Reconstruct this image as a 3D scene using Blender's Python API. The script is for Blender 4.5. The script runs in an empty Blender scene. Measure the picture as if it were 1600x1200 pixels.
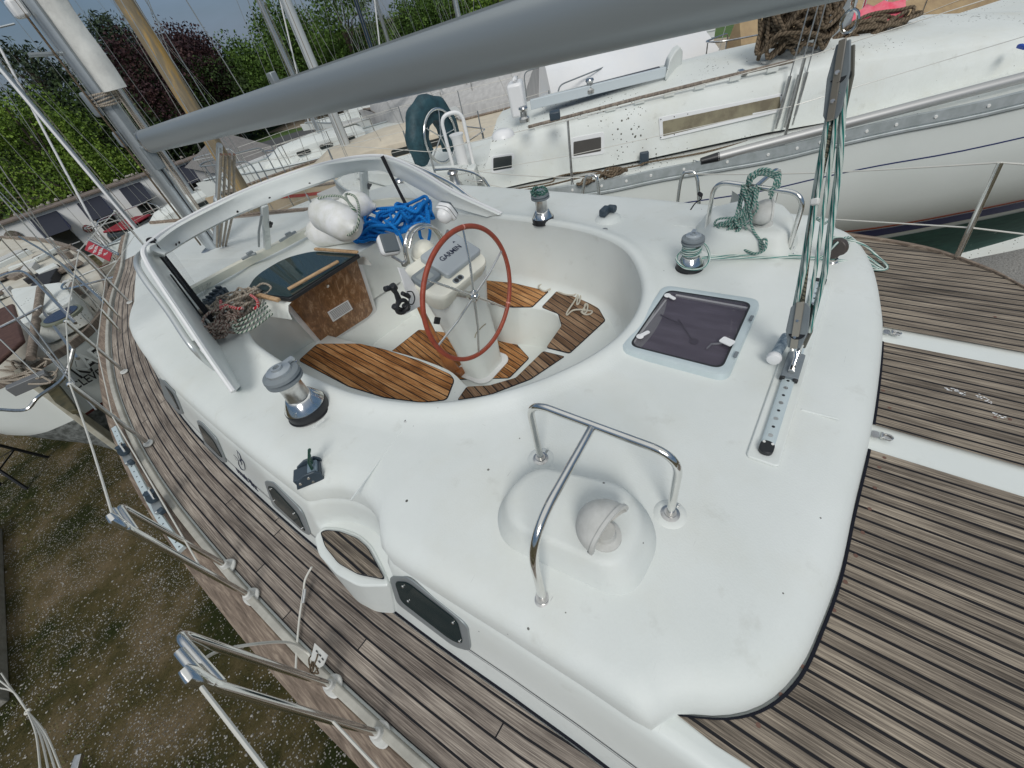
import bpy, bmesh, math, random
from mathutils import Vector, Matrix
random.seed(7)
S = bpy.context.scene
C = S.collection
PI = math.pi
# ------------------------------------------------------------------ camera, sky, sun, exposure
# World origin = where the camera was held; X to starboard, Y to the bow, Z up. Ground at Z = -5.05.
GZ = -5.05
F = 638.0
RA = [Vector((0.56904, -0.64710, 0.50740)), Vector((-0.80290, -0.30396, 0.51279)), Vector((-0.17759, -0.69919, -0.69252))]
cam = bpy.data.cameras.new('camera')
cam.sensor_fit = 'HORIZONTAL'; cam.sensor_width = 36.0; cam.lens = F / 1600 * 36
cam.clip_start = 0.02; cam.clip_end = 2000
co = bpy.data.objects.new('camera', cam); C.objects.link(co)
co.matrix_world = Matrix(((RA[0].x, -RA[0].y, -RA[0].z, 0), (RA[1].x, -RA[1].y, -RA[1].z, 0), (RA[2].x, -RA[2].y, -RA[2].z, 0), (0, 0, 0, 1)))
S.camera = co
S.view_settings.view_transform = 'Standard'; S.view_settings.look = 'None'
S.view_settings.gamma = 1.0; S.view_settings.exposure = EXPOSURE = -0.40
try: S.view_settings.use_curve_mapping = False
except Exception: pass
S.cycles.max_bounces = 8; S.cycles.transparent_max_bounces = 24
try: S.cycles.use_denoising = True
except Exception: pass
SUN_EL, SUN_AZ = math.radians(40), math.radians(232)      # azimuth from +Y towards +X
w = bpy.data.worlds.new('World'); S.world = w; w.use_nodes = True
nt = w.node_tree; nt.nodes.clear()
def NN(nt, t, **k):
    n = nt.nodes.new(t)
    for a, b in k.items(): setattr(n, a, b)
    return n
out = NN(nt, 'ShaderNodeOutputWorld'); bg = NN(nt, 'ShaderNodeBackground'); bg.inputs[1].default_value = 0.11
sky = NN(nt, 'ShaderNodeTexSky', sky_type='NISHITA'); sky.sun_disc = False
sky.sun_elevation = SUN_EL; sky.sun_rotation = SUN_AZ; sky.air_density = 1.3; sky.dust_density = .4; sky.ozone_density = 1.5
tc = NN(nt, 'ShaderNodeTexCoord'); mp = NN(nt, 'ShaderNodeMapping'); mp.inputs['Scale'].default_value = (1, 1, 2.6)
nz = NN(nt, 'ShaderNodeTexNoise'); nz.inputs['Scale'].default_value = 3.2; nz.inputs['Detail'].default_value = 7; nz.inputs['Roughness'].default_value = .55
cr = NN(nt, 'ShaderNodeValToRGB'); cr.color_ramp.elements[0].position = .50; cr.color_ramp.elements[1].position = .80
sx = NN(nt, 'ShaderNodeSeparateXYZ'); mr = NN(nt, 'ShaderNodeMapRange'); mr.inputs['From Min'].default_value = .42; mr.inputs['From Max'].default_value = .8
mx = NN(nt, 'ShaderNodeMath', operation='MAXIMUM'); ml = NN(nt, 'ShaderNodeMath', operation='MULTIPLY_ADD'); ml.inputs[1].default_value = .3; ml.inputs[2].default_value = .6
hs = NN(nt, 'ShaderNodeHueSaturation'); hs.inputs['Saturation'].default_value = .95; hs.inputs['Value'].default_value = .38
mc = NN(nt, 'ShaderNodeMixRGB'); 
cg = NN(nt, 'ShaderNodeMixRGB'); cg.inputs[1].default_value = (1.25, 2.25, 3.8, 1); cg.inputs[2].default_value = (8.2, 8.5, 8.6, 1)
L = nt.links.new
L(tc.outputs['Generated'], mp.inputs['Vector']); L(mp.outputs[0], nz.inputs['Vector']); L(nz.outputs['Fac'], cr.inputs['Fac'])
L(tc.outputs['Generated'], sx.inputs[0]); L(sx.outputs['Z'], mr.inputs['Value']); L(cr.outputs['Color'], ml.inputs[0])
L(ml.outputs[0], mx.inputs[0]); L(mr.outputs[0], mx.inputs[1]); L(mx.outputs[0], mc.inputs[0]); c2 = NN(nt, 'ShaderNodeMath', operation='MULTIPLY_ADD'); c2.inputs[1].default_value = .17; c2.use_clamp = True; L(cr.outputs['Color'], c2.inputs[0]); L(mr.outputs[0], c2.inputs[2]); L(c2.outputs[0], cg.inputs[0])
L(sky.outputs[0], hs.inputs['Color']); L(hs.outputs[0], mc.inputs[1]); L(cg.outputs[0], mc.inputs[2])
L(mc.outputs[0], bg.inputs[0]); L(bg.outputs[0], out.inputs[0])
sl = bpy.data.lights.new('sun', 'SUN'); sl.energy = 2.3; sl.angle = math.radians(22); sl.color = (1, .97, .92)
so = bpy.data.objects.new('sun', sl); C.objects.link(so)
sd = Vector((math.sin(SUN_AZ) * math.cos(SUN_EL), math.cos(SUN_AZ) * math.cos(SUN_EL), math.sin(SUN_EL)))
so.rotation_euler = sd.to_track_quat('Z', 'Y').to_euler()

# ------------------------------------------------------------------ rays of the survey: turn a measured direction into a point on a real surface
def ray(px, py):
    d = Vector((px - 800, py - 600, F)); return Vector((RA[0].dot(d), RA[1].dot(d), RA[2].dot(d)))
def Pz(px, py, z): d = ray(px, py); return d * (z / d.z)
def Px(px, py, x): d = ray(px, py); return d * (x / d.x)
def Py(px, py, y): d = ray(px, py); return d * (y / d.y)
def Pn(px, py, p0, n):
    d = ray(px, py); return d * (p0.dot(n) / d.dot(n))
def V(*a): return Vector(a)

# ------------------------------------------------------------------ mesh builder
class MB:
    def __init__(s): s.v = []; s.f = []; s.uv = []
    def add(s, vs, fs, uvs=None):
        o = len(s.v); s.v += [Vector(p) for p in vs]
        for i, f in enumerate(fs):
            s.f.append([k + o for k in f]); s.uv.append(uvs[i] if uvs else None)
        return s
    def box(s, c, sz, M=None):
        x, y, z = [k / 2 for k in sz]
        vs = [V(a * x, b * y, d * z) for a in (-1, 1) for b in (-1, 1) for d in (-1, 1)]
        if M is not None: vs = [M @ v for v in vs]
        c = Vector(c); vs = [v + c for v in vs]
        return s.add(vs, [(0, 1, 3, 2), (4, 6, 7, 5), (0, 4, 5, 1), (2, 3, 7, 6), (0, 2, 6, 4), (1, 5, 7, 3)])
    def rings(s, R, close=True, cap=True, uv=None):
        n = len(R[0]); vs = [p for r in R for p in r]; fs = []; us = []
        m = n if close else n - 1
        for i in range(len(R) - 1):
            for j in range(m):
                k = (j + 1) % n
                fs.append((i * n + j, i * n + k, (i + 1) * n + k, (i + 1) * n + j))
                if uv: us.append([uv(i, j), uv(i, j + 1), uv(i + 1, j + 1), uv(i + 1, j)])
        if cap and close:
            fs.append(tuple(range(n - 1, -1, -1))); fs.append(tuple((len(R) - 1) * n + j for j in range(n)))
            if uv: us += [[(0, 0)] * n] * 2
        return s.add(vs, fs, us if uv else None)
    def tube(s, pts, r, seg=8, closed=False, flat=1.0):
        pts = [Vector(p) for p in pts]; q = [pts[0]]
        for p in pts[1:]:
            if (p - q[-1]).length > 1e-5: q.append(p)
        if closed and (q[0] - q[-1]).length < 1e-5: q.pop()
        pts = q; n = len(pts)
        if n < 2: return s
        rr = r if isinstance(r, (list, tuple)) else [r] * n
        if len(rr) < n: rr = list(rr) + [rr[-1]] * (n - len(rr))
        T = []
        for i in range(n):
            a = pts[(i - 1) % n] if (closed or i > 0) else pts[i]; b = pts[(i + 1) % n] if (closed or i < n - 1) else pts[i]
            t = b - a; T.append(t.normalized() if t.length > 1e-9 else V(0, 0, 1))
        u = T[0].orthogonal().normalized() if abs(T[0].z) > .9 else T[0].cross(V(0, 0, 1)).normalized()
        R = []; ln = [0]
        for i in range(n):
            u = (u - T[i] * u.dot(T[i])); u = u.normalized() if u.length > 1e-6 else T[i].orthogonal().normalized()
            w_ = T[i].cross(u)
            R.append([pts[i] + u * math.cos(2 * PI * k / seg) * rr[i] + w_ * math.sin(2 * PI * k / seg) * rr[i] * flat for k in range(seg)])
            if i: ln.append(ln[-1] + (pts[i] - pts[i - 1]).length)
        if closed: R.append(R[0]); ln.append(ln[-1] + (pts[0] - pts[-1]).length)
        return s.rings(R, True, not closed, lambda i, j: (ln[i], j / seg))
    def cyl(s, a, b, r, r2=None, seg=16): return s.tube([a, b], [r, r if r2 is None else r2], seg)
    def lathe(s, prof, seg=28, o=(0, 0, 0), axis=(0, 0, 1), sx=1, sy=1):
        q = V(0, 0, 1).rotation_difference(Vector(axis).normalized()); o = Vector(o)
        R = [[o + q @ V(sx * r * math.cos(2 * PI * k / seg), sy * r * math.sin(2 * PI * k / seg), z) for k in range(seg)] for r, z in prof]
        return s.rings(R, True, True)
    def prism(s, poly, dz):
        dz = Vector(dz) if not isinstance(dz, (int, float)) else V(0, 0, dz)
        a = [Vector(p) for p in poly]; return s.rings([a, [p + dz for p in a]], True, True)
    def sheet(s, poly, uvf=None):
        return s.add(poly, [tuple(range(len(poly)))], [[uvf(Vector(p)) for p in poly]] if uvf else None)
    def build(s, name, m, parent=None, smooth=True, bevel=0, angle=40, bseg=2, sub=0, kind=None):
        me = bpy.data.meshes.new(name); off = V(0, 0, 0); p = parent
        while p is not None: off += p.location; p = p.parent
        me.from_pydata([tuple(v - off) for v in s.v], [], s.f)
        if any(u is not None for u in s.uv):
            ul = me.uv_layers.new(name='UVMap'); i = 0
            for f, u in zip(s.f, s.uv):
                for k in range(len(f)):
                    ul.data[i].uv = u[k] if u is not None else (0, 0); i += 1
        bm = bmesh.new(); bm.from_mesh(me); bmesh.ops.recalc_face_normals(bm, faces=bm.faces); bm.to_mesh(me); bm.free()
        me.materials.append(m)
        o = bpy.data.objects.new(name, me); C.objects.link(o); o.parent = parent
        if smooth:
            for q in me.polygons: q.use_smooth = True
            me.set_sharp_from_angle(angle=math.radians(angle))
        if bevel:
            b = o.modifiers.new('bevel', 'BEVEL'); b.width = bevel; b.segments = bseg; b.limit_method = 'ANGLE'; b.angle_limit = math.radians(35)
            b.harden_normals = False
        if sub:
            b = o.modifiers.new('sub', 'SUBSURF'); b.levels = sub; b.render_levels = sub
        if kind: o['kind'] = kind
        return o
def tag(o, label, cat, group=None):
    o['label'] = label; o['category'] = cat
    if group: o['group'] = group
    return o
def thing(name, label, cat, loc=(0, 0, 0), group=None):
    o = bpy.data.objects.new(name, None); C.objects.link(o); o.location = loc; o.empty_display_size = .1
    return tag(o, label, cat, group)
def copy_tree(o, parent=None):
    c = o.copy(); C.objects.link(c); c.parent = parent
    for ch in list(o.children): copy_tree(ch, c)
    return c
def spline(pts, n=8, closed=False):
    pts = [Vector(p) for p in pts]; o = []; N = len(pts)
    for i in range(N if closed else N - 1):
        if closed: a, b, c, d = pts[(i - 1) % N], pts[i], pts[(i + 1) % N], pts[(i + 2) % N]
        else: a, b, c, d = pts[max(i - 1, 0)], pts[i], pts[i + 1], pts[min(i + 2, N - 1)]
        for k in range(n):
            t = k / n
            o.append(.5 * ((2 * b) + (c - a) * t + (2 * a - 5 * b + 4 * c - d) * t * t + (3 * b - a - 3 * c + d) * t ** 3))
    if not closed: o.append(pts[-1])
    return o
def lerp(a, b, t): return a + (b - a) * t
def interp(tab, x):
    if x <= tab[0][0]: return tab[0][1]
    for (x0, y0), (x1, y1) in zip(tab, tab[1:]):
        if x <= x1: return y0 + (y1 - y0) * (x - x0) / (x1 - x0)
    return tab[-1][1]
def roundrect(w, h, r, n=5):
    o = []
    for cx, cy, a0 in ((w / 2 - r, h / 2 - r, 0), (-w / 2 + r, h / 2 - r, PI / 2), (-w / 2 + r, -h / 2 + r, PI), (w / 2 - r, -h / 2 + r, 1.5 * PI)):
        for k in range(n + 1):
            a = a0 + PI / 2 * k / n; o.append((cx + r * math.cos(a), cy + r * math.sin(a)))
    return o
def roundpoly(P, r, n=5):
    """round the corners of a planar polygon of Vectors"""
    o = []; N = len(P)
    rs = r if isinstance(r, (list, tuple)) else [r] * N
    for i in range(N):
        p, a, b = P[i], P[i - 1], P[(i + 1) % N]
        da = (a - p); db = (b - p); k = min(rs[i], da.length * .48, db.length * .48)
        A = p + da.normalized() * k; B = p + db.normalized() * k
        for j in range(n + 1):
            t = j / n; o.append(A * (1 - t) ** 2 + p * 2 * t * (1 - t) + B * t * t)
    return o
def bendtube(P, r, n=6):
    """polyline with rounded corners as an open path"""
    P = [Vector(p) for p in P]; o = [P[0]]
    for i in range(1, len(P) - 1):
        p = P[i]; da = P[i - 1] - p; db = P[i + 1] - p; k = min(r, da.length * .49, db.length * .49)
        A = p + da.normalized() * k; B = p + db.normalized() * k
        for j in range(n + 1):
            t = j / n; o.append(A * (1 - t) ** 2 + p * 2 * t * (1 - t) + B * t * t)
    o.append(P[-1]); return o
def frame(o, x, z=None):
    """matrix with local X along x and local Z near z"""
    x = Vector(x).normalized(); z = Vector(z if z else (0, 0, 1)); y = z.cross(x).normalized(); z = x.cross(y)
    return Matrix(((x.x, y.x, z.x), (x.y, y.y, z.y), (x.z, y.z, z.z)))

# ------------------------------------------------------------------ materials
def newmat(name):
    m = bpy.data.materials.new(name); m.use_nodes = True; nt = m.node_tree
    return m, nt, nt.nodes['Principled BSDF'], nt.links.new
def c4(c): return (min(c[0] * 1.36, .82), min(c[1] * 1.36, .82), min(c[2] * 1.36, .82), 1)
def mat(name, col, rough=.5, metal=0., var=None, bump=None, specks=None, spec=.5, coat=0, trans=0, alpha=1, emit=None, stretch=None, grime=0, mask=(.48, .68)):
    """var=(scale, colour2, contrast)  bump=(scale, strength)  specks=(scale, radius, colour)"""
    m, nt, b, L = newmat(name)
    b.inputs['Base Color'].default_value = c4(col); b.inputs['Roughness'].default_value = rough; b.inputs['Metallic'].default_value = metal
    b.inputs['Specular IOR Level'].default_value = spec; b.inputs['Coat Weight'].default_value = coat
    if trans: b.inputs['Transmission Weight'].default_value = trans
    if alpha < 1: b.inputs['Alpha'].default_value = alpha
    if emit: b.inputs['Emission Color'].default_value = c4(emit[0]); b.inputs['Emission Strength'].default_value = emit[1]
    tc = NN(nt, 'ShaderNodeNewGeometry'); vec = tc.outputs['Position']
    if stretch:
        mp = NN(nt, 'ShaderNodeMapping'); mp.inputs['Scale'].default_value = stretch; L(vec, mp.inputs['Vector']); vec = mp.outputs[0]
    last = None
    if var:
        n = NN(nt, 'ShaderNodeTexNoise'); n.inputs['Scale'].default_value = var[0]; n.inputs['Detail'].default_value = 8; n.inputs['Roughness'].default_value = .62
        L(vec, n.inputs['Vector']); r = NN(nt, 'ShaderNodeValToRGB'); k = var[2] if len(var) > 2 else .15
        r.color_ramp.elements[0].position = .5 - k; r.color_ramp.elements[1].position = .5 + k
        r.color_ramp.elements[0].color = c4(col); r.color_ramp.elements[1].color = c4(var[1]); L(n.outputs['Fac'], r.inputs['Fac']); last = r.outputs['Color']
    if specks:
        vo = NN(nt, 'ShaderNodeTexVoronoi'); vo.inputs['Scale'].default_value = specks[0]; L(tc.outputs['Position'], vo.inputs['Vector'])
        sp = NN(nt, 'ShaderNodeSeparateColor'); L(vo.outputs['Color'], sp.inputs[0])
        a = NN(nt, 'ShaderNodeMath', operation='MULTIPLY'); L(sp.outputs[0], a.inputs[0]); a.inputs[1].default_value = specks[1]
        if len(specks) > 3:
            nn = NN(nt, 'ShaderNodeTexNoise'); nn.inputs['Scale'].default_value = specks[3]; L(tc.outputs['Position'], nn.inputs['Vector'])
            r2 = NN(nt, 'ShaderNodeMapRange'); r2.inputs['From Min'].default_value = mask[0]; r2.inputs['From Max'].default_value = mask[1]; L(nn.outputs['Fac'], r2.inputs['Value'])
            a2 = NN(nt, 'ShaderNodeMath', operation='MULTIPLY'); L(a.outputs[0], a2.inputs[0]); L(r2.outputs[0], a2.inputs[1]); a = a2
        s2 = NN(nt, 'ShaderNodeMath', operation='LESS_THAN'); L(vo.outputs['Distance'], s2.inputs[0]); L(a.outputs[0], s2.inputs[1])
        x = NN(nt, 'ShaderNodeMixRGB'); L(s2.outputs[0], x.inputs[0])
        if last: L(last, x.inputs[1])
        else: x.inputs[1].default_value = c4(col)
        x.inputs[2].default_value = c4(specks[2]); last = x.outputs[0]
    if grime and last:
        for sc_g, st_g, lo_g, hi_g, cl_g, amt in ((1.9, (1, 1, 1), .50, .74, (.46, .45, .38), grime), (7, (1, 1, 1), .60, .72, (.30, .30, .26), grime * .8), (5, (1.2, 16, 1), .70, .74, (.2, .2, .2), grime * 1.6), (6, (14, 1, 1), .71, .74, (.22, .22, .2), grime * 1.3)):
            mg = NN(nt, 'ShaderNodeMapping'); mg.inputs['Scale'].default_value = st_g; mg.inputs['Rotation'].default_value = (0, 0, .5 * st_g[0]); L(tc.outputs['Position'], mg.inputs['Vector'])
            ng = NN(nt, 'ShaderNodeTexNoise'); ng.inputs['Scale'].default_value = sc_g; ng.inputs['Detail'].default_value = 9; ng.inputs['Roughness'].default_value = .65; L(mg.outputs[0], ng.inputs['Vector'])
            rg_ = NN(nt, 'ShaderNodeMapRange'); rg_.inputs['From Min'].default_value = lo_g; rg_.inputs['From Max'].default_value = hi_g; rg_.inputs['To Max'].default_value = amt; L(ng.outputs['Fac'], rg_.inputs['Value'])
            xg = NN(nt, 'ShaderNodeMixRGB'); L(rg_.outputs[0], xg.inputs[0]); L(last, xg.inputs[1]); xg.inputs[2].default_value = c4(cl_g); last = xg.outputs[0]
    if last: L(last, b.inputs['Base Color'])
    if bump:
        n = NN(nt, 'ShaderNodeTexNoise'); n.inputs['Scale'].default_value = bump[0]; n.inputs['Detail'].default_value = 5; L(vec, n.inputs['Vector'])
        bp = NN(nt, 'ShaderNodeBump'); bp.inputs['Strength'].default_value = bump[1]; bp.inputs['Distance'].default_value = .02
        L(n.outputs['Fac'], bp.inputs['Height']); L(bp.outputs[0], b.inputs['Normal'])
    return m
def teak(name, cols, seam=(.012, .012, .014), width=.048, length=1.9, seamw=.085, grain=1.0, rough=.75, uvmode=True, blot=.5, pv=.2):
    """planks along U (metres), across V"""
    m, nt, b, L = newmat(name)
    def mth(op, a, c=None):
        n = NN(nt, 'ShaderNodeMath', operation=op)
        for i, q in enumerate((a, c)):
            if q is None: continue
            if isinstance(q, (int, float)): n.inputs[i].default_value = q
            else: L(q, n.inputs[i])
        return n.outputs[0]
    tc = NN(nt, 'ShaderNodeTexCoord'); sp = NN(nt, 'ShaderNodeSeparateXYZ'); L(tc.outputs['UV'], sp.inputs[0])
    u, v = sp.outputs['X'], sp.outputs['Y']
    vs = mth('DIVIDE', v, width); idv = mth('FLOOR', vs); fr = mth('FRACT', vs)
    seamm = mth('LESS_THAN', mth('ABSOLUTE', mth('SUBTRACT', fr, .5)), .5 - seamw / 2)
    wn = NN(nt, 'ShaderNodeTexWhiteNoise', noise_dimensions='1D'); L(idv, wn.inputs['W'])
    us = mth('ADD', mth('DIVIDE', u, length), mth('MULTIPLY', wn.outputs['Value'], 7.3)); fu = mth('FRACT', us)
    jm = mth('GREATER_THAN', fu, .004 / length * 1.3); wood = mth('MULTIPLY', seamm, jm)
    pid = mth('ADD', mth('MULTIPLY', idv, 13.7), mth('FLOOR', us))
    wn2 = NN(nt, 'ShaderNodeTexWhiteNoise', noise_dimensions='1D'); L(pid, wn2.inputs['W'])
    cb = NN(nt, 'ShaderNodeCombineXYZ'); L(mth('MULTIPLY', u, 5), cb.inputs[0]); L(mth('MULTIPLY', v, 260), cb.inputs[1]); L(mth('MULTIPLY', wn2.outputs['Value'], 50), cb.inputs[2])
    g = NN(nt, 'ShaderNodeTexNoise'); g.inputs['Scale'].default_value = 1; g.inputs['Detail'].default_value = 6; g.inputs['Roughness'].default_value = .7; L(cb.outputs[0], g.inputs['Vector'])
    cb2 = NN(nt, 'ShaderNodeCombineXYZ'); L(mth('MULTIPLY', u, 3.5), cb2.inputs[0]); L(mth('MULTIPLY', v, 12), cb2.inputs[1]); L(wn2.outputs['Value'], cb2.inputs[2])
    g2 = NN(nt, 'ShaderNodeTexNoise'); g2.inputs['Scale'].default_value = 1; g2.inputs['Detail'].default_value = 6; L(cb2.outputs[0], g2.inputs['Vector'])
    t = mth('ADD', mth('MULTIPLY', g.outputs['Fac'], .55 * grain), mth('ADD', mth('MULTIPLY', g2.outputs['Fac'], blot), mth('MULTIPLY', wn2.outputs['Value'], pv)))
    t = mth('SUBTRACT', t, pv / 2 + (.55 * grain + blot - 1.05) * .5)
    r = NN(nt, 'ShaderNodeValToRGB'); L(t, r.inputs['Fac'])
    el = r.color_ramp.elements; ps = [.2, .4, .55, .78][:len(cols)]
    el[0].position = ps[0]; el[0].color = c4(cols[0]); el[1].position = ps[-1]; el[1].color = c4(cols[-1])
    for p, c in list(zip(ps, cols))[1:-1]: e = el.new(p); e.color = c4(c)
    x = NN(nt, 'ShaderNodeMixRGB'); L(wood, x.inputs[0]); x.inputs[1].default_value = c4(seam); L(r.outputs['Color'], x.inputs[2]); L(x.outputs[0], b.inputs['Base Color'])
    rr = mth('ADD', mth('MULTIPLY', wood, rough - .45), .45); L(rr, b.inputs['Roughness'])
    h = mth('ADD', mth('MULTIPLY', wood, 1.0), mth('MULTIPLY', g.outputs['Fac'], .6))
    bp = NN(nt, 'ShaderNodeBump'); bp.inputs['Strength'].default_value = .55; bp.inputs['Distance'].default_value = .003; L(h, bp.inputs['Height']); L(bp.outputs[0], b.inputs['Normal'])
    b.inputs['Specular IOR Level'].default_value = .12
    return m
def ropemat(name, base, tr, frac=.3, freq=55, twist=1.0, tr2=None):
    m, nt, b, L = newmat(name)
    tc = NN(nt, 'ShaderNodeTexCoord'); sp = NN(nt, 'ShaderNodeSeparateXYZ'); L(tc.outputs['UV'], sp.inputs[0])
    def mth(op, a, c):
        n = NN(nt, 'ShaderNodeMath', operation=op)
        for i, q in enumerate((a, c)):
            if isinstance(q, (int, float)): n.inputs[i].default_value = q
            elif q is not None: L(q, n.inputs[i])
        return n.outputs[0]
    a = mth('FRACT', mth('ADD', mth('MULTIPLY', sp.outputs['X'], freq), mth('MULTIPLY', sp.outputs['Y'], twist)), None)
    k = mth('LESS_THAN', a, frac)
    n = NN(nt, 'ShaderNodeTexNoise'); n.inputs['Scale'].default_value = 14; g = NN(nt, 'ShaderNodeNewGeometry'); L(g.outputs['Position'], n.inputs['Vector'])
    d = NN(nt, 'ShaderNodeMixRGB'); d.blend_type = 'MULTIPLY'; 
    x = NN(nt, 'ShaderNodeMixRGB'); L(k, x.inputs[0]); x.inputs[1].default_value = c4(base); x.inputs[2].default_value = c4(tr)
    d.inputs[0].default_value = .45; L(x.outputs[0], d.inputs[1]); L(n.outputs['Fac'], d.inputs[2]); L(d.outputs[0], b.inputs['Base Color'])
    b.inputs['Roughness'].default_value = .85; b.inputs['Specular IOR Level'].default_value = .2
    w2 = mth('SINE', mth('MULTIPLY', mth('ADD', mth('MULTIPLY', sp.outputs['X'], freq * 2.5), mth('MULTIPLY', sp.outputs['Y'], 3)), 6.283), None)
    bp = NN(nt, 'ShaderNodeBump'); bp.inputs['Strength'].default_value = .5; bp.inputs['Distance'].default_value = .002; L(w2, bp.inputs['Height']); L(bp.outputs[0], b.inputs['Normal'])
    return m
MT = {}
MT['gel'] = mat('white_gelcoat', (.53, .555, .535), .38, var=(1.3, (.58, .605, .585), .25), specks=(9, .03, (.05, .05, .05), 1.1), bump=(7, .02), coat=.15, grime=.22, mask=(.38, .6))
MT['gelrough'] = mat('nonslip_gelcoat', (.50, .525, .505), .55, var=(1.6, (.565, .585, .57), .22), specks=(11, .065, (.07, .07, .065), .9), bump=(150, .06), grime=.30, mask=(.36, .6))
MT['cream'] = mat('cream_plastic', (.55, .54, .46), .45, var=(3, (.6, .59, .52)))
MT['steel'] = mat('polished_steel', (.62, .62, .60), .13, 1, var=(9, (.5, .49, .46), .3))
MT['dullsteel'] = mat('dull_steel', (.56, .56, .55), .30, 1, var=(24, (.34, .33, .32), .2))
MT['alu'] = mat('grey_anodised_aluminium', (.25, .275, .285), .38, .4, var=(1.2, (.22, .24, .25), .3), stretch=(6, .3, 6))
MT['mastalu'] = mat('mast_aluminium', (.42, .45, .47), .38, .7, var=(4, (.35, .38, .4)))
MT['paleblue'] = mat('pale_blue_aluminium', (.42, .48, .49), .45, .3, var=(6, (.47, .53, .54)))
MT['black'] = mat('black_plastic', (.012, .013, .015), .42)
MT['blackrub'] = mat('black_rubber', (.015, .015, .017), .7)
MT['greypl'] = mat('grey_plastic', (.13, .15, .165), .5, var=(12, (.16, .18, .19)))
MT['bluegrey'] = mat('bluegrey_plastic', (.03, .045, .06), .45)
MT['whitepl'] = mat('white_plastic', (.68, .69, .68), .35)
MT['dirtywhite'] = mat('dirty_white_plastic', (.48, .48, .46), .55, var=(26, (.38, .38, .36), .2))
MT['fender'] = mat('white_vinyl', (.66, .66, .62), .5, var=(9, (.5, .5, .46), .12), bump=(40, .08))
MT['red'] = mat('red_leather', (.20, .035, .018), .45, var=(30, (.26, .05, .025)), bump=(200, .2))
MT['teakgrey'] = teak('weathered_teak', [(.022, .018, .016), (.11, .092, .08), (.205, .175, .15), (.42, .37, .315)], width=.052, seamw=.15, grain=2.0, blot=.4, pv=.12)
MT['teakaft'] = teak('weathered_teak_aft', [(.018, .015, .012), (.085, .071, .058), (.165, .138, .11), (.36, .305, .24)], width=.044, seamw=.19, length=60, grain=2.3, blot=.35, pv=.10)
MT['teakwarm'] = teak('oiled_teak', [(.025, .010, .004), (.15, .062, .022), (.29, .13, .046), (.52, .30, .14)], width=.047, seamw=.15, length=40, grain=2.2)
MT['teakmid'] = teak('worn_teak', [(.022, .013, .008), (.08, .047, .028), (.15, .092, .057), (.31, .21, .13)], width=.047, seamw=.16, length=40, grain=2.0)
MT['caulk'] = mat('black_caulk', (.008, .009, .014), .7, spec=.15)
def grainwood(name, c1, c2, c3, sc=(30, 30, 3), rough=.5, coat=0, bump=.2):
    m, nt, b, L = newmat(name)
    g = NN(nt, 'ShaderNodeNewGeometry'); mp = NN(nt, 'ShaderNodeMapping'); mp.inputs['Scale'].default_value = sc; L(g.outputs['Position'], mp.inputs['Vector'])
    n = NN(nt, 'ShaderNodeTexNoise'); n.inputs['Scale'].default_value = 1.6; n.inputs['Detail'].default_value = 9; n.inputs['Roughness'].default_value = .68; n.inputs['Distortion'].default_value = .6
    L(mp.outputs[0], n.inputs['Vector']); r = NN(nt, 'ShaderNodeValToRGB'); L(n.outputs['Fac'], r.inputs['Fac'])
    e = r.color_ramp.elements; e[0].position = .3; e[0].color = c4(c1); e[1].position = .72; e[1].color = c4(c3); q = e.new(.52); q.color = c4(c2)
    L(r.outputs['Color'], b.inputs['Base Color']); b.inputs['Roughness'].default_value = rough; b.inputs['Coat Weight'].default_value = coat
    bp = NN(nt, 'ShaderNodeBump'); bp.inputs['Strength'].default_value = bump; bp.inputs['Distance'].default_value = .004; L(n.outputs['Fac'], bp.inputs['Height']); L(bp.outputs[0], b.inputs['Normal'])
    return m
MT['door'] = grainwood('worn_varnish_wood', (.085, .036, .012), (.20, .092, .032), (.50, .33, .20), (18, 18, 4), .4, .3)
MT['varnish'] = grainwood('orange_varnish_wood', (.14, .05, .015), (.25, .09, .025), (.34, .14, .045), (12, 12, 4), .3, .5)
MT['pole'] = grainwood('tan_wood', (.20, .12, .06), (.36, .235, .13), (.45, .32, .19), (8, 40, 40), .6)
MT['rubwood'] = grainwood('bleached_wood', (.065, .048, .036), (.17, .13, .10), (.33, .27, .21), (50, 4, 30), .8, 0, .6)
MT['oldwood'] = grainwood('grey_old_wood', (.07, .055, .045), (.17, .14, .115), (.3, .26, .21), (20, 20, 3), .8)
MT['yellowmast'] = grainwood('peeling_varnish_mast', (.10, .08, .055), (.20, .16, .10), (.50, .28, .04), (5, 5, .9), .6)
def glassmat(name, col, alpha, rough=.05):
    m, nt, b, L = newmat(name); b.inputs['Base Color'].default_value = c4(col); b.inputs['Roughness'].default_value = rough; b.inputs['Alpha'].default_value = alpha
    b.inputs['Specular IOR Level'].default_value = .6; return m
MT['hatchglass'] = glassmat('smoked_acrylic', (.07, .06, .08), .42, .03)
MT['clear'] = glassmat('clear_acrylic', (.4, .42, .42), .13, .05)
MT['slideglass'] = glassmat('dark_tinted_acrylic', (.018, .035, .038), .96, .06)
MT['portglass'] = glassmat('dark_port_glass', (.010, .020, .022), 1.0, .12); MT['portglass'].node_tree.nodes['Principled BSDF'].inputs['Specular IOR Level'].default_value = .08
MT['coverclear'] = glassmat('translucent_cover', (.30, .33, .35), .9, .35)
MT['rope_green'] = ropemat('white_green_rope', (.54, .60, .56), (.03, .20, .175), .36, 8, 3.0)
MT['rope_greend'] = ropemat('green_white_rope', (.07, .20, .17), (.40, .46, .42), .42, 60, 2)
MT['rope_blue'] = ropemat('blue_rope', (.012, .22, .70), (.008, .15, .52), .5, 60, 2)
MT['rope_tan'] = ropemat('tan_fleck_rope', (.38, .34, .28), (.16, .1, .08), .2, 45, 2)
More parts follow.
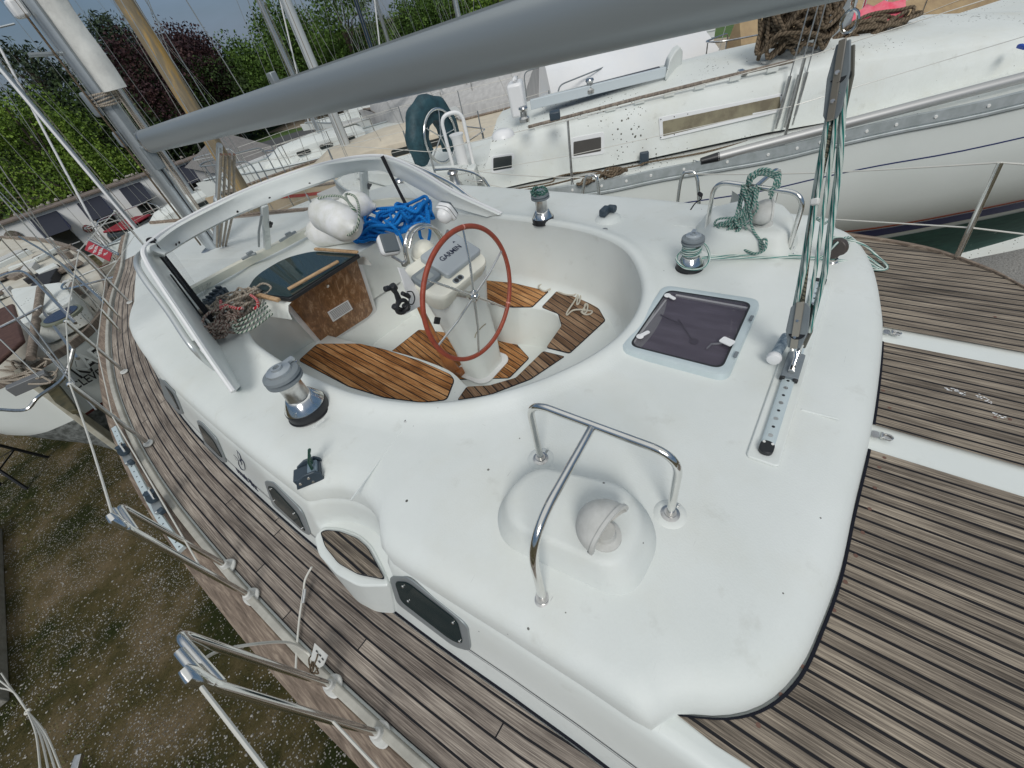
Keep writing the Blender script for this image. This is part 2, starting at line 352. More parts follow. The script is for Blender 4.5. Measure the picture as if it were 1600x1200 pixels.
MT['rope_red'] = ropemat('red_fleck_rope', (.42, .02, .03), (.55, .5, .46), .25, 40, 2)
MT['rope_grn2'] = ropemat('white_rope_green_fleck', (.48, .5, .44), (.02, .09, .05), .38, 38, 2)
MT['rope_cream'] = ropemat('cream_cord', (.55, .52, .44), (.48, .45, .38), .3, 80, 1)
MT['rope_brown'] = ropemat('dirty_brown_rope', (.17, .13, .09), (.08, .06, .04), .4, 30, 2)
MT['rope_mix'] = ropemat('dark_green_rope', (.03, .12, .10), (.25, .32, .28), .25, 50, 2)
MT['wire'] = mat('wire', (.38, .38, .36), .4, .8)
MT['whitewire'] = mat('white_coated_wire', (.48, .47, .43), .55)
MT['ink'] = mat('navy_ink', (.012, .018, .04), .5)
MT['inkwhite'] = mat('white_ink', (.6, .6, .58), .5)
MT['strap'] = mat('black_webbing', (.008, .008, .010), .75, bump=(300, .3))
# ================================================================== OUR BOAT
ZR, ZA, ZS = -1.30, -1.42, -1.80           # coachroof top, raised aft deck, side deck
boat = thing('sailboat', 'white sailing yacht with grey weathered teak decks in the foreground, under the grey boom', 'sailboat', (1.56, 2, GZ))
b_tab = [(-1.6, .10), (-.6, .07), (.16, .045), (.6, .0), (1.0, -.03), (1.5, -.045), (2.0, -.055), (2.8, -.045), (3.35, -.02), (4.02, .06), (4.7, .19), (5.41, .37), (6.24, .63), (6.7, .78), (7.2, .98), (7.9, 1.27)]
def bsm(y): return (interp(b_tab, y - .25) + interp(b_tab, y) + interp(b_tab, y + .25)) / 3
def wallX(y, z): return bsm(y) + .28 * (z + 1.8)
def rec(y): return .115 * math.sin(PI * (y - .955) / .49) ** .7 if .955 < y < 1.445 else 0
def Pw(px, py, off=0.):
    """point of the port side wall of the coachroof"""
    d = ray(px, py).normalized(); g = lambda t: (d * t).x - wallX((d * t).y, (d * t).z)
    t = .5; pv = g(t)
    while t < 14:
        t += .01; q = g(t)
        if q * pv < 0 and (d * t).z < -1.2:
            lo, hi = t - .01, t
            for _ in range(30):
                m_ = (lo + hi) / 2
                if g(lo) * g(m_) <= 0: hi = m_
                else: lo = m_
            return d * hi
        pv = q
    return Pz(px, py, -1.6)
# --- hull (closed shell, seen from port side only along the rubbing strake)
XC = 1.57
deck_tab = [(-1.9, .35), (-.8, -.08), (0, -.25), (.7, -.33), (1.3, -.37), (2.2, -.385), (2.9, -.37), (3.7, -.30), (4.6, -.16), (5.6, .09), (6.7, .45), (7.5, .80), (8.6, 1.15), (9.5, 1.5)]
def dX(y): return (interp(deck_tab, y - .3) + interp(deck_tab, y) + interp(deck_tab, y + .3)) / 3
q_tab = [(-1.9, 2.1), (-1.4, 2.30), (-.9, 2.52), (-.7, 2.72), (-.5, 2.86), (-.3, 2.92), (-.1, 2.95), (.2, 2.98)]
def sEdge(y): return interp(q_tab, y) if y < .2 else lerp(2.98, 2 * XC + .04 - dX(y), min(1, (y - .2) / .5))
ys = [-1.9 + i * .19 for i in range(61)]
def sheer(y): return 0.0
h = MB(); R = []
for y in ys:
    x0 = dX(y) - .06; hb = XC - x0; k = max(0, min(1, (y + 1.9) / 11.4)); dp = 1.15 * math.sin(PI * min(1, max(.02, (y + 3.0) / 13))) ** .6
    ring = []
    for a in range(-10, 11):
        t = a / 10; s_ = abs(t)
        xx = XC + (1 if t > 0 else -1) * (hb if t < 0 else sEdge(y) - XC) * (1 - (1 - s_) ** 2.6) if a else XC
        zz = ZS - .02 - dp * 1.5 * (1 - s_ ** 1.5) ** .9
        ring.append(V(xx, y, zz))
    R.append(ring)
h.rings(R, False, False)
h.add([p for p in R[0]], [tuple(range(21))])
h.build('hull', MT['gel'], boat)
kp = MB(); kp.prism([V(XC - .14, 1.2, -3.2), V(XC + .14, 1.2, -3.2), V(XC + .14, 3.6, -3.2), V(XC - .14, 3.6, -3.2)], V(0, -.2, -1.55)); kp.build('keel', mat('antifoul_red', (.06, .02, .018), .8), boat)
# --- side decks: planks laid along the hull
def strip(mb, xa, xb, z, y0, y1, n=60, m=1, uvs=True, z2=None):
    R = []; 
    for i in range(n + 1):
        y = lerp(y0, y1, i / n); a, b = xa(y), xb(y)
        R.append([V(lerp(a, b, j / m), y, z if z2 is None else lerp(z, z2, j / m)) for j in range(m + 1)])
    fs = []; us = []; vs = [p for r in R for p in r]; w = m + 1
    for i in range(n):
        for j in range(m):
            q = (i * w + j, i * w + j + 1, (i + 1) * w + j + 1, (i + 1) * w + j); fs.append(q)
            us.append([(vs[k].y, vs[k].x - xa(vs[k].y)) for k in q])
    mb.add(vs, fs, us); return mb
d = MB(); strip(d, lambda y: dX(y), lambda y: (bsm(y) + .06) if y < 7.9 else XC, ZS - .006, -1.9, 9.4); d.build('deck_moulding', MT['gel'], boat)
d = MB(); strip(d, lambda y: dX(y) + .03, lambda y: bsm(y) - .012, ZS, -1.9, 7.9, 80); d.build('side_deck_planking', MT['teakgrey'], boat)
d = MB(); strip(d, lambda y: bsm(y) - .009, lambda y: bsm(y) + .002, ZS + .0015, -1.6, 7.8, 80); d.build('deck_caulk_line', MT['caulk'], boat, False)
sbx = lambda y: 2 * XC - bsm(y); sdx = lambda y: 2 * XC + .04 - dX(y)
d = MB(); strip(d, lambda y: sbx(y), lambda y: sdx(y), ZS, .7, 7.9, 60); d.build('side_deck_planking', MT['teakgrey'], boat)
d = MB(); strip(d, lambda y: (sbx(y) - .06) if y < 7.9 else XC, lambda y: sdx(y) + .03, ZS - .008, .7, 9.4, 60); d.build('deck_moulding', MT['gel'], boat)
# toe rail (cream strip) and bleached rubbing strake outside it
def rail(xf, w, z0, z1, name, m, y0=-1.9, y1=9.3, n=90):
    R = []
    for i in range(n + 1):
        y = lerp(y0, y1, i / n); x = xf(y); R.append([V(x, y, z0), V(x, y, z1), V(x + w, y, z1), V(x + w, y, z0)])
    MB().rings(R, True, True).build(name, m, boat, True, .006)
rail(lambda y: dX(y) - .012, .032, ZS - .02, ZS + .026, 'toe_rail', mat('worn_cream_rail', (.36, .35, .31), .6, var=(7, (.26, .25, .22), .12)))
rail(lambda y: dX(y) - .112 + .02 * max(0, min(1, (y - 3) / 2)), .098 - 0, ZS - .10, ZS + .004, 'rubbing_strake', MT['rubwood'])
rail(lambda y: sdx(y), .05, ZS - .03, ZS + .03, 'toe_rail', MT['rubwood'], y0=.7)
m = MB(); m.rings([[V(sEdge(y) - .01, y, ZA - .005), V(sEdge(y) + .012, y, ZA - .03), V(sEdge(y) + .02, y, ZS - .03)] for y in [-1.9 + .05 * i for i in range(53)]], False, False); m.build('quarter_side', MT['gel'], boat, True)
# --- coachroof: side walls, rounded shoulder, top with the cockpit opening cut out of it
CC = V(1.47, 1.85, 0)
rim0 = [(.66, 2.97), (.56, 2.72), (.525, 2.4), (.52, 2.05), (.56, 1.59), (.70, 1.19), (.95, .90), (1.27, .71), (1.57, .66), (1.88, .74), (2.20, .98), (2.35, 1.30), (2.40, 1.7), (2.40, 2.1), (2.38, 2.5), (2.28, 2.82), (2.0, 2.92), (1.6, 2.95), (1.2, 2.96), (.85, 3.0)]
rim = spline([V(a, b, 0) for a, b in rim0], 9, True)
def byangle(loop, a):
    d = V(math.cos(a), math.sin(a), 0); best = None
    n = len(loop)
    for i in range(n):
        p, q = loop[i] - CC, loop[(i + 1) % n] - CC; p.z = q.z = 0; e = q - p
        den = d.x * e.y - d.y * e.x
        if abs(den) < 1e-12: continue
        t = (p.x * e.y - p.y * e.x) / den; s_ = (p.x * d.y - p.y * d.x) / den
        if t > 0 and -1e-6 <= s_ <= 1 + 1e-6:
            if best is None or t < best: best = t
    return best
def SH(y): return interp([(3.9, -1.42), (5.4, -1.67), (7.6, -1.74)], y)
def topz(y): return interp([(3.9, ZR), (4.3, ZR - .07), (5.6, ZR - .33), (7.6, ZR - .40)], y)
outer = []
for i in range(220):
    y = -.02 + (7.6 + .02) * (i / 219) ** 1.6; outer.append(V(wallX(y, SH(y)) + rec(y), y, 0))
outer += [V(1.3, 8.0, 0), V(1.57, 8.1, 0), V(1.9, 8.0, 0)]
for i in range(64):
    y = 7.6 - (7.6 + .02) * i / 63; outer.append(V(2 * XC - wallX(y, SH(y)) - .02, y, 0))
aft = [(2.86, -.03), (2.80, -.12), (2.66, -.19), (2.45, -.255), (2.2, -.30), (2.0, -.325), (1.7, -.34), (1.36, -.345), (1.04, -.335), (.80, -.33), (.62, -.31), (.48, -.285), (.37, -.235), (.29, -.16), (.235, -.07)]
outer += spline([V(a, b, 0) for a, b in aft], 4)
angs = sorted(set([2 * PI * i / 360 for i in range(360)]))
NA = len(angs)
Ro = [byangle(outer, a) for a in angs]; Ri = [byangle(rim, a) for a in angs]
def onring(ro, a): return V(CC.x + math.cos(a) * ro, CC.y + math.sin(a) * ro, 0)
# outer profile: (inset from edge, drop below the roof level) ; then the flat ; then coaming round and the drop into the cockpit
R = []
for ins, fz in ((0, None), (.006, .50), (.02, .30), (.05, .13), (.10, .05), (.18, .012), (.30, 0)):
    ring = []
    for k, a in enumerate(angs):
        p = onring(Ro[k], a); rr = max(Ro[k] - ins * 1.15, lerp(Ri[k], Ro[k], .45)); q = onring(rr, a); y = p.y
        base = SH(y) if y > .02 else ZA - .03
        z = base if fz is None else lerp(topz(q.y), base, fz)
        # slow hollow behind the port and starboard shoulders
        q.z = z; ring.append(q)
    R.append(ring)
for t in (.15, .35, .55, .75, .9):
    ring = []
    for k, a in enumerate(angs):
        o_ = max(Ro[k] - .30 * 1.15, lerp(Ri[k], Ro[k], .45)); i_ = Ri[k] + .16; i_ = min(i_, lerp(Ri[k], Ro[k], .35))
        q = onring(lerp(o_, i_, t), a); q.z = topz(q.y) + .02 * math.sin(PI * t) * 0; ring.append(q)
    R.append(ring)
for ins, dz in ((.13, 0), (.105, .004), (.075, .016), (.05, .026), (.025, .027), (.007, .018), (0, .002)):
    ring = []
    for k, a in enumerate(angs):
        fwd = max(0, min(1, (CC.y + math.sin(a) * Ri[k] - 2.55) / .3)); q = onring(min(Ri[k] + ins, lerp(Ri[k], Ro[k], .35)), a)
        q.z = topz(q.y) + lerp(dz + .006, dz * .3, fwd); ring.append(q)
    R.append(ring)
top = MB(); top.rings(R, True, False); top.build('coachroof', MT['gelrough'], boat, True, angle=75)
# side walls under the shoulder (port, starboard) and the band that carries on aft beside the teak
for sgn in (1, -1):
    mb = MB(); R = []
    mx_ = lambda x: x if sgn > 0 else 2 * XC - .02 - x
    for i in range(400 if sgn > 0 else 110):
        y = (-1.6 if sgn > 0 else .0) + (9.2 if sgn > 0 else 7.6) * i / (399 if sgn > 0 else 109); sh = SH(y); e = rec(y) if sgn > 0 else 0
        prof = [(wallX(y, ZS - .01), ZS - .01), (wallX(y, ZS + .12), ZS + .12), (wallX(y, -1.572), min(-1.572, sh - .12)), (wallX(y, -1.568) + e, min(-1.566, sh - .11)), (wallX(y, sh - .10) + e * 1.0, sh - .10), (wallX(y, sh - .03) - .004 + e, sh - .03), (wallX(y, sh) + .002 + e, sh - .004), (wallX(y, sh) + .018 + e, sh + .007), (wallX(y, sh) + .04 + e, sh + .004), (wallX(y, sh) + .12 + e, sh - .02)]
        R.append([V(mx_(a), y, b) for a, b in prof])
    mb.rings(R, False, False); mb.build('cabin_side', MT['gel'], boat, True, angle=60)
# raised aft deck: white moulding, teak laid fore and aft, two white strips with pad eyes
aft_edge = spline([V(a, b, 0) for a, b in [(.225, -.05)] + aft[::-1][1:]], 4)
ad = MB(); ad.sheet([V(.17, 0.2, ZA - .012), V(.17, -1.9, ZA - .012), V(2.1, -1.9, ZA - .012), V(2.30, -1.4, ZA - .012), V(2.52, -.9, ZA - .012), V(2.72, -.7, ZA - .012), V(2.86, -.5, ZA - .012), V(2.92, -.3, ZA - .012), V(2.95, -.1, ZA - .012), V(2.95, .2, ZA - .012)]); ad.build('aft_deck_moulding', MT['gel'], boat)
def aft_panel(x0, x1, rev=False, yb=-1.85, side=None):
    top_ = [p for p in aft_edge if x0 < p.x < x1]; top_.sort(key=lambda p: p.x)
    def edge(x):
        q = sorted(aft_edge, key=lambda p: p.x)
        return interp([(p.x, p.y) for p in q], x)
    pts = [V(x0, edge(x0) - .004, ZA)] + [V(p.x, p.y - .004, ZA) for p in top_] + [V(x1, edge(x1) - .004, ZA)]
    pts += side[1] if side and side[0] == 'r' else [V(x1, yb, ZA)]
    pts += side[1] if side and side[0] == 'l' else [V(x0, yb, ZA)]
    m = MB(); m.sheet(pts, lambda p: (p.y, p.x - .021)); m.build('aft_deck_planking', MT['teakaft'], boat, False)
    m = MB(); e = [V(x0, edge(x0) - .004, ZA + .002)] + [V(p.x, p.y - .004, ZA + .002) for p in top_] + [V(x1, edge(x1) - .004, ZA + .002)]
    m.rings([[p, p + V(0, -.009, 0)] for p in e], False, False); m.build('deck_caulk_line', MT['caulk'], boat, False)
xs1 = (Pz(1352, 661, ZA).x, Pz(1350, 698, ZA).x); xs2 = (Pz(1370, 509, ZA).x, Pz(1370, 531, ZA).x)
a1, a0 = max(xs1), min(xs1); c1, c0 = max(xs2), min(xs2)
aft_panel(.228, a0 - .004, side=('l', [V(.37, -1.85, ZA), V(.262, -.8, ZA), V(.238, -.4, ZA), V(.222, -.16, ZA)]))
aft_panel(a1 + .004, c0 - .004)
aft_panel(c1 + .004, 2.86, side=('r', [V(2.93, -.1, ZA), V(2.90, -.3, ZA), V(2.84, -.5, ZA), V(2.70, -.7, ZA), V(2.5, -.9, ZA), V(2.3, -1.4, ZA)]))
# thin wood edging on the starboard quarter
e = spline([V(2.96, .15, ZA), V(2.935, -.1, ZA), V(2.905, -.3, ZA), V(2.845, -.5, ZA), V(2.705, -.7, ZA), V(2.505, -.9, ZA), V(2.3, -1.4, ZA)], 6)
MB().rings([[p + V(0, 0, -.03), p + V(0, 0, .010), p + V(.025, .01, .010), p + V(.025, .01, -.03)] for p in e], True, True).build('deck_edging', MT['rubwood'], boat, True, .003)
for (xa, xb, yy, pxy) in ((a0, a1, -.34, (1367, 679)), (c0, c1, -.33, (1385, 519))):
    p = Pz(*pxy, ZA); pe = MB()
    pe.prism([V(p.x + a, p.y + b - .0, ZA + .0) for a, b in roundrect(.034, .022, .008)], .003); 
    pe.prism([V(p.x + a, p.y + b - .032, ZA + .0) for a, b in roundrect(.030, .034, .012)], .003)
    pe.tube([V(p.x + .013 * math.cos(t), p.y - .034 + .016 * math.sin(t), ZA + .007) for t in [2 * PI * i / 18 for i in range(18)]], .0028, 8, True)
    pe.cyl(V(p.x - .014, p.y - .018, ZA + .006), V(p.x + .014, p.y - .018, ZA + .006), .004)
    pe.build('folding_pad_eye', MT['dullsteel'], boat)
# bungs in the aft planking
MT['bung'] = mat('reddish_bung', (.11, .06, .045), .8); rr = random.Random(3)
for (x, y) in [(1380, 610), (1390, 637), (1382, 715), (1374, 730), (1367, 762), (1359, 795), (1348, 832), (1337, 868), (1321, 909), (1303, 953), (1281, 996), (1255, 1042), (1221, 1086), (1185, 1133), (1578, 655), (1555, 652), (1555, 495)]:
    p = Pz(x, y, ZA + .0008); bg_ = MB(); bg_.add([p + V(.006 * math.cos(t), .006 * math.sin(t), 0) for t in [2 * PI * i / 12 for i in range(12)]], [tuple(range(12))]); bg_.build('deck_bung', MT['bung'], boat, False)
for (x, y) in [(1487, 609), (1500, 614), (1537, 620), (1543, 627), (1563, 650)]:
    p = Pz(x, y, ZA + .0015); m = MB()
    for k in range(9):
        q = p + V(rr.uniform(-.012, .012), rr.uniform(-.02, .02), 0); a = rr.uniform(.001, .0035)
        m.add([q + V(a * math.cos(t), a * rr.uniform(.8, 2.4) * math.sin(t), 0) for t in [2 * PI * i / 9 for i in range(9)]], [tuple(range(9))])
    m.build('paint_splash', MT['whitepl'], boat, False)

# --- cockpit well
well = MB(); ZB, ZSO = -1.78, -2.15
R = []
for f, z in ((0, ZR + .008), (.0, ZR - .03), (.03, ZR - .2), (.055, ZB + .07), (.075, ZB + .02), (.11, ZB)):
    ring = []
    for k, a in enumerate(angs):
        y = CC.y + math.sin(a) * Ri[k]; fw = max(0, min(1, (y - 2.6) / .35)); zz = z
        if z > ZR: zz = lerp(z, ZR + .001, fw)
        q = onring(Ri[k] - f * (1 - fw) + fw * .16 * (ZR - z) / .5, a); q.z = zz; ring.append(q)
    R.append(ring)
well.rings(R, True, False); well.build('cockpit_wall', MT['gel'], boat, True, angle=60)
inner = spline([V(a, b, 0) for a, b in [(1.10, 3.12), (1.15, 2.72), (1.22, 2.2), (1.23, 1.81), (1.16, 1.55), (1.22, 1.40), (1.42, 1.32), (1.68, 1.30), (1.90, 1.32), (2.03, 1.42), (2.06, 1.60), (2.00, 1.81), (1.98, 2.04), (1.97, 2.6), (1.95, 3.1)]], 6)
inner.append(V(1.5, 3.14, 0)); CI = V(1.58, 2.0, 0)
_cc = CC
def byang2(loop, a, c):
    global CC
    o = CC; CC = c; r_ = byangle(loop, a); CC = o; return r_
RI = []
st = MB(); R0_ = []; R1_ = []; R2_ = []; R3_ = []; R4_ = []
for k, a in enumerate(angs):
    o_ = byang2([onring(Ri[j] - .02, angs[j]) for j in range(0, NA, 6)], a, CI) or 1; i_ = byang2(inner, a, CI)
    o_ = max(o_, i_ + .01); dd = V(math.cos(a), math.sin(a), 0)
    R0_.append(CI + dd * (o_ + (.05 if dd.y < .3 else .32)) + V(0, 0, ZB)); R1_.append(CI + dd * (i_ + .014) + V(0, 0, ZB)); R2_.append(CI + dd * (i_ + .004) + V(0, 0, ZB - .004))
    R3_.append(CI + dd * i_ + V(0, 0, ZB - .016)); R4_.append(CI + dd * (i_ - .03) + V(0, 0, ZSO))
st.rings([R0_, R1_, R2_, R3_, R4_], True, False); st.build('cockpit_seat', MT['gel'], boat, True, angle=60)
fl = MB(); fl.sheet([CI + V(-.7, -.9, ZSO + .0), CI + V(.7, -.9, ZSO), CI + V(.7, 1.3, ZSO), CI + V(-.7, 1.3, ZSO)]); fl.build('cockpit_sole', MT['gel'], boat)
def inlay(pix, z, m, name, rad=.02, th=.006, rot=0):
    P = [Pz(a, b, z + th) for a, b in pix]; P = roundpoly(P, rad); c, s_ = math.cos(rot), math.sin(rot)
    m_ = MB(); m_.sheet(P, lambda p: (p.y * c - p.x * s_, p.x * c + p.y * s_)); m_.build(name, m, boat, False)
    o = MB(); cen = sum(P, V(0, 0, 0)) / len(P)
    o.rings([[p, p + (cen - p).normalized() * -.006 + V(0, 0, -.0015), p + (cen - p).normalized() * -.006 + V(0, 0, -th)] for p in P + P[:1]], False, False); o.build('inlay_border', MT['caulk'], boat, False)
r_ = math.radians
inlay([(467, 563), (496, 537), (562, 537), (600, 546), (655, 564), (702, 584), (709, 593), (697, 624), (660, 628), (600, 620), (545, 603)], ZB, MT['teakwarm'], 'seat_planking', .03, rot=r_(-3))
inlay([(716, 624), (730, 604), (765, 602), (806, 590), (848, 549), (881, 557), (828, 592), (765, 616)], ZB, MT['teakmid'], 'seat_planking', .012, rot=r_(-22))
inlay([(847, 480), (872, 453), (908, 461), (932, 478), (945, 500), (890, 551), (854, 542), (878, 508), (873, 490)], ZB, MT['teakmid'], 'seat_planking', .02, rot=r_(-22))
inlay([(758, 438), (800, 442), (856, 455), (831, 479), (800, 479), (768, 474), (752, 455)], ZB, MT['teakwarm'], 'seat_planking', .015, rot=r_(-14))
inlay([(612, 549), (655, 515), (700, 520), (790, 520), (826, 559), (795, 590), (715, 592)], ZSO, MT['teakwarm'], 'sole_planking', .02, rot=r_(-14))
# forward bulkhead: white, with the varnished washboard, frame and vent
bt = lambda y: y
F0 = V(1.3, 2.93, ZR); FN = V(0, -1, -.34).normalized()
def Pb(px, py, off=0.): return Pn(px, py, F0, FN) + FN * off
q = [(445, 471), (551, 406), (581, 484), (577, 492), (508, 535), (500, 534)]
fr_ = MB(); P = [Pb(*p, .006) for p in [(433, 468), (558, 394), (588, 486), (580, 497), (507, 541), (496, 538)]]; fr_.prism(roundpoly(P, [.01, .01, .04, .04, .04, .02]), FN * .008); fr_.build('washboard_frame', MT['whitepl'], boat, True, .003)
P = [Pb(*p, .016) for p in [(441, 464), (552, 398), (580, 482), (573, 492), (507, 534), (500, 533)]]; dr = MB(); dr.prism(roundpoly(P, [.005, .005, .03, .03, .03, .02]), FN * .012); wb = dr.build('washboard', MT['door'], boat, True, .003)
va = [Pb(*p, .03) for p in [(507, 485), (539, 466), (547, 480), (516, 500)]]
vb = MB(); vb.prism(roundpoly(va, .006), FN * .006); vv = vb.build('vent_grille', MT['whitepl'], wb, True, .001)
sl_ = MB()
for i in range(7):
    t = (i + .9) / 8.5; a = va[0].lerp(va[3], t); b = va[1].lerp(va[2], t); a, b = a.lerp(b, .07), b.lerp(a, .07); dn = (va[3] - va[0]).normalized() * .0022
    sl_.add([x + FN * .0065 for x in (a - dn, b - dn, b + dn, a + dn)], [(0, 1, 2, 3)])
sl_.build('vent_slots', MT['blackrub'], wb, False)
lk = MB(); p = Pb(507, 444, .03); lk.lathe([(.012, 0), (.012, .006), (.005, .009)], 16, p, FN); lk.build('door_lock', MT['steel'], wb)
# sliding hatch: dark acrylic in a black frame, tan wooden handles
zh = ZR + .075
hp = [Pz(a, b, zh) for a, b in [(452, 466), (562, 396), (490, 391), (445, 402), (398, 430), (382, 458)]]
hp2 = roundpoly(hp, [.02, .02, .08, .10, .10, .04]); m = MB(); m.prism([p - V(0, 0, .03) for p in hp2], .026); m.build('hatch_frame', MT['black'], boat, True, .003)
cen = sum(hp2, V(0, 0, 0)) / len(hp2); m = MB(); m.sheet([p.lerp(cen, .04) + V(0, 0, .0) for p in hp2]); m.build('sliding_hatch', MT['slideglass'], boat, False)
am = (hp[0] + hp[1]) / 2; hp3_ = hp2[10:] + hp2[:3]; cx = lambda k, z: [V((am + (p - am) * k).x, (am + (p - am) * k).y, z) for p in hp3_]
coam = MB(); coam.rings([cx(1.2, ZR - .06), cx(1.17, ZR + .0), cx(1.1, zh - .04), cx(1.0, zh - .033)], False, False); coam.build('hatch_coaming', MT['gel'], boat, True, angle=50)
for a, b, r in (((450, 452), (529, 408), .011), ((388, 457), (436, 469), .013), ((492, 389), (559, 394), .011)):
    p, q = Pz(*a, zh + .018), Pz(*b, zh + .018); M_ = frame(None, q - p); m = MB(); m.box((p + q) / 2, ((q - p).length, r * 2.4, r * 1.8), M_); m.build('hatch_handle', MT['pole'], boat, True, .007, bseg=3)
# mouldings on the roof each side of the sliding hatch
for pix in ([(230, 0)],): pass

# --- portlights on the port side wall
def wallpatch(pix, off, r, name, m, th=.006, parent=boat):
    P = [Pw(*p) for p in pix]; n = V(-1, 0, .28).normalized(); P = [p + n * off for p in roundpoly(P, r)]
    mb = MB(); mb.prism(P, n * th); return mb.build(name, m, parent, True, .002)
for o_, i_ in (([(610, 899), (640, 899), (732, 974), (738, 1015), (712, 1008), (622, 940)], [(620, 905), (640, 906), (718, 966), (727, 1003), (708, 996), (630, 936)]),
               ([(415, 750), (430, 752), (474, 797), (488, 836), (476, 830), (428, 788)], [(421, 757), (430, 759), (468, 800), (481, 829), (474, 823), (433, 785)]),
               ([(309, 655), (318, 660), (340, 684), (356, 722), (350, 721), (322, 694)], [(312, 661), (318, 665), (337, 687), (351, 714), (347, 712), (324, 689)]),
               ([(250, 590), (258, 594), (275, 612), (288, 646), (282, 646), (260, 622)], [(253, 595), (258, 598), (272, 614), (284, 640), (280, 638), (262, 620)])):
    f_ = wallpatch(o_, .001, .035, 'portlight', MT['alu'], .008)
    wallpatch(i_, .010, .03, 'portlight_pane', MT['portglass'], .003, f_)
# pin stripe: two navy lines low on the wall
for o2, wd in ((.135, .0045), (.122, .002)):
    m = MB(); m.rings([[V(wallX(y, ZS + o2 + s_) - .0018, y, ZS + o2 + s_) for s_ in (-wd / 2, wd / 2)] for y in [-1.5 + i * .06 for i in range(42)]], False, False); m.build('pin_stripe', MT['ink'], boat, False)
for o2, wd in ((.10, .004), (.09, .002)):
    m = MB(); m.rings([[V(wallX(y, ZS + o2 + s_) - .0018, y, ZS + o2 + s_) for s_ in (-wd / 2, wd / 2)] for y in [1.42 + i * .06 for i in range(60)]], False, False); m.build('pin_stripe', MT['ink'], boat, False)
# emblem and model lettering
def wallline(pix, r, name):
    P = [Pw(*p) + V(-.0035, 0, .001) for p in pix]; MB().tube(spline(P, 5), r, 6, flat=.4).build(name, MT['ink'], boat)
wallline([(371, 703), (376, 710), (378, 720), (377, 716), (382, 722), (384, 732), (382, 734), (378, 732), (374, 724), (374, 720), (376, 719), (379, 724), (378, 726)], .0022, 'emblem')
wallline([(372, 704), (373, 712), (376, 719)], .0015, 'emblem'); wallline([(366, 710), (371, 715), (374, 720)], .0011, 'emblem'); wallline([(368, 714), (370, 718), (374, 720)], .001, 'emblem')
def text(name, s, p, xdir, ydir, size, m, parent, ext=.0006, bold=0, align='CENTER', sh=0, xs=1.0):
    cu = bpy.data.curves.new(name, 'FONT'); cu.body = s; cu.size = size; cu.align_x = align; cu.align_y = 'CENTER'; cu.extrude = ext; cu.offset = bold; cu.shear = sh
    o = bpy.data.objects.new(name, cu); C.objects.link(o); x = Vector(xdir).normalized(); y = Vector(ydir); y = (y - x * y.dot(x)).normalized(); z = x.cross(y)
    dg = bpy.context.evaluated_depsgraph_get(); me = bpy.data.meshes.new_from_object(o.evaluated_get(dg)); bpy.data.objects.remove(o)
    me.materials.clear(); me.materials.append(m); o = bpy.data.objects.new(name, me); C.objects.link(o)
    off = V(0, 0, 0); q = parent
    while q is not None: off += q.location; q = q.parent
    o.parent = parent; p = Vector(p) - off
    o.matrix_local = Matrix(((x.x * xs, y.x, z.x, p.x), (x.y * xs, y.y, z.y, p.y), (x.z * xs, y.z, z.z, p.z), (0, 0, 0, 1))); return o
a, b = Pw(368, 731), Pw(403, 764); text('model_lettering', 'oceanis 40cc', (a + b) / 2 + V(-.002, 0, 0), b - a, V(.28, 0, 1), .085, MT['ink'], boat, bold=.0012, xs=.58)
# --- boarding step recess with its teak tread and white bulge standing on the side deck
n = MB(); step = [(490, 833), (512, 838), (548, 833), (583, 850), (603, 903)]
ZT = -1.56
tr = [Pz(a, b, ZT) for a, b in [(503, 833), (512, 830), (532, 832), (558, 842), (574, 856), (590, 885), (601, 905), (560, 897), (530, 880), (510, 855)]]
lip = [Pz(a, b, ZT - .004) for a, b in [(490, 838), (505, 822), (534, 824), (562, 834), (582, 852), (598, 884), (610, 915), (560, 916), (525, 897), (497, 866)]]
low = [Pz(a, b, ZS - .01) for a, b in [(497, 850), (510, 840), (540, 840), (580, 850), (600, 870), (622, 920), (622, 960), (590, 958), (560, 942), (512, 885)]]
n.rings([roundpoly(low, .03, 4), roundpoly([p - V(0, 0, .03) + (p - sum(lip, V(0, 0, 0)) / 10) * .02 for p in lip], .03, 4), roundpoly(lip, .03, 4)], True, True); n.build('boarding_step', MT['gel'], boat, True, .008, angle=60)
c_ = sum(tr, V(0, 0, 0)) / len(tr)
m = MB(); m.sheet([p + V(0, 0, .006) for p in roundpoly(tr, .02, 4)], lambda p: (p.y, p.x * .85)); m.build('step_tread', MT['teakaft'], boat, False)
m = MB(); m.rings([[p + V(0, 0, .005), p + (p - c_) * .045 + V(0, 0, .005)] for p in roundpoly(tr, .02, 4) + roundpoly(tr, .02, 4)[:1]], False, False); m.build('deck_caulk_line', MT['caulk'], boat, False)
for pix in ([(632, 668), (600, 710), (548, 782)], [(556, 628), (600, 646), (660, 652), (720, 650), (800, 632), (880, 596), (960, 550)], [(1180, 700), (1215, 712), (1232, 660)], [(1050, 352), (1180, 362), (1200, 372)], [(1252, 640), (1310, 655)]):
    m = MB(); m.tube(spline([Pz(a, b, ZR - .0012) for a, b in pix], 8), .0036, 6); m.build('moulded_ridge', MT['gel'], boat)

pn = [o for o in bpy.data.objects if o.name.startswith('portlight_pane')]
for f_, cs4 in zip([o for o in boat.children if o.name.startswith('portlight')][:2], ([(634, 912), (712, 968), (722, 997), (642, 935)], [(427, 762), (463, 800), (476, 823), (432, 780)])):
    for c4_ in cs4: m = MB(); m.lathe([(.006, 0), (.005, .004)], 10, Pw(*c4_) + V(-.013, 0, .004), (-1, 0, .28)); m.build('dog', MT['steel'], f_)
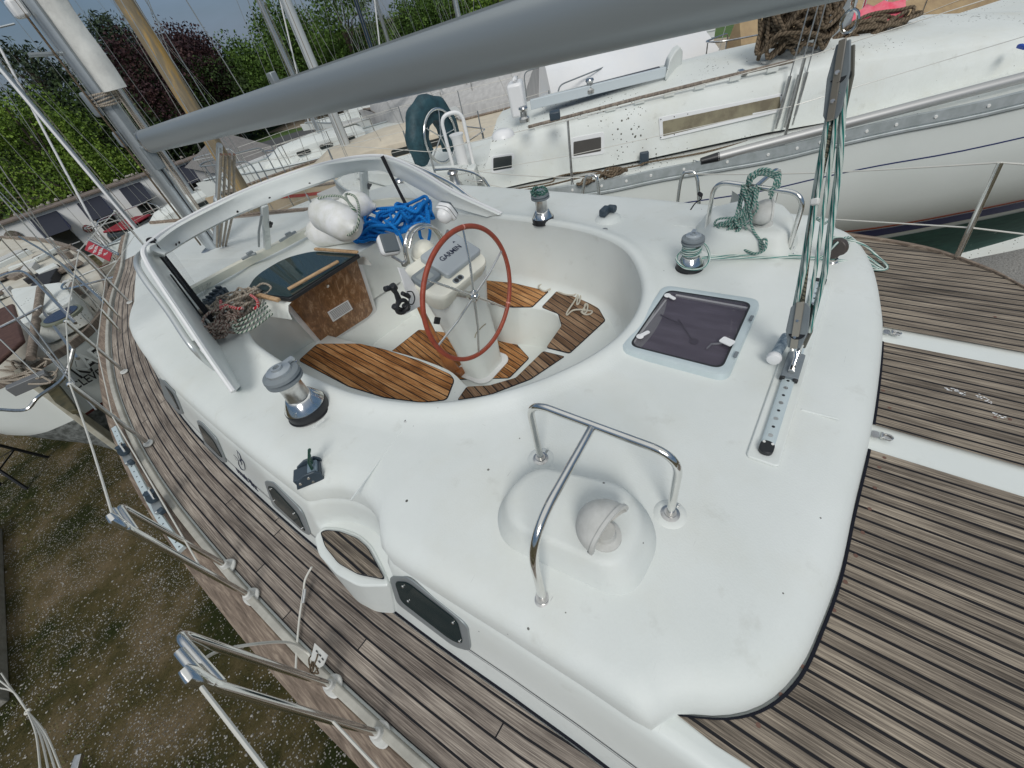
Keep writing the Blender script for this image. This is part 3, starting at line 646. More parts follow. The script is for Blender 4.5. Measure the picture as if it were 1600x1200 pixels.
# ================================================================== FITTINGS OF OUR BOAT
# --- windscreen: white moulded arch with clear panes, steel grab tubes outside it
cp = Pz(222, 398, -.72); fp = Pz(372, 612, -1.27); dpl = V(cp.x - fp.x, cp.y - fp.y, 0).normalized(); npl = V(dpl.y, -dpl.x, 0)
cs = Pz(592, 246, -.80); fs_ = Pz(783, 336, -1.27); dsl = V(cs.x - fs_.x, cs.y - fs_.y, 0).normalized(); nsl = V(dsl.y, -dsl.x, 0)
Opt = [Pn(a, b, fp, npl) for a, b in [(366, 611), (330, 560), (290, 500), (255, 448), (232, 412)]] + [Pz(a, b, z) for a, b, z in [(226, 392, -.715), (240, 376, -.71), (275, 352, -.715), (330, 323, -.72), (385, 298, -.73), (440, 277, -.74), (500, 258, -.76), (550, 247, -.78), (590, 244, -.80)]] + [Pn(a, b, fs_, nsl) for a, b in [(618, 250), (660, 270), (710, 300), (783, 334)]]
Ipt = [Pn(a, b, fp, npl) for a, b in [(388, 598), (355, 543), (322, 492), (285, 440), (258, 408)]] + [Pz(a, b, z) for a, b, z in [(256, 402, -.80), (268, 392, -.81), (298, 374, -.82), (345, 349, -.83), (396, 327, -.84), (446, 307, -.85), (500, 288, -.87), (545, 271, -.89), (588, 265, -.91)]] + [Pn(a, b, fs_, nsl) for a, b in [(612, 272), (655, 295), (700, 320), (760, 338)]]
O_, I_ = spline(Opt, 6), spline(Ipt, 6)
R = []
cenw = V(1.35, 2.6, -1.3)
for a, b in zip(O_, I_):
    wd = (b - a); nrm = (a - cenw); nrm = (nrm - wd * (nrm.dot(wd) / wd.length_squared)).normalized(); th = .022
    sec = []
    for u, v in ((-.02, 0), (0, .5), (.1, .9), (.3, 1.0), (.62, 1.15), (.9, 1.0), (1.0, .6), (1.0, -.4), (.9, -.9), (.6, -.55), (.3, -.62), (.1, -1), (0, -.6)):
        sec.append(a + wd * u + nrm * v * th)
    R.append(sec)
ws = MB(); ws.rings(R, True, True); ws.build('windscreen_frame', MT['gel'], boat, True, angle=50)
# outer rolled edge of the arch
MB().tube([p + (p - cenw).normalized() * .004 for p in O_], .014, 8).build('windscreen_trim', MT['whitepl'], boat)
def gl(pix_top, pix_bot, name='windscreen_pane'): pass
base = spline([Pz(a, b, -1.24) for a, b in [(300, 452), (330, 436), (365, 417), (400, 399), (440, 379), (483, 357), (530, 333), (575, 318), (620, 312), (660, 315)]], 5)
MB().rings([[p + V(0, 0, -.05), p + V(0, -.02, .012), p + V(0, .018, .02), p + V(0, .04, -.05)] for p in base], True, True).build('windscreen_sill', MT['cream'], boat, True, .004)
fi = [p for p in I_ if p.y > 2.9]
def nearest(path, t): 
    k = t * (len(path) - 1); i = min(int(k), len(path) - 2); return path[i].lerp(path[i + 1], k - i)
g = MB(); g.rings([[nearest(fi, i / 30), nearest(base, i / 30) + V(0, .01, .01)] for i in range(31)], False, False); g.build('windscreen_pane', MT['clear'], boat, True)
sp_ = [p for p in I_ if p.x < .9 and p.y > 2.3 and p.z > -1.25]; k0 = sp_[0]
g = MB(); g.rings([[p + V(-.012, 0, 0), V(lerp(p.x, .3, .1) - .012, p.y, -1.27)] for p in sp_ if p.y < 3.3], False, False); g.build('windscreen_pane', MT['clear'], boat, True)
ss_ = [p for p in I_ if p.x > 2.0 and p.z > -1.25]
g = MB(); g.rings([[p, V(p.x, p.y, -1.27)] for p in ss_], False, False); g.build('windscreen_pane', MT['clear'], boat, True)
for a, b in (((414, 322), (418, 388)), ((568, 266), (572, 322))):
    p, q = Pn(a[0], a[1], Pz(345, 349, -.83), V(.02, .84, .54).normalized()), Pz(b[0], b[1], -1.23)
    dr_ = ray(*a).normalized(); p = min(I_, key=lambda w_: (w_ - dr_ * w_.dot(dr_)).length).copy()
    M_ = frame(None, q - p, (0, -1, .4)); m = MB(); m.box((p + q) / 2, ((q - p).length, .055 if a[0] < 500 else .085, .03), M_); m.build('windscreen_post', MT['gel'], boat, True, .008)
    lt = MB(); c = p.lerp(q, .45) + V(.03, -.02, 0); lt.box(c, (.06, .02, .02), M_); lt.cyl(c + V(0, -.02, 0), c + V(.0, -.05, .02), .008); lt.build('window_latch', MT['black'], boat, True, .003)
    if a[0] < 500: MB().tube(bendtube([p + V(-.06, -.01, -.05), p.lerp(q, .5) + V(-.07, -.01, 0), q + V(-.06, -.02, .05)], .04), .008, 8).build('pane_edge', MT['alu'], boat)
# opening pane edge profiles and stays
for pix in ([(378, 405), (392, 398), (400, 396)], [(437, 377), (452, 368), (462, 362)]):
    p = [Pz(a, b, -1.2) for a, b in pix]; m = MB(); m.tube(p, .012, 8); m.box(p[1] + V(0, 0, .01), (.05, .03, .03)); m.build('window_stay', MT['alu'], boat, True, .003)
for i in (2, 3, 4, 5): pass
sc_ = MB()
for (x, y) in [(275, 385), (281, 383), (385, 326), (391, 324), (447, 301), (453, 299), (541, 270), (545, 269)]:
    q = min([(abs(pp.x - Pz(x, y, -.77).x), k) for k, pp in enumerate(O_) if pp.y > 2.9])[1]; p = O_[q].lerp(I_[q], .62) + (cenw - O_[q]).normalized() * .028
    sc_ = MB(); sc_.lathe([(.009, 0), (.007, .004)], 8, p, cenw - p); sc_.build('press_stud', MT['blackrub'], boat)
# slot moulded in the port cheek
p0, p1 = Pn(262, 432, fp + npl * 0, npl), Pn(321, 512, fp, npl); wn = (cenw - fp); wn = npl if npl.dot(wn) > 0 else -npl
wn = wn.normalized(); sld = (p1 - p0).normalized(); m = MB(); pr_ = roundrect((p1 - p0).length, .03, .014); up_ = wn.cross(sld)
m.tube([(p0 + p1) / 2 + wn * .020 + sld * a + up_ * b for a, b in pr_], .004, 6, True); m.build('cheek_slot_edge', MT['blackrub'], boat)
# steel grab tubes
t1 = [Pn(a, b, fp - wn * .06, npl) for a, b in [(238, 385), (222, 395), (214, 408), (222, 430), (262, 485), (303, 545), (345, 583), (362, 595)]]
MB().tube(spline(t1, 6), .017, 10).build('grab_rail', mat('grey_painted_tube', (.44, .46, .46), .3, .5), boat)
m = MB(); p = Pn(303, 541, fp - wn * .06, npl); d_ = (t1[5] - t1[4]).normalized(); m.cyl(p - d_ * .02, p + d_ * .02, .024); m.build('rail_clamp', MT['dullsteel'], boat); p = t1[-1]; m = MB(); m.cyl(p - V(0, 0, .05), p + V(0, 0, .02), .012); m.build('rail_clamp', MT['dullsteel'], boat)
nso = nsl if nsl.x > 0 else -nsl
t2 = [Pn(a, b, fs_ + nso * .04, nsl) for a, b in [(596, 243), (640, 256), (700, 283), (735, 308), (765, 326)]]
MB().tube(spline(t2, 5), .014, 8).build('grab_rail', MT['steel'], boat)
t3 = [Pn(a, b, fs_ + nso * .05, nsl) for a, b in [(622, 262), (628, 255), (645, 257), (690, 283), (705, 293), (710, 303)]]
MB().tube(spline(t3, 5), .009, 8).build('grab_rail', MT['steel'], boat)
# black straps with a buckle
def strapline(a, b, w, name):
    m = MB(); d = (b - a).normalized(); s_ = d.cross(V(0, .3, 1)).normalized() * w / 2
    n_ = d.cross(s_).normalized() * .0015; n = 14
    R = []
    for i in range(n + 1):
        t = i / n; p = a.lerp(b, t) + V(0, 0, -.02 * math.sin(PI * t)); tw = math.sin(t * 3) * .6; s2 = Matrix.Rotation(tw, 3, d) @ s_; n2 = Matrix.Rotation(tw, 3, d) @ n_
        R.append([p - s2 - n2, p + s2 - n2, p + s2 + n2, p - s2 + n2])
    m.rings(R, True, True); o = m.build(name, MT['strap'], boat, True); return o
s1 = strapline(Pz(236, 377, -.70), Pz(333, 502, -1.24), .035, 'strap')
s2 = strapline(Pz(597, 244, -.79), Pz(637, 325, -1.15), .03, 'strap')
p = Pz(329, 492, -1.2); m = MB(); m.tube([p + frame(None, Pz(333, 502, -1.24) - Pz(236, 377, -.7)) @ V(a, b, 0) for a, b in roundrect(.045, .05, .006)], .0035, 6, True); m.build('buckle', MT['dullsteel'], s1)
m = MB(); p = Pz(236, 376, -.705); m.tube([p + V(.02 * math.cos(t), .0 + .02 * math.sin(t), .01 * math.sin(t)) for t in [i * .6 for i in range(11)]], .006, 6, True); m.build('strap_lashing', MT['strap'], s1)

# --- mast, boom, vang and rigging
MX, MY = 1.53, 5.95
mfz = topz(MY) - .02
mast = MB(); prof = [(.075 * math.cos(t) * 1.0, .105 * math.sin(t)) for t in [2 * PI * i / 24 for i in range(24)]]
mast.rings([[V(MX + a, MY + b, mfz), ] and V(MX + a, MY + b, mfz) for a, b in prof] and [[V(MX + a, MY + b - z * 0, z) for a, b in prof] for z in (mfz, 0, 4, 12.5)], True, True)
mast.build('mast', MT['mastalu'], boat, True, angle=60)
m = MB(); m.rings([[V(MX + a * .8, MY - .105 - abs(b) * .0 + b * .12, z) for a, b in [(-.028, 0), (.028, 0), (.028, -.25), (-.028, -.25)]] for z in (-.9, .0, 12)], True, True); m.build('luff_track', MT['alu'], boat)
m = MB(); m.box((MX, MY - .111 - .03, -1.1), (.012, .01, 1.1)); m.build('track_slot', MT['black'], boat)
m = MB(); m.lathe([(.16, 0), (.16, .03), (.12, .05)], 24, (MX, MY, mfz - .01)); m.build('mast_collar', MT['dullsteel'], boat)
# boom: oval grey section rising a little aft
bA, bB = V(MX, 5.62, -.475), V(MX + .02, -.35, -.045)
d_ = (bB - bA).normalized(); upb = V(1, 0, 0).cross(d_).normalized(); upb = -upb if upb.z < 0 else upb
sec = [(.062, -.02), (.064, .03), (.055, .07), (.035, .093), (.016, .1), (-.016, .1), (-.035, .093), (-.055, .07), (-.064, .03), (-.062, -.02), (-.052, -.06), (-.03, -.088), (0, -.097), (.03, -.088), (.052, -.06)]
sec = [(p.x, p.y) for p in spline([V(a, b, 0) for a, b in sec], 3, True)]
bm_ = MB(); bm_.rings([[q + V(1, 0, 0) * a * 1.0 + upb * b * .98 for a, b in sec] for q in (bA, bA.lerp(bB, .5), bB)], True, True); boom = bm_.build('boom', MT['alu'], boat, True, angle=50)
ntr = MB(); a0_, b0_ = bA.lerp(bB, .47), bB; ntr.rings([[q + V(s_ * .016, 0, 0) + upb * (.098 + h_) for s_, h_ in ((-1, 0), (-1, .008), (-.4, .008), (-.4, .002), (.4, .002), (.4, .008), (1, .008), (1, 0))] for q in (a0_, b0_)], True, True); ntr.build('boom_track', MT['alu'], boom, True)
m = MB(); m.box(a0_ + upb * .115 + V(0, .0, 0), (.05, .07, .04), frame(None, d_, (1, 0, 0))); m.build('boom_track_stop', MT['alu'], boom, True, .006)
gn = MB(); gn.box(V(MX, 5.72, -.48), (.05, .16, .17)); gn.box(V(MX, 5.80, -.62), (.09, .08, .22)); gn.cyl(V(MX - .06, 5.72, -.52), V(MX + .06, 5.72, -.52), .02); gn.build('gooseneck', MT['greypl'], boom, True, .01)
MB().rings([[q + V(1, 0, 0) * a * 1.03 + upb * b * 1.01 for a, b in sec] for q in (bA + d_ * -.012, bA + d_ * .03)], True, True).build('boom_end_cap', MT['dullsteel'], boom, True, angle=50)
# rod vang and its lines from the mast foot up to the boom
va_, vb_ = V(MX, 5.72, topz(5.7) + .10), V(MX, 4.05, -.50)
m = MB(); m.cyl(va_, va_.lerp(vb_, .55), .036); m.cyl(va_.lerp(vb_, .5), vb_, .022); m.build('vang', MT['mastalu'], boat)
for k in range(4):
    o_ = V(.03 * (k - 1.5), -.05, -.03 - .01 * k); m = MB(); m.tube([va_ + o_, va_.lerp(vb_, .5) + o_ * 1.5, vb_ + o_ + V(0, 0, -.02)], .011, 6); m.build('vang_line', MT['rope_tan'], boat)
# halyards and covers on the mast
for k, (dx, dy, m_) in enumerate([(-.10, .02, 'rope_tan'), (-.09, .06, 'rope_tan'), (-.115, -.03, 'rope_brown'), (-.10, -.08, 'wire'), (.1, -.09, 'rope_tan'), (.02, -.17, 'wire'), (.05, -.2, 'rope_tan')]):
    MB().tube([V(MX + dx, MY + dy, mfz + .12), V(MX + dx * 1.1, MY + dy * 1.15, 0), V(MX + dx * 1.0, MY + dy, 2), V(MX + dx * .8, MY + dy, 12)], .008 if m_ != 'wire' else .004, 6).build('halyard', MT[m_], boat)
m = MB(); rr = random.Random(5)
for k in range(5):
    z = -.14 + k * .017; m.tube([V(MX + (.105 + .008 * rr.random()) * math.cos(t), MY - .02 + (.14 + .008 * rr.random()) * math.sin(t), z + .012 * math.sin(t + k)) for t in [2 * PI * i / 18 for i in range(18)]], .008, 6, True)
m.build('mast_lashing', MT['rope_tan'], boat)
cov = MB(); R = []
for i in range(26):
    z = -.06 + i * .14; tw = rr.uniform(-.014, .014); wv = .10 + .02 * math.sin(i * 1.3); R.append([V(MX + .05 + a * .75 + tw * .4, MY - .20 + b * wv + tw, z) for a, b in [(.10, -.4), (.13, -1), (.05, -1.25), (-.05, -1.2), (-.10, -.5), (-.09, .4), (-.03, .8), (.06, .7)]])
cov.rings(R, True, True); cov.build('luff_cover', mat('white_canvas', (.56, .56, .53), .8, var=(5, (.42, .42, .40)), bump=(12, .4)), boat, True, angle=80)
MB().tube([V(MX - .06, MY + .0, .25), V(MX - .30, MY - .04, .28)], .016, 8).build('spreader', MT['alu'], boat)
m = MB(); m.box(V(MX - .13, MY + .02, .56), (.1, .12, .12)); m.build('steaming_light', MT['whitepl'], boat, True, .02)
m = MB(); m.box(V(MX - .12, MY + .02, -.12), (.07, .10, .2)); m.build('mast_winch', MT['greypl'], boat, True, .02)
m = MB(); m.box(V(MX - .11, MY + .02, -.42), (.05, .08, .14)); m.build('mast_winch', MT['greypl'], boat, True, .02)
def wire(a, b, r, name, m='wire', par=boat, sag=0):
    n = 8 if sag else 1; P = [a.lerp(b, i / n) - V(0, 0, sag * math.sin(PI * i / n)) for i in range(n + 1)]; return MB().tube(P, r, 6).build(name, MT[m], par)
for s_, yy in ((-1, 5.75), (-1, 5.4), (1, 5.75)):
    xx = XC + s_ * (XC - dX(yy) - .14); a = V(xx, yy, ZS + .02); b = V(MX + s_ * .5, 5.9, 7.5); wire(a, b, .005, 'shroud')
    m = MB(); dd = (b - a).normalized(); m.cyl(a, a + dd * .12, .010); m.cyl(a + dd * .10, a + dd * .26, .013); m.build('turnbuckle', MT['steel'], boat)
# --- winches
def winch(p, s, axis=(0, 0, 1), self_tail=True, name='winch'):
    n_ = MB(); n_.lathe([(.066 * s, 0), (.064 * s, .003), (.062 * s, .003), (.062 * s, .028 * s), (.060 * s, .031 * s)], 36, p, axis); base = n_.build('winch', MT['black'], boat, True, angle=35)
    m = MB(); m.lathe([(.060 * s, .031 * s), (.058 * s, .036 * s), (.042 * s, .062 * s), (.036 * s, .068 * s)], 36, p, axis); m.build('winch_skirt', MT['steel'], base, True, angle=50)
    m = MB(); m.lathe([(.036 * s, .066 * s), (.034 * s, .072 * s), (.0325 * s, .10 * s), (.034 * s, .125 * s), (.040 * s, .133 * s)], 36, p, axis); m.build('winch_drum', MT['dullsteel'], base, True, angle=50)
    m = MB(); m.lathe([(.047 * s, .131 * s), (.052 * s, .134 * s), (.052 * s, .140 * s), (.044 * s, .143 * s), (.044 * s, .147 * s), (.052 * s, .150 * s), (.050 * s, .158 * s), (.036 * s, .163 * s)], 36, p, axis); m.build('self_tailing_jaw', MT['greypl'] if self_tail else MT['black'], base, True, angle=35)
    m = MB(); m.lathe([(.036 * s, .160 * s), (.034 * s, .170 * s), (.016 * s, .174 * s), (.015 * s, .180 * s), (.009 * s, .180 * s), (.009 * s, .168 * s)], 30, p, axis); q = Vector(p) + Vector(axis).normalized() * .165 * s
    m.box(q + V(.03 * s, .012 * s, .003), (.05 * s, .018 * s, .008 * s)); m.build('winch_cap', MT['mastalu'], base, True, angle=35)
    return base
wp = winch(Pz(484, 641, ZR + .004), 1.60)
m = MB(); q = Pz(484, 641, ZR) + V(.07, .03, .235); m.tube([q, q + V(.02, .02, .005), q + V(.028, .0, .003), q + V(.01, -.01, 0)], .003, 6); m.build('stripper_arm', MT['steel'], wp)
a = Pz(497, 662, ZR + .02); text('winch_lettering', 'H...40CB', a + (V(0, 0, 0) - a).normalized() * .018, Pz(504, 655, ZR + .02) - Pz(487, 668, ZR + .02), V(0, 0, 1), .018, MT['inkwhite'], wp, bold=.0005)
ws_ = winch(Pz(849, 346, ZR + .0), 1.28)
a = Pz(862, 345, ZR + .02); text('winch_lettering', '40CB', a - a.normalized() * .012, V(1, -.9, 0), V(0, 0, 1), .017, MT['inkwhite'], ws_, bold=.0005)
rr = random.Random(11)
m = MB(); c = Pz(849, 346, ZR) + V(0, 0, .2)
for k in range(6): m.tube(spline([c + V((.05 + rr.uniform(-.012, .012)) * math.cos(t), (.05 + rr.uniform(-.012, .012)) * math.sin(t), rr.uniform(-.01, .035)) for t in [2 * PI * i / 9 for i in range(9)]], 4, True), .006, 6, True)
tag(m.build('rope_coil', MT['rope_mix']), 'small dark green line bundled on top of the far side winch', 'rope coil')
wa = winch(Pz(1077, 418, ZR + .002), 1.12)
m = MB(); c = Pz(1077, 418, ZR); P = []
for i in range(70):
    t = i / 69 * 2 * PI * 3.6; P.append(c + V(.046 * math.cos(t), .046 * math.sin(t), .085 + .055 * i / 69))
P = [c + V(.075 * math.cos(t), .075 * math.sin(t), .03 + .02 * (t)) for t in [i * .25 for i in range(-14, 0)]][:0] + P
m.tube(P, .0062, 8)
m.tube(spline([c + V(.05, -.0, .14), c + V(.075, -.05, .10), c + V(.03, -.09, .05), c + V(-.05, -.075, .035), c + V(-.085, 0, .045), c + V(-.05, .06, .07), c + V(.0, .055, .085)], 7), .0062, 8)
tag(m.build('winch_turns', MT['rope_green']), 'white and green line wound round the winch nearest the deck hatch', 'rope')
# --- rope clutch and small fairlead near the port shoulder, deck filler
a, b = Pz(466, 752, -1.33), Pz(506, 736, -1.33); KS = 1.3; M_ = frame(None, b - a, (0, 0, 1)); c = (a + b) / 2 + V(0, 0, .02)
m = MB(); sp_s = [(-.06, -.022), (-.04, .022), (.0, .044), (.046, .044), (.062, .02), (.06, -.022)]
for k, off in ((0, -.036), (1, .036)):
    m.prism([c + M_ @ V(x, off, z) for x, z in sp_s], M_ @ V(0, .010 if k else -.010, 0))
m.box(c + M_ @ V(0, 0, 0), (.11, .066, .044), M_); cl = m.build('rope_clutch', MT['bluegrey'], boat, True, .004)
m = MB(); m.box(c + M_ @ V(.03, 0, .005), (.04, .062, .058), M_); m.build('clutch_body', mat('worn_blue_metal', (.16, .21, .25), .4, .3), cl, True, .004)
for o_ in (-.014, .018): m = MB(); m.tube([c + M_ @ V(.03, o_, .02), c + M_ @ V(.04, o_, .075), c + M_ @ V(.06, o_, .108)], [.010, .008, .011], 8, flat=.6); m.build('clutch_lever', mat('dark_green_lever', (.015, .05, .035), .4), cl)
for x, z in ((-.03, .008), (.015, -.008), (.012, .022)): m = MB(); m.lathe([(.007, 0), (.006, .003)], 12, c + M_ @ V(x, -.0465, z), M_ @ V(0, -1, 0)); m.build('clutch_bolt', MT['steel'], cl)
p = Pz(636, 657, ZR + .002); m = MB(); m.lathe([(.021, 0), (.021, .004), (.015, .007)], 20, p); df = m.build('deck_filler', MT['dullsteel'], boat); m = MB(); m.box(p + V(0, 0, .0075), (.022, .005, .002)); m.build('filler_slot', MT['black'], df)
p = Pz(945, 359, ZR + .01); m = MB(); m.lathe([(.02, 0), (.02, .004), (.014, .008)], 16, p); m.build('deck_filler', MT['dullsteel'], boat)
# fairlead blocks at the starboard rail
m = MB(); p = Pz(945, 330, ZR + .06); m.box(p, (.09, .05, .05)); m.cyl(p + V(.05, 0, 0), p + V(.05, -.06, 0), .025); m.build('rope_clutch', MT['bluegrey'], boat, True, .01)
m = MB(); m.lathe([(.10, -.02), (.085, .015), (.05, .03)], 24, Pz(950, 343, ZR)); m.build('clutch_pad', MT['gelrough'], boat, True, angle=60)
# --- guard rails over the dorade boxes: port and starboard
def guard(A, B, name):
    """A = hoop feet and height, B = third leg"""
    a, b, c = A; h_ = .33; a1 = a + V(0, 0, h_); b1 = b + V(0, 0, h_ * .96); r = .0125
    m = MB(); m.tube(bendtube([a, a1, b1, b], .085, 10), r, 14); g = m.build('guard_rail', MT['steel'], boat)
    mid = a1.lerp(b1, .47) + V(0, 0, -.006); m = MB(); m.tube(bendtube([mid, c + V(0, 0, h_ * 1.02) + (mid - c).normalized() * .03, c], .14, 12), r, 14); m.build('rail_leg', MT['steel'], g)
    for p in A:
        m = MB(); m.lathe([(.030, 0), (.030, .004), (.019, .008), (.019, .014)], 20, p); m.build('rail_foot', MT['dullsteel'], g)
    for p in A: m = MB(); m.lathe([(.034, 0), (.033, .0012)], 24, p); m.build('contact_shadow_ring', MT['greypl'], g, False)  # thin dark disc added round each foot, its grey standing in for contact shadow
    for p in A: m = MB(); m.lathe([(.055, -.004), (.05, .002), (.03, .003)], 24, p); m.build('foot_pad', MT['gelrough'], g, True, angle=60)
    for p in A[:2]: m = MB(); m.tube([p + V(.02, -.015, .022), p + V(.03, -.018, .03), p + V(.034, -.01, .022), p + V(.02, -.008, .016)], .0025, 6); m.build('split_pin', MT['steel'], g)
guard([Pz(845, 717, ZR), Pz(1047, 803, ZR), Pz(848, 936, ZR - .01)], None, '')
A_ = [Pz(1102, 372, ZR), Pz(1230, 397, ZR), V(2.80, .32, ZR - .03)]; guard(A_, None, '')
# dorade boxes with cowl vents
def dorade(pix, zt, cow, cz, openp, side):
    P = [Pz(a, b, ZR) for a, b in pix]; c = sum(P, V(0, 0, 0)) / len(P); bot = roundpoly([p - V(0, 0, .006) for p in P], .09, 7)
    m = MB(); R = [bot, [p + V(0, 0, .008) for p in bot]]
    for sc, z in ((.93, .35), (.86, .68), (.82, .86), (.77, .96), (.68, 1.0)): R.append([V(c.x + (p.x - c.x) * sc, c.y + (p.y - c.y) * sc, ZR + zt * z) for p in bot])
    m.rings(R, True, True); bx = m.build('ventilator_box', MT['gelrough'], boat, True, angle=60)
    q = Pz(cow[0], cow[1], ZR + zt); m = MB(); m.lathe([(.048, 0), (.048, .008), (.034, .012), (.030, .02)], 24, q); m.build('cowl_base', MT['dirtywhite'], bx, True, angle=35)
    # scoop: a low dome cut off by an upright mouth
    m = MB(); ax = Vector(openp); ax.z = 0; ax.normalize(); side_ = ax.cross(V(0, 0, 1)).normalized(); r = .083; cc = q + V(0, 0, .062) + ax * .012
    def dome(k, off):
        R = []
        for i in range(13):
            t = (PI * .5) * i / 12; rr_ = r * k * math.cos(t) if i < 12 else .0015; R.append([cc + ax * off - ax * r * k * 1.12 * math.sin(t) + side_ * rr_ * math.cos(u) + V(0, 0, 1) * rr_ * (.62 if math.sin(u) < 0 else .82) * math.sin(u) + ax * (.03 * max(0, -math.sin(u)) * -1) * (1 - i / 12) for u in [2 * PI * j / 32 for j in range(32)]])
        return R
    R = dome(1, 0); R2 = dome(.9, 0); ou = MB(); ou.rings(R, True, False); ou.rings(R2, True, False); ou.rings([R2[0], [p + ax * .010 for p in R2[0]], [cc + (p - cc) * 1.06 + ax * .010 for p in R[0]], [cc + (p - cc) * 1.06 for p in R[0]], R[0]], True, False); ou.build('cowl_scoop', MT['dirtywhite'], bx, True, angle=60)
    nk = MB(); nk.lathe([(.032, .01), (.03, .04)], 20, q); nk.build('cowl_neck', MT['dirtywhite'], bx)
    return bx, c
dorade([(830, 737), (1000, 776), (1034, 846), (985, 945), (782, 850), (775, 790)], .115, (945, 838), 0, (-.16, -1, 0), 0)
dorade([(1095, 396), (1235, 408), (1250, 372), (1225, 340), (1150, 333), (1085, 350)], .115, (1192, 350), 0, (.35, -1, 0), 1)
# --- deck hatch
hc = [Pz(a, b, ZR + .02) for a, b in [(1037, 446), (1190, 469), (1137, 592), (966, 547)]]
hc = [p + V(0, 0, .0) for p in hc]
zz = ZR + .03

def offs(P, k):
    c = sum(P, V(0, 0, 0)) / len(P); return [c + (p - c) * k for p in P]
m = MB(); o_ = roundpoly(hc, .055, 8); i_ = roundpoly(offs(hc, .86), .045, 8)
m.rings([[p - V(0, 0, .03) for p in offs(o_, 1.015)], [p - V(0, 0, .006) for p in o_], [p + V(0, 0, .006) for p in offs(o_, .985)], [p + V(0, 0, .009) for p in offs(o_, .95)], [p + V(0, 0, .006) for p in i_], [p - V(0, 0, .05) for p in i_], [V(p.x, p.y, ZR - .01) for p in offs(i_, .99)]], True, False)
hf = m.build('deck_hatch', MT['paleblue'], boat, True, angle=40)
m = MB(); gp = [p + V(0, 0, .005) for p in offs(i_, 1.005)]; m.prism([p - V(0, 0, .008) for p in gp], .008); m.build('hatch_lens', MT['hatchglass'], hf, False)
m = MB(); m.rings([gp, [p for p in offs(gp, .955)]], True, False); MB().rings([[p + V(0, 0, .0008) for p in gp], [p + V(0, 0, .0008) for p in offs(gp, .955)]], True, False).build('hatch_seal', MT['black'], hf, False)
m = MB(); m.sheet([p - V(0, 0, .05) for p in i_]); 
dk = MB(); dk.sheet([V(p.x, p.y, ZR + .006) for p in offs(i_, 1.0)]); dk.build('hatch_blind', mat('dark_purple_blind', (.26, .235, .29), .8, var=(6, (.08, .07, .09), .2), stretch=(3, .7, 1)), hf, False)
m = MB(); p, q = Pz(1056, 462, ZR + .012), Pz(1176, 484, ZR + .012); m.tube([p, q], .009, 8); m.build('inner_frame_bar', MT['whitepl'], hf)
m = MB(); p, q = Pz(1040, 470, ZR + .012), Pz(986, 541, ZR + .012); m.tube([p, q], .007, 8); m.build('inner_frame_bar', MT['whitepl'], hf)
m = MB(); m.tube([Pz(a, b, ZR + .014) for a, b in [(1032, 492), (1066, 508), (1060, 500), (1082, 532)]], .004, 6); m.lathe([(.02, 0), (.02, .004)], 16, Pz(1084, 534, ZR + .012)); m.build('hatch_stay', MT['black'], hf)
m = MB(); m.tube([Pz(a, b, ZR + .014) for a, b in [(1104, 546), (1112, 538), (1128, 537)]], .006, 6); m.build('hatch_stay', MT['dullsteel'], hf)
for (a, b), (c2, d2) in (((1043, 462), (1054, 468)), ((1000, 526), (1014, 519))):
    p, q = Pz(a, b, ZR + .03), Pz(c2, d2, ZR + .03); m = MB(); m.lathe([(.018, 0), (.016, .005)], 16, p); m.prism([p.lerp(q, .5) + frame(None, q - p) @ V(x, y, 0) for x, y in roundrect(.055, .02, .009)], .007); m.build('hatch_handle', MT['whitepl'], hf, True, .002)
m = MB(); p = Pz(1136, 534, ZR + .0365); m.prism([p + frame(None, V(.3, .95, 0)) @ V(x, y, 0) for x, y in roundrect(.055, .042, .008)], .004); m.build('hatch_sticker', MT['whitepl'], hf, False)
for (a, b) in ((1181, 499), (1157, 556)):
    p = Pz(a - 7, b - 2, ZR + .036); m = MB(); m.box(p, (.035, .014, .008), frame(None, V(1, .0, 0))); m.build('hatch_hinge', MT['greypl'], hf, True, .002)
# --- mainsheet traveller track on its plinth, with the car
t0, t1_ = Pz(1197, 702, ZR + .02), Pz(1281, 440, ZR + .02); td = (t1_ - t0).normalized(); tn = V(-td.y, td.x, 0)
m = MB(); m.rings([[p - tn * s_[0] + V(0, 0, s_[1] - .02) for s_ in ((-.048, 0), (-.04, .008), (.04, .008), (.048, 0))] for p in (t0 - td * .045, t1_ + td * .03)], False, False)
pl = [(t0 + t1_) / 2 + frame(None, td) @ V(x, y, -.022) for x, y in roundrect((t1_ - t0).length + .09, .10, .015)]; m = MB(); m.prism(pl, .010); m.build('track_plinth', MT['gelrough'], boat, True, .006, bseg=3)
m = MB(); m.rings([[p + tn * a + V(0, 0, b - .012) for a, b in ((-.021, 0), (-.021, .012), (-.016, .015), (.016, .015), (.021, .012), (.021, 0))] for p in (t0 + td * .03, t1_)], True, True); trk = m.build('traveller_track', MT['paleblue'], boat, True, angle=35)
n_h = 26
for i in range(n_h):
    p = t0 + td * (.065 + i * .042) + V(0, 0, .0035)
    m = MB(); r = .008 if i % 2 == 0 else .0055; m.add([p + V(r * math.cos(t), r * math.sin(t), 0) for t in [2 * PI * j / 12 for j in range(12)]], [tuple(range(12))]); m.build('track_hole', MT['dullsteel'] if i % 2 == 0 else MT['black'], trk, False)
m = MB(); m.prism([t0 + td * .008 + frame(None, td) @ V(x, y, -.011) for x, y in roundrect(.056, .044, .019)], .018); ec = m.build('track_end_stop', MT['black'], trk, True, .003)
m = MB(); m.box(t1_ + td * .004, (.022, .05, .022), frame(None, td)); m.build('track_end_stop', MT['black'], trk, True, .003)
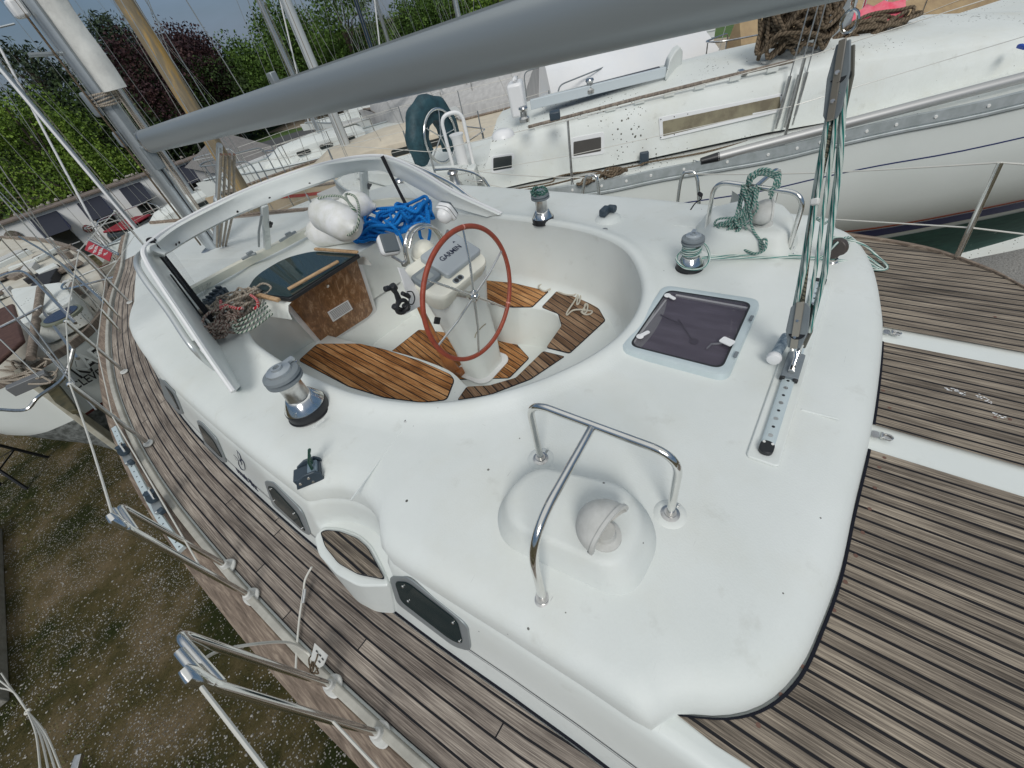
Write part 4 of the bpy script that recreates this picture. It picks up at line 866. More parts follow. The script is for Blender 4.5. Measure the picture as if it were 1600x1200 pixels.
for s_ in (-1, 1): m = MB(); m.lathe([(.005, 0), (.004, .002)], 12, t0 + td * .025 + tn * .013 * s_ + V(0, 0, .0075)); m.build('stop_screw', MT['inkwhite'], trk)
cc = Pz(1233, 570, ZR + .03); cc = t0 + td * ((cc - t0).dot(td)); M_ = frame(None, td)
m = MB(); m.rings([[cc + td * x + tn * a + V(0, 0, b) for a, b in ((-.030, -.004), (-.030, .014), (-.024, .018), (.024, .018), (.030, .014), (.030, -.004), (.024, -.006), (-.024, -.006))] for x in (-.075, .075)], True, True); car = m.build('traveller_car', MT['greypl'], boat, True, .002)
for s_ in (-1, 1): m = MB(); m.box(cc + td * (-.078) + tn * .022 * s_ + V(0, 0, .004), (.01, .018, .018), M_); m.build('car_bumper', MT['black'], car, True, .003)
m = MB(); m.box(cc + td * -.035 + V(0, 0, .026), (.045, .022, .018), M_); m.cyl(cc + td * -.02 + V(0, 0, .03), cc + td * .03 + V(0, 0, .085), .009); m.build('car_toggle', MT['steel'], car, True, .003)
m = MB(); k0 = cc + td * .02 + tn * .07 + V(0, 0, .02); m.tube([k0, k0 + td * .14 - tn * .015], .02, 14); q = m.build('boom_lock_tube', mat('mottled_blue_tube', (.10, .14, .18), .5, .3, var=(40, (.3, .35, .38), .1)), car)
m = MB(); m.lathe([(.008, 0), (.024, .004), (.028, .014), (.026, .028), (.02, .034)], 20, k0 - td * .03, td); m.build('tube_knob', MT['whitepl'], car)
# --- steering pedestal, console, instruments and wheel
PC = V(1.64, 1.91, 0)
ped = MB(); R = []
for z, w_, d_2, ox, oy in ((-2.15, .32, .27, .0, .02), (-2.12, .30, .25, 0, .02), (-1.9, .32, .26, .0, .02), (-1.6, .36, .27, -.02, .03), (-1.36, .42, .31, -.04, .0), (-1.30, .43, .32, -.04, -.01)):
    R.append([V(PC.x + ox + a, PC.y + oy + b, z) for a, b in roundrect(w_, d_2, .09, 6)])
ped.rings(R, True, True); pe = ped.build('steering_pedestal', MT['gel'], boat, True, angle=60)
m = MB(); m.prism([V(PC.x + a, PC.y + .02 + b, -2.144) for a, b in roundrect(.37, .34, .09)], .012); m.build('pedestal_foot', MT['whitepl'], pe, True, .004)
# cream console: wedge with its face tipped aft
tilt = Matrix.Rotation(r_(24), 3, 'X'); CN = V(PC.x - .11, PC.y - .06, -1.17)
def cn(x, y, z): return CN + tilt @ V(x, y, z)
m = MB(); R = []
for z, k in ((-.15, .86), (-.09, .95), (-.03, 1.0), (-.012, 1.0), (0, .965)):
    R.append([cn(a * k, b * k, z) for a, b in roundrect(.50, .33, .08, 6)])
m.rings(R, True, True); con = m.build('instrument_console', MT['cream'], pe, True, angle=50)
m = MB(); R = [[cn(a * k, b * k, z) for a, b in roundrect(.33, .235, .025, 4)] for z, k in ((.0, 1.0), (.028, 1.0), (.036, .95))]
R = [[p + tilt @ V(.080, .030, 0) for p in q] for q in R]; m.rings(R, True, True); pc = m.build('plotter_cover', MT['coverclear'], con, True, .002)
text('maker_lettering', 'GARMIN', cn(.075, .03, .0375), tilt @ V(1, 0, 0), tilt @ V(0, 1, 0), .050, MT['ink'], pc, bold=.0008)
m = MB(); m.add([cn(.165 + a, .075 + b, .0375) for a, b in ((-.012, 0), (.012, 0), (0, .014))], [(0, 1, 2)]); m.build('maker_mark', MT['ink'], pc, False)
m = MB(); R = [[cn(a * k - .175, b * k + .01, z) for a, b in roundrect(.15, .12, .02, 4)] for z, k in ((.0, 1.0), (.028, 1.0), (.034, .93))]; m.rings(R, True, True); cc_ = m.build('instrument_cover', MT['greypl'], con, True, .002)
m = MB(); m.sheet([cn(-.185 + a, .01 + b, .0355) for a, b in roundrect(.09, .07, .012)]); m.build('instrument_window', mat('grey_window', (.2, .22, .22), .3), cc_, False)
for x in (-.055, -.02): m = MB(); m.lathe([(.016, 0), (.014, .006)], 16, cn(x, -.125, 0), tilt @ V(0, 0, 1)); m.build('switch_button', MT['black'], con)
m = MB(); m.prism([cn(-.038 + a, -.125 + b, .001) for a, b in roundrect(.085, .04, .018)], .002); m.build('switch_plate', MT['greypl'], con, False)
# arch tube, compass dome and two pods
hp_ = [Py(a, b, 2.08) for a, b in [(638, 412), (633, 385), (640, 362), (656, 352), (674, 355), (687, 370), (692, 384)]]
MB().tube(spline(hp_, 5), .0145, 12).build('pedestal_guard', MT['steel'], con)
MB().tube(spline([p + V(.0, -.035, -.005) for p in hp_[1:]], 5), .008, 10).build('pedestal_guard_wire', MT['steel'], con)
q = Py(663, 394, 2.10); m = MB(); m.lathe([(.088, -.035), (.088, -.012), (.080, -.008), (.080, .01), (.072, .036), (.056, .058), (.034, .072), (.0, .077)], 28, q, (0, -.35, 1)); m.build('compass_cover', MT['cream'], con, True, angle=35)
def pod(c, ax, up, name_l):
    ax = Vector(ax).normalized(); M_ = frame(None, ax, up); m = MB()
    R = [[c + M_ @ V(x, a * k, b * k) for a, b in roundrect(.125, .125, .03, 5)] for x, k in ((-.012, .95), (-.005, 1), (.012, 1.0), (.03, .98), (.036, .93))]
    m.rings(R, True, True); o = m.build('instrument_pod', MT['whitepl'], con, True, angle=35)
    m = MB(); m.rings([[c + M_ @ V(x, a * 1.005, b * 1.005) for a, b in roundrect(.125, .125, .03, 5)] for x in (.004, .008)], True, True); m.build('pod_seam', MT['black'], o, False)
    m = MB(); m.rings([[c + M_ @ V(x, a * k + .0, b * k) for a, b in roundrect(.092, .112, .008, 3)] for x, k in ((.03, 1), (.048, 1), (.053, .95))], True, True); m.build('pod_cover', mat('slate_cover', (.075, .09, .10), .5), o, True, .002)
    m = MB(); m.lathe([(.055, 0), (.053, .02), (.042, .042), (.02, .056), (0, .058)], 22, c - ax * .012, -ax); m.build('pod_back', MT['whitepl'], o)
pod(Py(607, 384, 2.12), (-.12, -.78, .62), (.5, .5, 1), 0)
pod(Py(697, 333, 2.14), (.9, -.05, .42), (-.3, .0, 1), 1)
for a, b in (((632, 412), (612, 400)), ((690, 384), (700, 360))):
    p, q = Py(a[0], a[1], 2.08), Py(b[0], b[1], 2.12); m = MB(); m.cyl(p, q, .009); m.build('pod_bracket', MT['dullsteel'], con)
    m = MB(); m.box(p, (.035, .03, .03)); m.build('arch_clamp', MT['dullsteel'], con, True, .006)
# side plate with black ram mount and a loop of cable
pp = [Py(a, b, 1.86) for a, b in [(630, 432), (637, 428), (656, 470), (654, 480), (640, 492), (631, 450)]]
m = MB(); m.prism([Py(a, b, 1.88) for a, b in [(622, 418), (632, 420), (655, 455), (658, 478), (632, 492), (618, 490), (640, 470)]], V(0, .01, 0)); m.build('mount_plate', MT['whitepl'], pe, True, .003)
P = [Py(a, b, 1.84) for a, b in [(604, 452), (612, 449), (619, 458), (624, 470), (620, 480), (629, 486), (640, 478)]]
m = MB(); m.tube(P, [.012, .018, .014, .019, .012, .018, .010], 8); mt_ = m.build('device_mount', MT['black'], pe)
for a, b, r in (((601, 452), (608, 450), .016), ((612, 446), (617, 452), .022), ((628, 458), (640, 464), .013), ((615, 478), (623, 484), .018), ((632, 476), (637, 484), .02)): m = MB(); m.cyl(Py(*a, 1.83), Py(*b, 1.83), r, seg=10); m.build('mount_joint', MT['black'], mt_, True, .003)
m = MB(); c = Py(628, 479, 1.82); m.tube([c + V(.04 * math.cos(t), 0, .035 * math.sin(t)) for t in [2 * PI * i / 20 for i in range(20)]], .012, 8, True); m.build('mount_ring', MT['black'], mt_)
m = MB(); m.tube(spline([Py(a, b, 1.80) for a, b in [(636, 456), (644, 456), (648, 466), (645, 475), (639, 474), (640, 462), (636, 458)]], 6), .0035, 6); m.build('cable_loop', MT['black'], mt_)
m = MB(); c = Py(683, 501, 1.84); m.box(c, (.05, .01, .045), Matrix.Rotation(.7, 3, 'Y')); m.build('engine_switch', MT['black'], pe, True, .003)
m = MB(); m.tube(bendtube([Py(a, b, 1.80) for a, b in [(742, 528), (744, 520), (755, 509), (759, 506)]], .02), .003, 6); m.build('locker_outline', mat('tan_line', (.2, .18, .12), .6), pe)
# varnished folded table leaf in front of the pedestal
tl = [Pn(a, b, Pz(700, 580, -2.08), V(.75, .66, -.05).normalized()) for a, b in [(650, 478), (664, 488), (690, 540), (719, 578), (712, 587), (694, 573), (668, 520)]]
m = MB(); m.prism(tl, V(.02, .02, 0)); m.build('table_leaf', MT['varnish'], pe, True, .003)
p_ = tl[3]; m = MB(); m.box(p_ + V(-.0, 0, -.02), (.07, .05, .04)); m.build('leaf_stop', MT['varnish'], pe, True, .004)
# the wheel: leather rim with stitching, six steel spokes
WC, WR = V(1.6925, 1.8857, -1.4995) * .865, .47 * .865 - .012
U = V(1, .034, 0).normalized(); n_ = V(.0, -math.cos(r_(-3)), -math.sin(r_(-3))); n_ = (n_ - U * n_.dot(U)).normalized(); Wv = n_.cross(U); Wv = -Wv if Wv.z < 0 else Wv
def wp_(a, r=WR, o=0): return WC + U * r * math.cos(a) + Wv * r * math.sin(a) + n_ * o
m = MB(); m.tube([wp_(2 * PI * i / 96) for i in range(96)], .0145, 14, True); wheel = m.build('steering_wheel', MT['red'], boat)
wheel2 = MB(); P = [wp_(2 * PI * i / 600, WR - .0145) for i in range(600)]
st_ = MB(); st_.tube([wp_(2 * PI * i / 96, WR - .0138, .004) for i in range(96)], .0016, 6, True); st_.build('wheel_stitching', ropemat('stitch', (.55, .35, .28), (.2, .04, .02), .5, 110, 0), wheel)
base_a = r_(75)
for k in range(6):
    a = base_a + k * PI / 3; m = MB(); m.tube([wp_(a, .03, .02), wp_(a, WR * .5, .022), wp_(a, WR - .008, 0)], [.0085, .0075, .0062], 10); sk = m.build('wheel_spoke', MT['steel'], wheel)
for a in (base_a, base_a + PI * 4 / 3 + .1):
    m = MB(); m.tube([wp_(a + d) for d in (-.012, 0, .012)], .0155, 12); m.build('rim_joint', mat('pink_tape', (.5, .22, .18), .6), wheel)
m = MB(); m.lathe([(.02, -.03), (.03, 0), (.036, .012), (.036, .03), (.03, .036), (.018, .038), (.018, .05), (.012, .054)], 24, WC, -n_ if n_.y > 0 else n_); m.build('wheel_hub', MT['steel'], wheel, True, angle=35)
for k in range(6): m = MB(); m.lathe([(.007, 0), (.006, .006)], 8, wp_(base_a + k * PI / 3 + .5, .026, .036), n_); m.build('hub_bolt', MT['dullsteel'], wheel)
m = MB(); m.cyl(WC, WC - n_ * .26, .022); m.build('wheel_shaft', MT['dullsteel'], wheel)
# --- loose gear in the cockpit and on the roof (each a thing of its own)
cord = [(800 + x / 4, 300 + y / 4) for x, y in [(240, 605), (200, 620), (165, 595), (185, 578), (260, 575), (340, 590), (425, 605), (430, 640), (420, 690), (405, 700), (412, 640), (380, 645), (330, 640), (290, 625)]]
c2 = [(800 + x / 4, 300 + y / 4) for x, y in [(415, 640), (385, 690), (345, 750), (345, 768), (380, 740), (430, 735), (470, 740), (500, 745), (490, 762), (455, 765), (440, 745), (460, 710), (470, 700)]]
m = MB(); m.tube(spline([Pz(a, b, ZB + .016) for a, b in cord], 5), .0062, 8); m.tube(spline([Pz(a, b, ZB + .016) for a, b in c2], 5), .0062, 8); m.tube(spline([Pz(a, b, ZB + .02) for a, b in [(913, 486), (914, 476), (918, 476), (917, 486), (912, 490), (908, 487)]], 5), .006, 8)
tag(m.build('cord', MT['rope_cream']), 'cream cord lying knotted on the teak seat behind the wheel', 'cord')
# fenders
def fender(a, b, r, label, fl=1.0):
    d = (b - a); L_ = d.length; ax = d.normalized(); m = MB()
    m.lathe([(.022, -.02), (.03, .0), (r * .55, .02), (r * .85, .055), (r, .11), (r * 1.0, L_ * .5), (r, L_ - .11), (r * .85, L_ - .055), (r * .55, L_ - .02), (.03, L_), (.022, L_ + .02)], 28, a, ax)
    o = m.build('fender', MT['fender'], None, True, angle=60); tag(o, label, 'fender', 'white fenders stowed behind the windscreen')
    m = MB(); m.tube([b + ax * .012 + (frame(None, ax) @ V(0, .010 * math.cos(t), .010 * math.sin(t))) for t in [2 * PI * i / 14 for i in range(14)]], .004, 6, True); m.build('eye', mat('dark_pink_eye', (.12, .05, .05), .6), o); return o
fa, fb = Pz(490, 332, ZR + .27), Pz(570, 350, ZR + .27)
fender(Pz(482, 366, ZR + .11), Pz(572, 352, ZR + .11), .115, 'lower white fender lying on the roof behind the windscreen')
fender(Pz(497, 330, ZR + .33), Pz(553, 356, ZR + .28), .125, 'upper white fender with a green flecked lanyard laid over it')
fender(Pz(530, 318, ZR + .3), Pz(583, 322, ZR + .22), .105, 'white fender with its round end towards the blue rope')
m = MB(); P = [Pz(a, b, z) for a, b, z in [(497, 310, ZR + .45), (515, 306, ZR + .46), (535, 308, ZR + .46), (550, 322, ZR + .45), (556, 330, ZR + .43), (548, 322, ZR + .46), (540, 304, ZR + .44), (553, 306, ZR + .42), (560, 320, ZR + .40), (561, 340, ZR + .36), (557, 356, ZR + .30), (545, 367, ZR + .25), (535, 360, ZR + .27), (531, 347, ZR + .31)]]
m.tube(spline(P, 6), .0085, 8); tag(m.build('lanyard', MT['rope_grn2']), 'green flecked white lanyard looped over the upper fender', 'rope')
# blue rope pile
rb = random.Random(21); m = MB()
def coil(m, cx, cy, z0, n, rx, ry, r, rnd, pts=9, zj=.05, rot=0):
    for k in range(n):
        ph = rnd.random() * 6.28; ax_ = rx * rnd.uniform(.45, 1.05); ay = ry * rnd.uniform(.45, 1.05); ox, oy = rnd.uniform(-.25, .25) * rx, rnd.uniform(-.25, .25) * ry; P = []
        for i in range(pts):
            t = 2 * PI * i / pts + ph; x = ox + ax_ * math.cos(t) * rnd.uniform(.8, 1.15); y = oy + ay * math.sin(t) * rnd.uniform(.8, 1.15)
            P.append(V(cx + x * math.cos(rot) - y * math.sin(rot), cy + x * math.sin(rot) + y * math.cos(rot), z0 + r + rnd.uniform(0, zj) + zj * .5 * k / n))
        m.tube(spline(P, 5, True), r, 8, True)
c = Pz(600, 352, ZR + .08); coil(m, c.x, c.y, ZR, 9, .28, .13, .0125, rb, zj=.13, rot=-.8)
c = Pz(578, 368, ZR + .05); coil(m, c.x, c.y, ZR, 4, .13, .09, .0125, rb, zj=.06, rot=-.8)
c = Pz(655, 335, ZR + .12); coil(m, c.x, c.y, ZR, 7, .13, .11, .0125, rb, zj=.16)
m.tube(spline([Pz(a, b, z) for a, b, z in [(602, 345, ZR + .18), (612, 352, ZR + .16), (622, 362, ZR + .10), (628, 375, ZR + .03), (633, 390, ZR - .10), (636, 400, ZR - .2)]], 5), .0125, 8)
m.tube(spline([Pz(a, b, z) for a, b, z in [(650, 345, ZR + .1), (655, 360, ZR + .03), (658, 372, ZR - .05), (668, 378, ZR - .1), (672, 360, ZR), (668, 340, ZR + .1)]], 5), .0125, 8)
tag(m.build('rope_pile', MT['rope_blue']), 'bright blue rope heaped on the roof behind the instruments', 'rope')
# tan, red and green flecked lines beside the hatch
rb = random.Random(4); m = MB(); c = Pz(372, 480, ZR + .05); coil(m, c.x, c.y, ZR, 13, .21, .16, .0075, rb, zj=.10, rot=-.4)
c = Pz(352, 515, ZR + .04); tag(m.build('rope_coil', MT['rope_tan']), 'tan coil of line on the roof beside the dark sliding hatch', 'rope coil', 'halyard tails coiled on the roof')
m = MB(); coil(m, c.x, c.y, ZR, 10, .13, .10, .0085, rb, zj=.10); tag(m.build('rope_coil', ropemat('tan_pink', (.36, .30, .25), (.14, .06, .05), .3, 45, 2)), 'smaller brown tan coil under the strap by the port windscreen foot', 'rope coil', 'halyard tails coiled on the roof')
m = MB(); z = ZR + .14
m.tube(spline([Pz(a, b, z) for a, b in [(345, 470), (346, 484), (352, 477), (362, 480), (372, 482), (380, 481)]], 5), .0095, 8); m.tube(spline([Pz(a, b, z) for a, b in [(392, 461), (401, 468), (403, 478), (396, 483)]], 5), .0095, 8)
tag(m.build('rope', MT['rope_red']), 'red flecked line showing through the tan coil by the hatch', 'rope')
m = MB(); z = ZR + .09
for o_ in (0, 6, 12, -5): m.tube(spline([Pz(a + o_ * .6, b + o_, z) for a, b in [(418, 478), (408, 486), (395, 496), (380, 504), (366, 508), (360, 505)]], 5), .0078, 8)
tag(m.build('rope', MT['rope_grn2']), 'green flecked white lines laid along the edge of the cockpit', 'rope')
m = MB(); q0 = V(0, 0, 0)
for k in range(5):
    p = Pz(327 + k * 5, 476 - k * 5, ZR + .05); m = MB(); m.box(p, (.035, .09, .06), Matrix.Rotation(.5, 3, 'Z')); m.box(p + V(0, .0, .035), (.02, .05, .03), Matrix.Rotation(.5, 3, 'Z')); m.build('rope_clutch', MT['bluegrey'], boat, True, .008)
# --- mainsheet tackle: upper and lower block and the falls of white and green line
ub, lb = Px(1324, 55, MX + .0), Px(1250, 510, 1.52)
ms = thing('mainsheet_tackle', 'four part mainsheet tackle of white and green line between boom and traveller', 'tackle', tuple(lb))
dU = (ub - lb).normalized(); view = -(lb.normalized()); sd_ = dU.cross(view).normalized(); MM = Matrix((( sd_.x, view.x, dU.x), (sd_.y, view.y, dU.y), (sd_.z, view.z, dU.z)))
MM = MM @ Matrix.Rotation(.35, 3, 'Z')
def block(c, L_, w_, th, name, up=1):
    m = MB(); k = .5
    prof = [(-w_ * .30, -L_ * .5), (w_ * .30, -L_ * .5), (w_ * .5, -L_ * .1), (w_ * .42, L_ * .4), (w_ * .25, L_ * .5), (-w_ * .25, L_ * .5), (-w_ * .42, L_ * .4), (-w_ * .5, -L_ * .1)]
    if up < 0: prof = [(a, -b) for a, b in prof]
    a = None
    for s_ in (-1, 1):
        m = MB(); m.prism([c + MM @ V(x, s_ * th, z) for x, z in prof], MM @ V(0, .006 * s_, 0)); o = m.build(name, mat('grey_green_block', (.10, .10, .085), .5) if s_ < 0 else MT['greypl'], ms if a is None else a, True, .003)
        if a is None: a = o
    m = MB(); m.box(c + MM @ V(-.0, th + .010, 0), (w_ * .34, .005, L_ * 1.04), MM); m.build('block_strap', mat('taupe_metal', (.27, .25, .22), .35, .6), a, True, .002)
    for z in (-.25, .12): m = MB(); m.lathe([(.006, 0), (.005, .003)], 10, c + MM @ V(0, th + .012, L_ * z), MM @ V(0, 1, 0)); m.build('block_pin', MT['dullsteel'], a)
    m = MB(); m.cyl(c + MM @ V(0, -th, -up * L_ * .12), c + MM @ V(0, th, -up * L_ * .12), w_ * .4, seg=20); m.build('sheave', MT['black'], a)
    return a
ub2 = ub.lerp(lb, .12)
block(ub2, .17, .05, .012, 'upper_block', -1); block(lb, .20, .074, .018, 'lower_block', 1)
m = MB(); p = ub2 + dU * .11; m.tube([p + sd_ * .016 * math.cos(t) + dU * (.022 * math.sin(t) + .02) for t in [2 * PI * i / 16 for i in range(16)]], .004, 8, True); m.build('shackle', MT['steel'], ms)
m = MB(); p = p + dU * .045; m.tube([p + view * .014 * math.cos(t) + dU * (.022 * math.sin(t) + .02) for t in [2 * PI * i / 16 for i in range(16)]], .004, 8, True); m.build('shackle', MT['steel'], ms)
m = MB(); p = lb - dU * .085
for s_ in (-1, 1): m.tube([p + sd_ * .014 * s_ + dU * (.012), p + sd_ * .019 * s_, p + sd_ * .012 * s_ - dU * .03, p - dU * .038], .004, 8)
m.build('shackle', MT['steel'], ms)
m = MB(); m.cyl(p - dU * .03, cc + V(0, 0, .05), .009); m.build('tackle_toggle', MT['steel'], ms)
falls = [(-.030, -.012, .0, -.028, -.01), (-.022, .0, .010, -.020, .012), (-.012, -.01, -.012, -.012, -.012), (.008, .004, .004, .014, .006), (.016, -.006, .014, .024, -.008), (.025, .006, .02, .030, .01)]
for i, (a, b, c_, d2, e_) in enumerate(falls):
    m = MB(); A = ub2 + MM @ V(a * .6, b, .02 - .01 * i * .3); B = lb + MM @ V(d2 * 1.25, e_, -.0 - .012 * (i % 3)); m.tube([A, A.lerp(B, .3) + MM @ V(c_ * .9, 0, 0), A.lerp(B, .7) + MM @ V(c_ * .9 + .003, 0, 0), B], .0062, 8); m.build('fall', MT['rope_green'], ms)
for i in range(3):
    A = ub2 + MM @ V(.010 + .006 * i, .012, -.02); B = V(2.62, .02, ZR + .11) + V(.01 * i, -.012 * i, 0); m = MB(); m.tube([A, A.lerp(B, .35) + V(-.28, -.0, -.08), A.lerp(B, .8) + V(-.08, 0, -.05), B], .0062, 8) if i == 0 else None
    if i == 0: m.build('fall', MT['rope_green'], ms)
m = MB(); A = ub2 + MM @ V(-.004, .0, -.09); B = lb + MM @ V(-.004, 0, .10); m.tube([A, A.lerp(B, .5) + MM @ V(-.010, 0, 0), B], .007, 8); m.build('fall', ropemat('dirty_fall', (.16, .15, .11), (.06, .06, .05), .4, 60, 2), ms)
m = MB(); m.box(ub.lerp(lb, .47) + MM @ V(-.008, .015, 0), (.022, .02, .02), MM); m.build('tackle_band', MT['inkwhite'], ms, True, .004)
# stand up block at the starboard quarter
bp_ = Pz(1298, 412, ZR - .01); m = MB(); m.lathe([(.045, 0), (.045, .004), (.03, .007)], 24, bp_); sb = m.build('standing_block', MT['dullsteel'], boat)
m = MB(); P = [bp_ + V(.024 * math.cos(t * 5) * (1 - t * .02), .024 * math.sin(t * 5) * (1 - t * .02), .008 + .022 * t / 5) for t in [i * .1 for i in range(50)]]; m.tube(P, .003, 6); m.build('block_spring', MT['steel'], sb)
bc = bp_ + V(.0, 0, .085); Mb = frame(None, V(.3, .95, 0)); m = MB(); m.prism([bc + Mb @ V(x, .016, z) for x, z in [(.045 * math.cos(t) * (1 if math.sin(t) > -.3 else .7), .05 * math.sin(t)) for t in [2 * PI * i / 22 for i in range(22)]]], Mb @ V(0, -.032, 0)); m.build('block_cheek', mat('brown_black', (.05, .04, .035), .4), sb, True, .004)
m = MB(); m.prism([bc + Mb @ V(x, -.018, z) for x, z in [(-.016, -.055), (.018, -.055), (.012, .02), (-.008, .022)]], Mb @ V(0, -.004, 0)); m.build('cheek_strap', mat('taupe_metal2', (.4, .38, .34), .35, .5), sb, True, .002)
# line from the block to the winch and its bights on the quarter
m = MB(); k0 = Pz(1083, 404, ZR + .06)
m.tube(spline([k0, Pz(1150, 403, ZR + .02), Pz(1230, 402, ZR + .012), Pz(1280, 402, ZR + .02), bc + V(0, 0, .04), Pz(1330, 372, ZR + .0), Pz(1345, 392, ZR - .06), Pz(1372, 414, ZA + .012), Pz(1380, 421, ZA + .012), Pz(1370, 418, ZA + .012), Pz(1345, 400, ZR - .04), Pz(1338, 397, ZR - .02), Pz(1345, 408, ZR - .05), Pz(1370, 420, ZA + .014)], 7), .0060, 8)
m.tube(spline([k0 + V(0, .01, 0), Pz(1150, 399, ZR + .02), Pz(1230, 398, ZR + .012), Pz(1290, 405, ZR + .01), Pz(1330, 409, ZR - .02), Pz(1356, 419, ZA + .02), Pz(1378, 422, ZA + .012), Pz(1386, 416, ZA + .012), Pz(1368, 398, ZA + .03), Pz(1350, 383, ZR - .04), Pz(1322, 373, ZR - .0), Pz(1300, 372, ZR + .02), Pz(1318, 388, ZR + .0), Pz(1326, 380, ZR + .0)], 7), .0060, 8)
tag(m.build('rope', MT['rope_green']), 'white and green line from the winch round the quarter block, bights on the teak', 'rope')
# hank of line hung on the starboard guard rail
rb = random.Random(9)
top_ = A_[0].lerp(A_[1], .62) + V(0, 0, .515); m = MB()
hk = Pz(1175, 295, -.78); hk = V((A_[0].x + A_[1].x) / 2, 0, 0); 
def hp3(a, b, d=0): return Pn(a, b, A_[0] + V(.0, 0, 0) - V(d, 0, 0), V(A_[1].y - A_[0].y, -(A_[1].x - A_[0].x), 0).normalized())
for k in range(9):
    j = lambda s_: rb.uniform(-s_, s_)
    m.tube(spline([hp3(1168 + j(5), 290 + j(3), .02 + j(.015)), hp3(1175 + j(5), 275 + j(6), .0 + j(.02)), hp3(1195 + j(5), 268 + j(5), -.03), hp3(1215 + j(4), 275 + j(5), -.03), hp3(1214 + j(4), 290 + j(6), .0), hp3(1205 + j(4), 303 + j(8), .01)], 5), .0058, 7)
for k in range(12):
    j = lambda s_: rb.uniform(-s_ * 1.5, s_ * 1.5)
    m.tube(spline([hp3(1172 + j(9), 292 + j(3), .03 + j(.015)), hp3(1166 + j(8), 320 + j(5), .04 + j(.02)), hp3(1160 + j(9), 340 + j(5), .045 + j(.02)), hp3(1150 + j(14), 360 + j(6), .05 + j(.02)), hp3(1132 + j(12), 376 + j(5), .04 + j(.02)), hp3(1122 + j(6), 366 + j(6), .04), hp3(1130 + j(8), 350 + j(6), .05 + j(.02)), hp3(1158 + j(6), 344 + j(6), .06), hp3(1178 + j(7), 315 + j(8), .04), hp3(1178 + j(7), 292, .02)], 5), .0058, 7)
m.tube(spline([hp3(1172, 345, .05), hp3(1178, 362, .06), hp3(1190, 378, .08), hp3(1196, 388, .09), hp3(1190, 392, .09), hp3(1188, 378, .08), hp3(1197, 374, .1), hp3(1195, 390, .12), hp3(1180, 396, .12), hp3(1162, 390, .1), hp3(1148, 384, .06)], 6), .0062, 8)
tag(m.build('rope_hank', MT['rope_greend']), 'hank of green and white line hung over the guard rail by the far vent', 'rope coil')
m = MB(); m.tube(spline([hp3(1092, 300, 0), hp3(1096, 310, .02), hp3(1086, 318, .03), hp3(1079, 328, .03)], 5), [.006, .012, .016, .013, .004], 8, flat=.4); tag(m.build('cover_strap', MT['strap']), 'black strap end hanging from the rail leg beside the aft winch', 'strap')
# --- port side deck: stanchions, lifelines, genoa track
def Pxh(base, px, py):
    """point straight above base, picked by its bearing"""
    d = ray(px, py); t = (d.x * base.x + d.y * base.y) / (d.x * d.x + d.y * d.y); return V(base.x, base.y, d.z * t)
def gate(b1, b2, topx, lean, label=None):
    f1, f2 = Pz(*b1, ZS + .03), Pz(*b2, ZS + .03); tp = Pxh(f1, *topx); h_ = min(tp.z - f1.z, .86); t_ = f1 + V(lean, .02, h_); t2 = f2 + V(lean * .8 + .0, -.04, h_ * .985)
    m = MB(); m.tube(bendtube([f1, t_, t_.lerp(t2, .5) + V(0, 0, .012)], .05), .0115, 12); s_ = m.build('stanchion', MT['steel'], boat)
    m = MB(); m.tube(bendtube([f2, t2 + V(0, 0, -.03), t_ + V(0, .01, -.06)], .05), .0115, 12); m.build('stanchion_brace', MT['steel'], s_)
    m = MB(); m.tube([t_ + V(0, 0, -.02), t_ + V(-.002, .015, .03), t_ + V(0, .03, .045)], [.014, .018, .010], 10); m.build('stanchion_head', MT['steel'], s_)
    for f in (f1, f2): m = MB(); m.prism([f + V(.004 + (.035 * math.cos(t)), .048 * math.sin(t) * (1 - .3 * math.cos(t)), -.025) for t in [2 * PI * i / 24 for i in range(24)]], .012); m.lathe([(.022, -.015), (.017, .02)], 16, f); m.build('stanchion_foot', MT['dirtywhite'], s_, True, .004)
    return t_, t2
T1, T1b = gate((590, 1146), (516, 1070), (292, 1038), 0, '')
T2, T2b = gate((388, 930), (352, 883), (182, 836), 0, '')
def post(b, tpx):
    f = Pz(*b, ZS + .03); tp = Pxh(f, *tpx); h_ = min(tp.z - f.z, .72); t_ = f + V(0, 0, h_); m = MB(); m.tube([f, t_], .0125, 12); s_ = m.build('stanchion', MT['dullsteel'], boat)
    m = MB(); m.prism([f + V(.03 * math.cos(t), .04 * math.sin(t), -.025) for t in [2 * PI * i / 20 for i in range(20)]], .01); m.build('stanchion_foot', MT['dirtywhite'], s_, True, .003)
    m = MB(); m.lathe([(.015, -.01), (.016, .006), (.008, .014)], 12, t_); m.build('stanchion_head', MT['steel'], s_); return t_, f
T3, f3 = post((228, 690), (105, 603)); T4, f4 = post((191, 578), (108, 500)); 
T5, f5 = post((200, 470), (140, 385)); T6, f6 = post((238, 398), (180, 330))
LW = []
wire(T1 + V(0, -.02, .02), V(-.22, -1.2, T1.z - .02), .0045, 'lifeline', 'whitewire'); wire(T2 + V(0, .02, .03), T3, .0045, 'lifeline', 'whitewire', sag=.01); wire(T3, T4, .0045, 'lifeline', 'whitewire'); wire(T4, T5, .0045, 'lifeline', 'whitewire'); wire(T5, T6, .0045, 'lifeline', 'whitewire')
lo_ = lambda t, f: f.lerp(t, .48)
wire(lo_(T3, f3), lo_(T4, f4), .0035, 'lifeline', 'whitewire'); wire(lo_(T4, f4), lo_(T5, f5), .0035, 'lifeline', 'whitewire'); wire(lo_(T5, f5), lo_(T6, f6), .0035, 'lifeline', 'whitewire'); wire(V(T2.x, T2.y, ZS + .33), lo_(T3, f3), .0035, 'lifeline', 'whitewire')
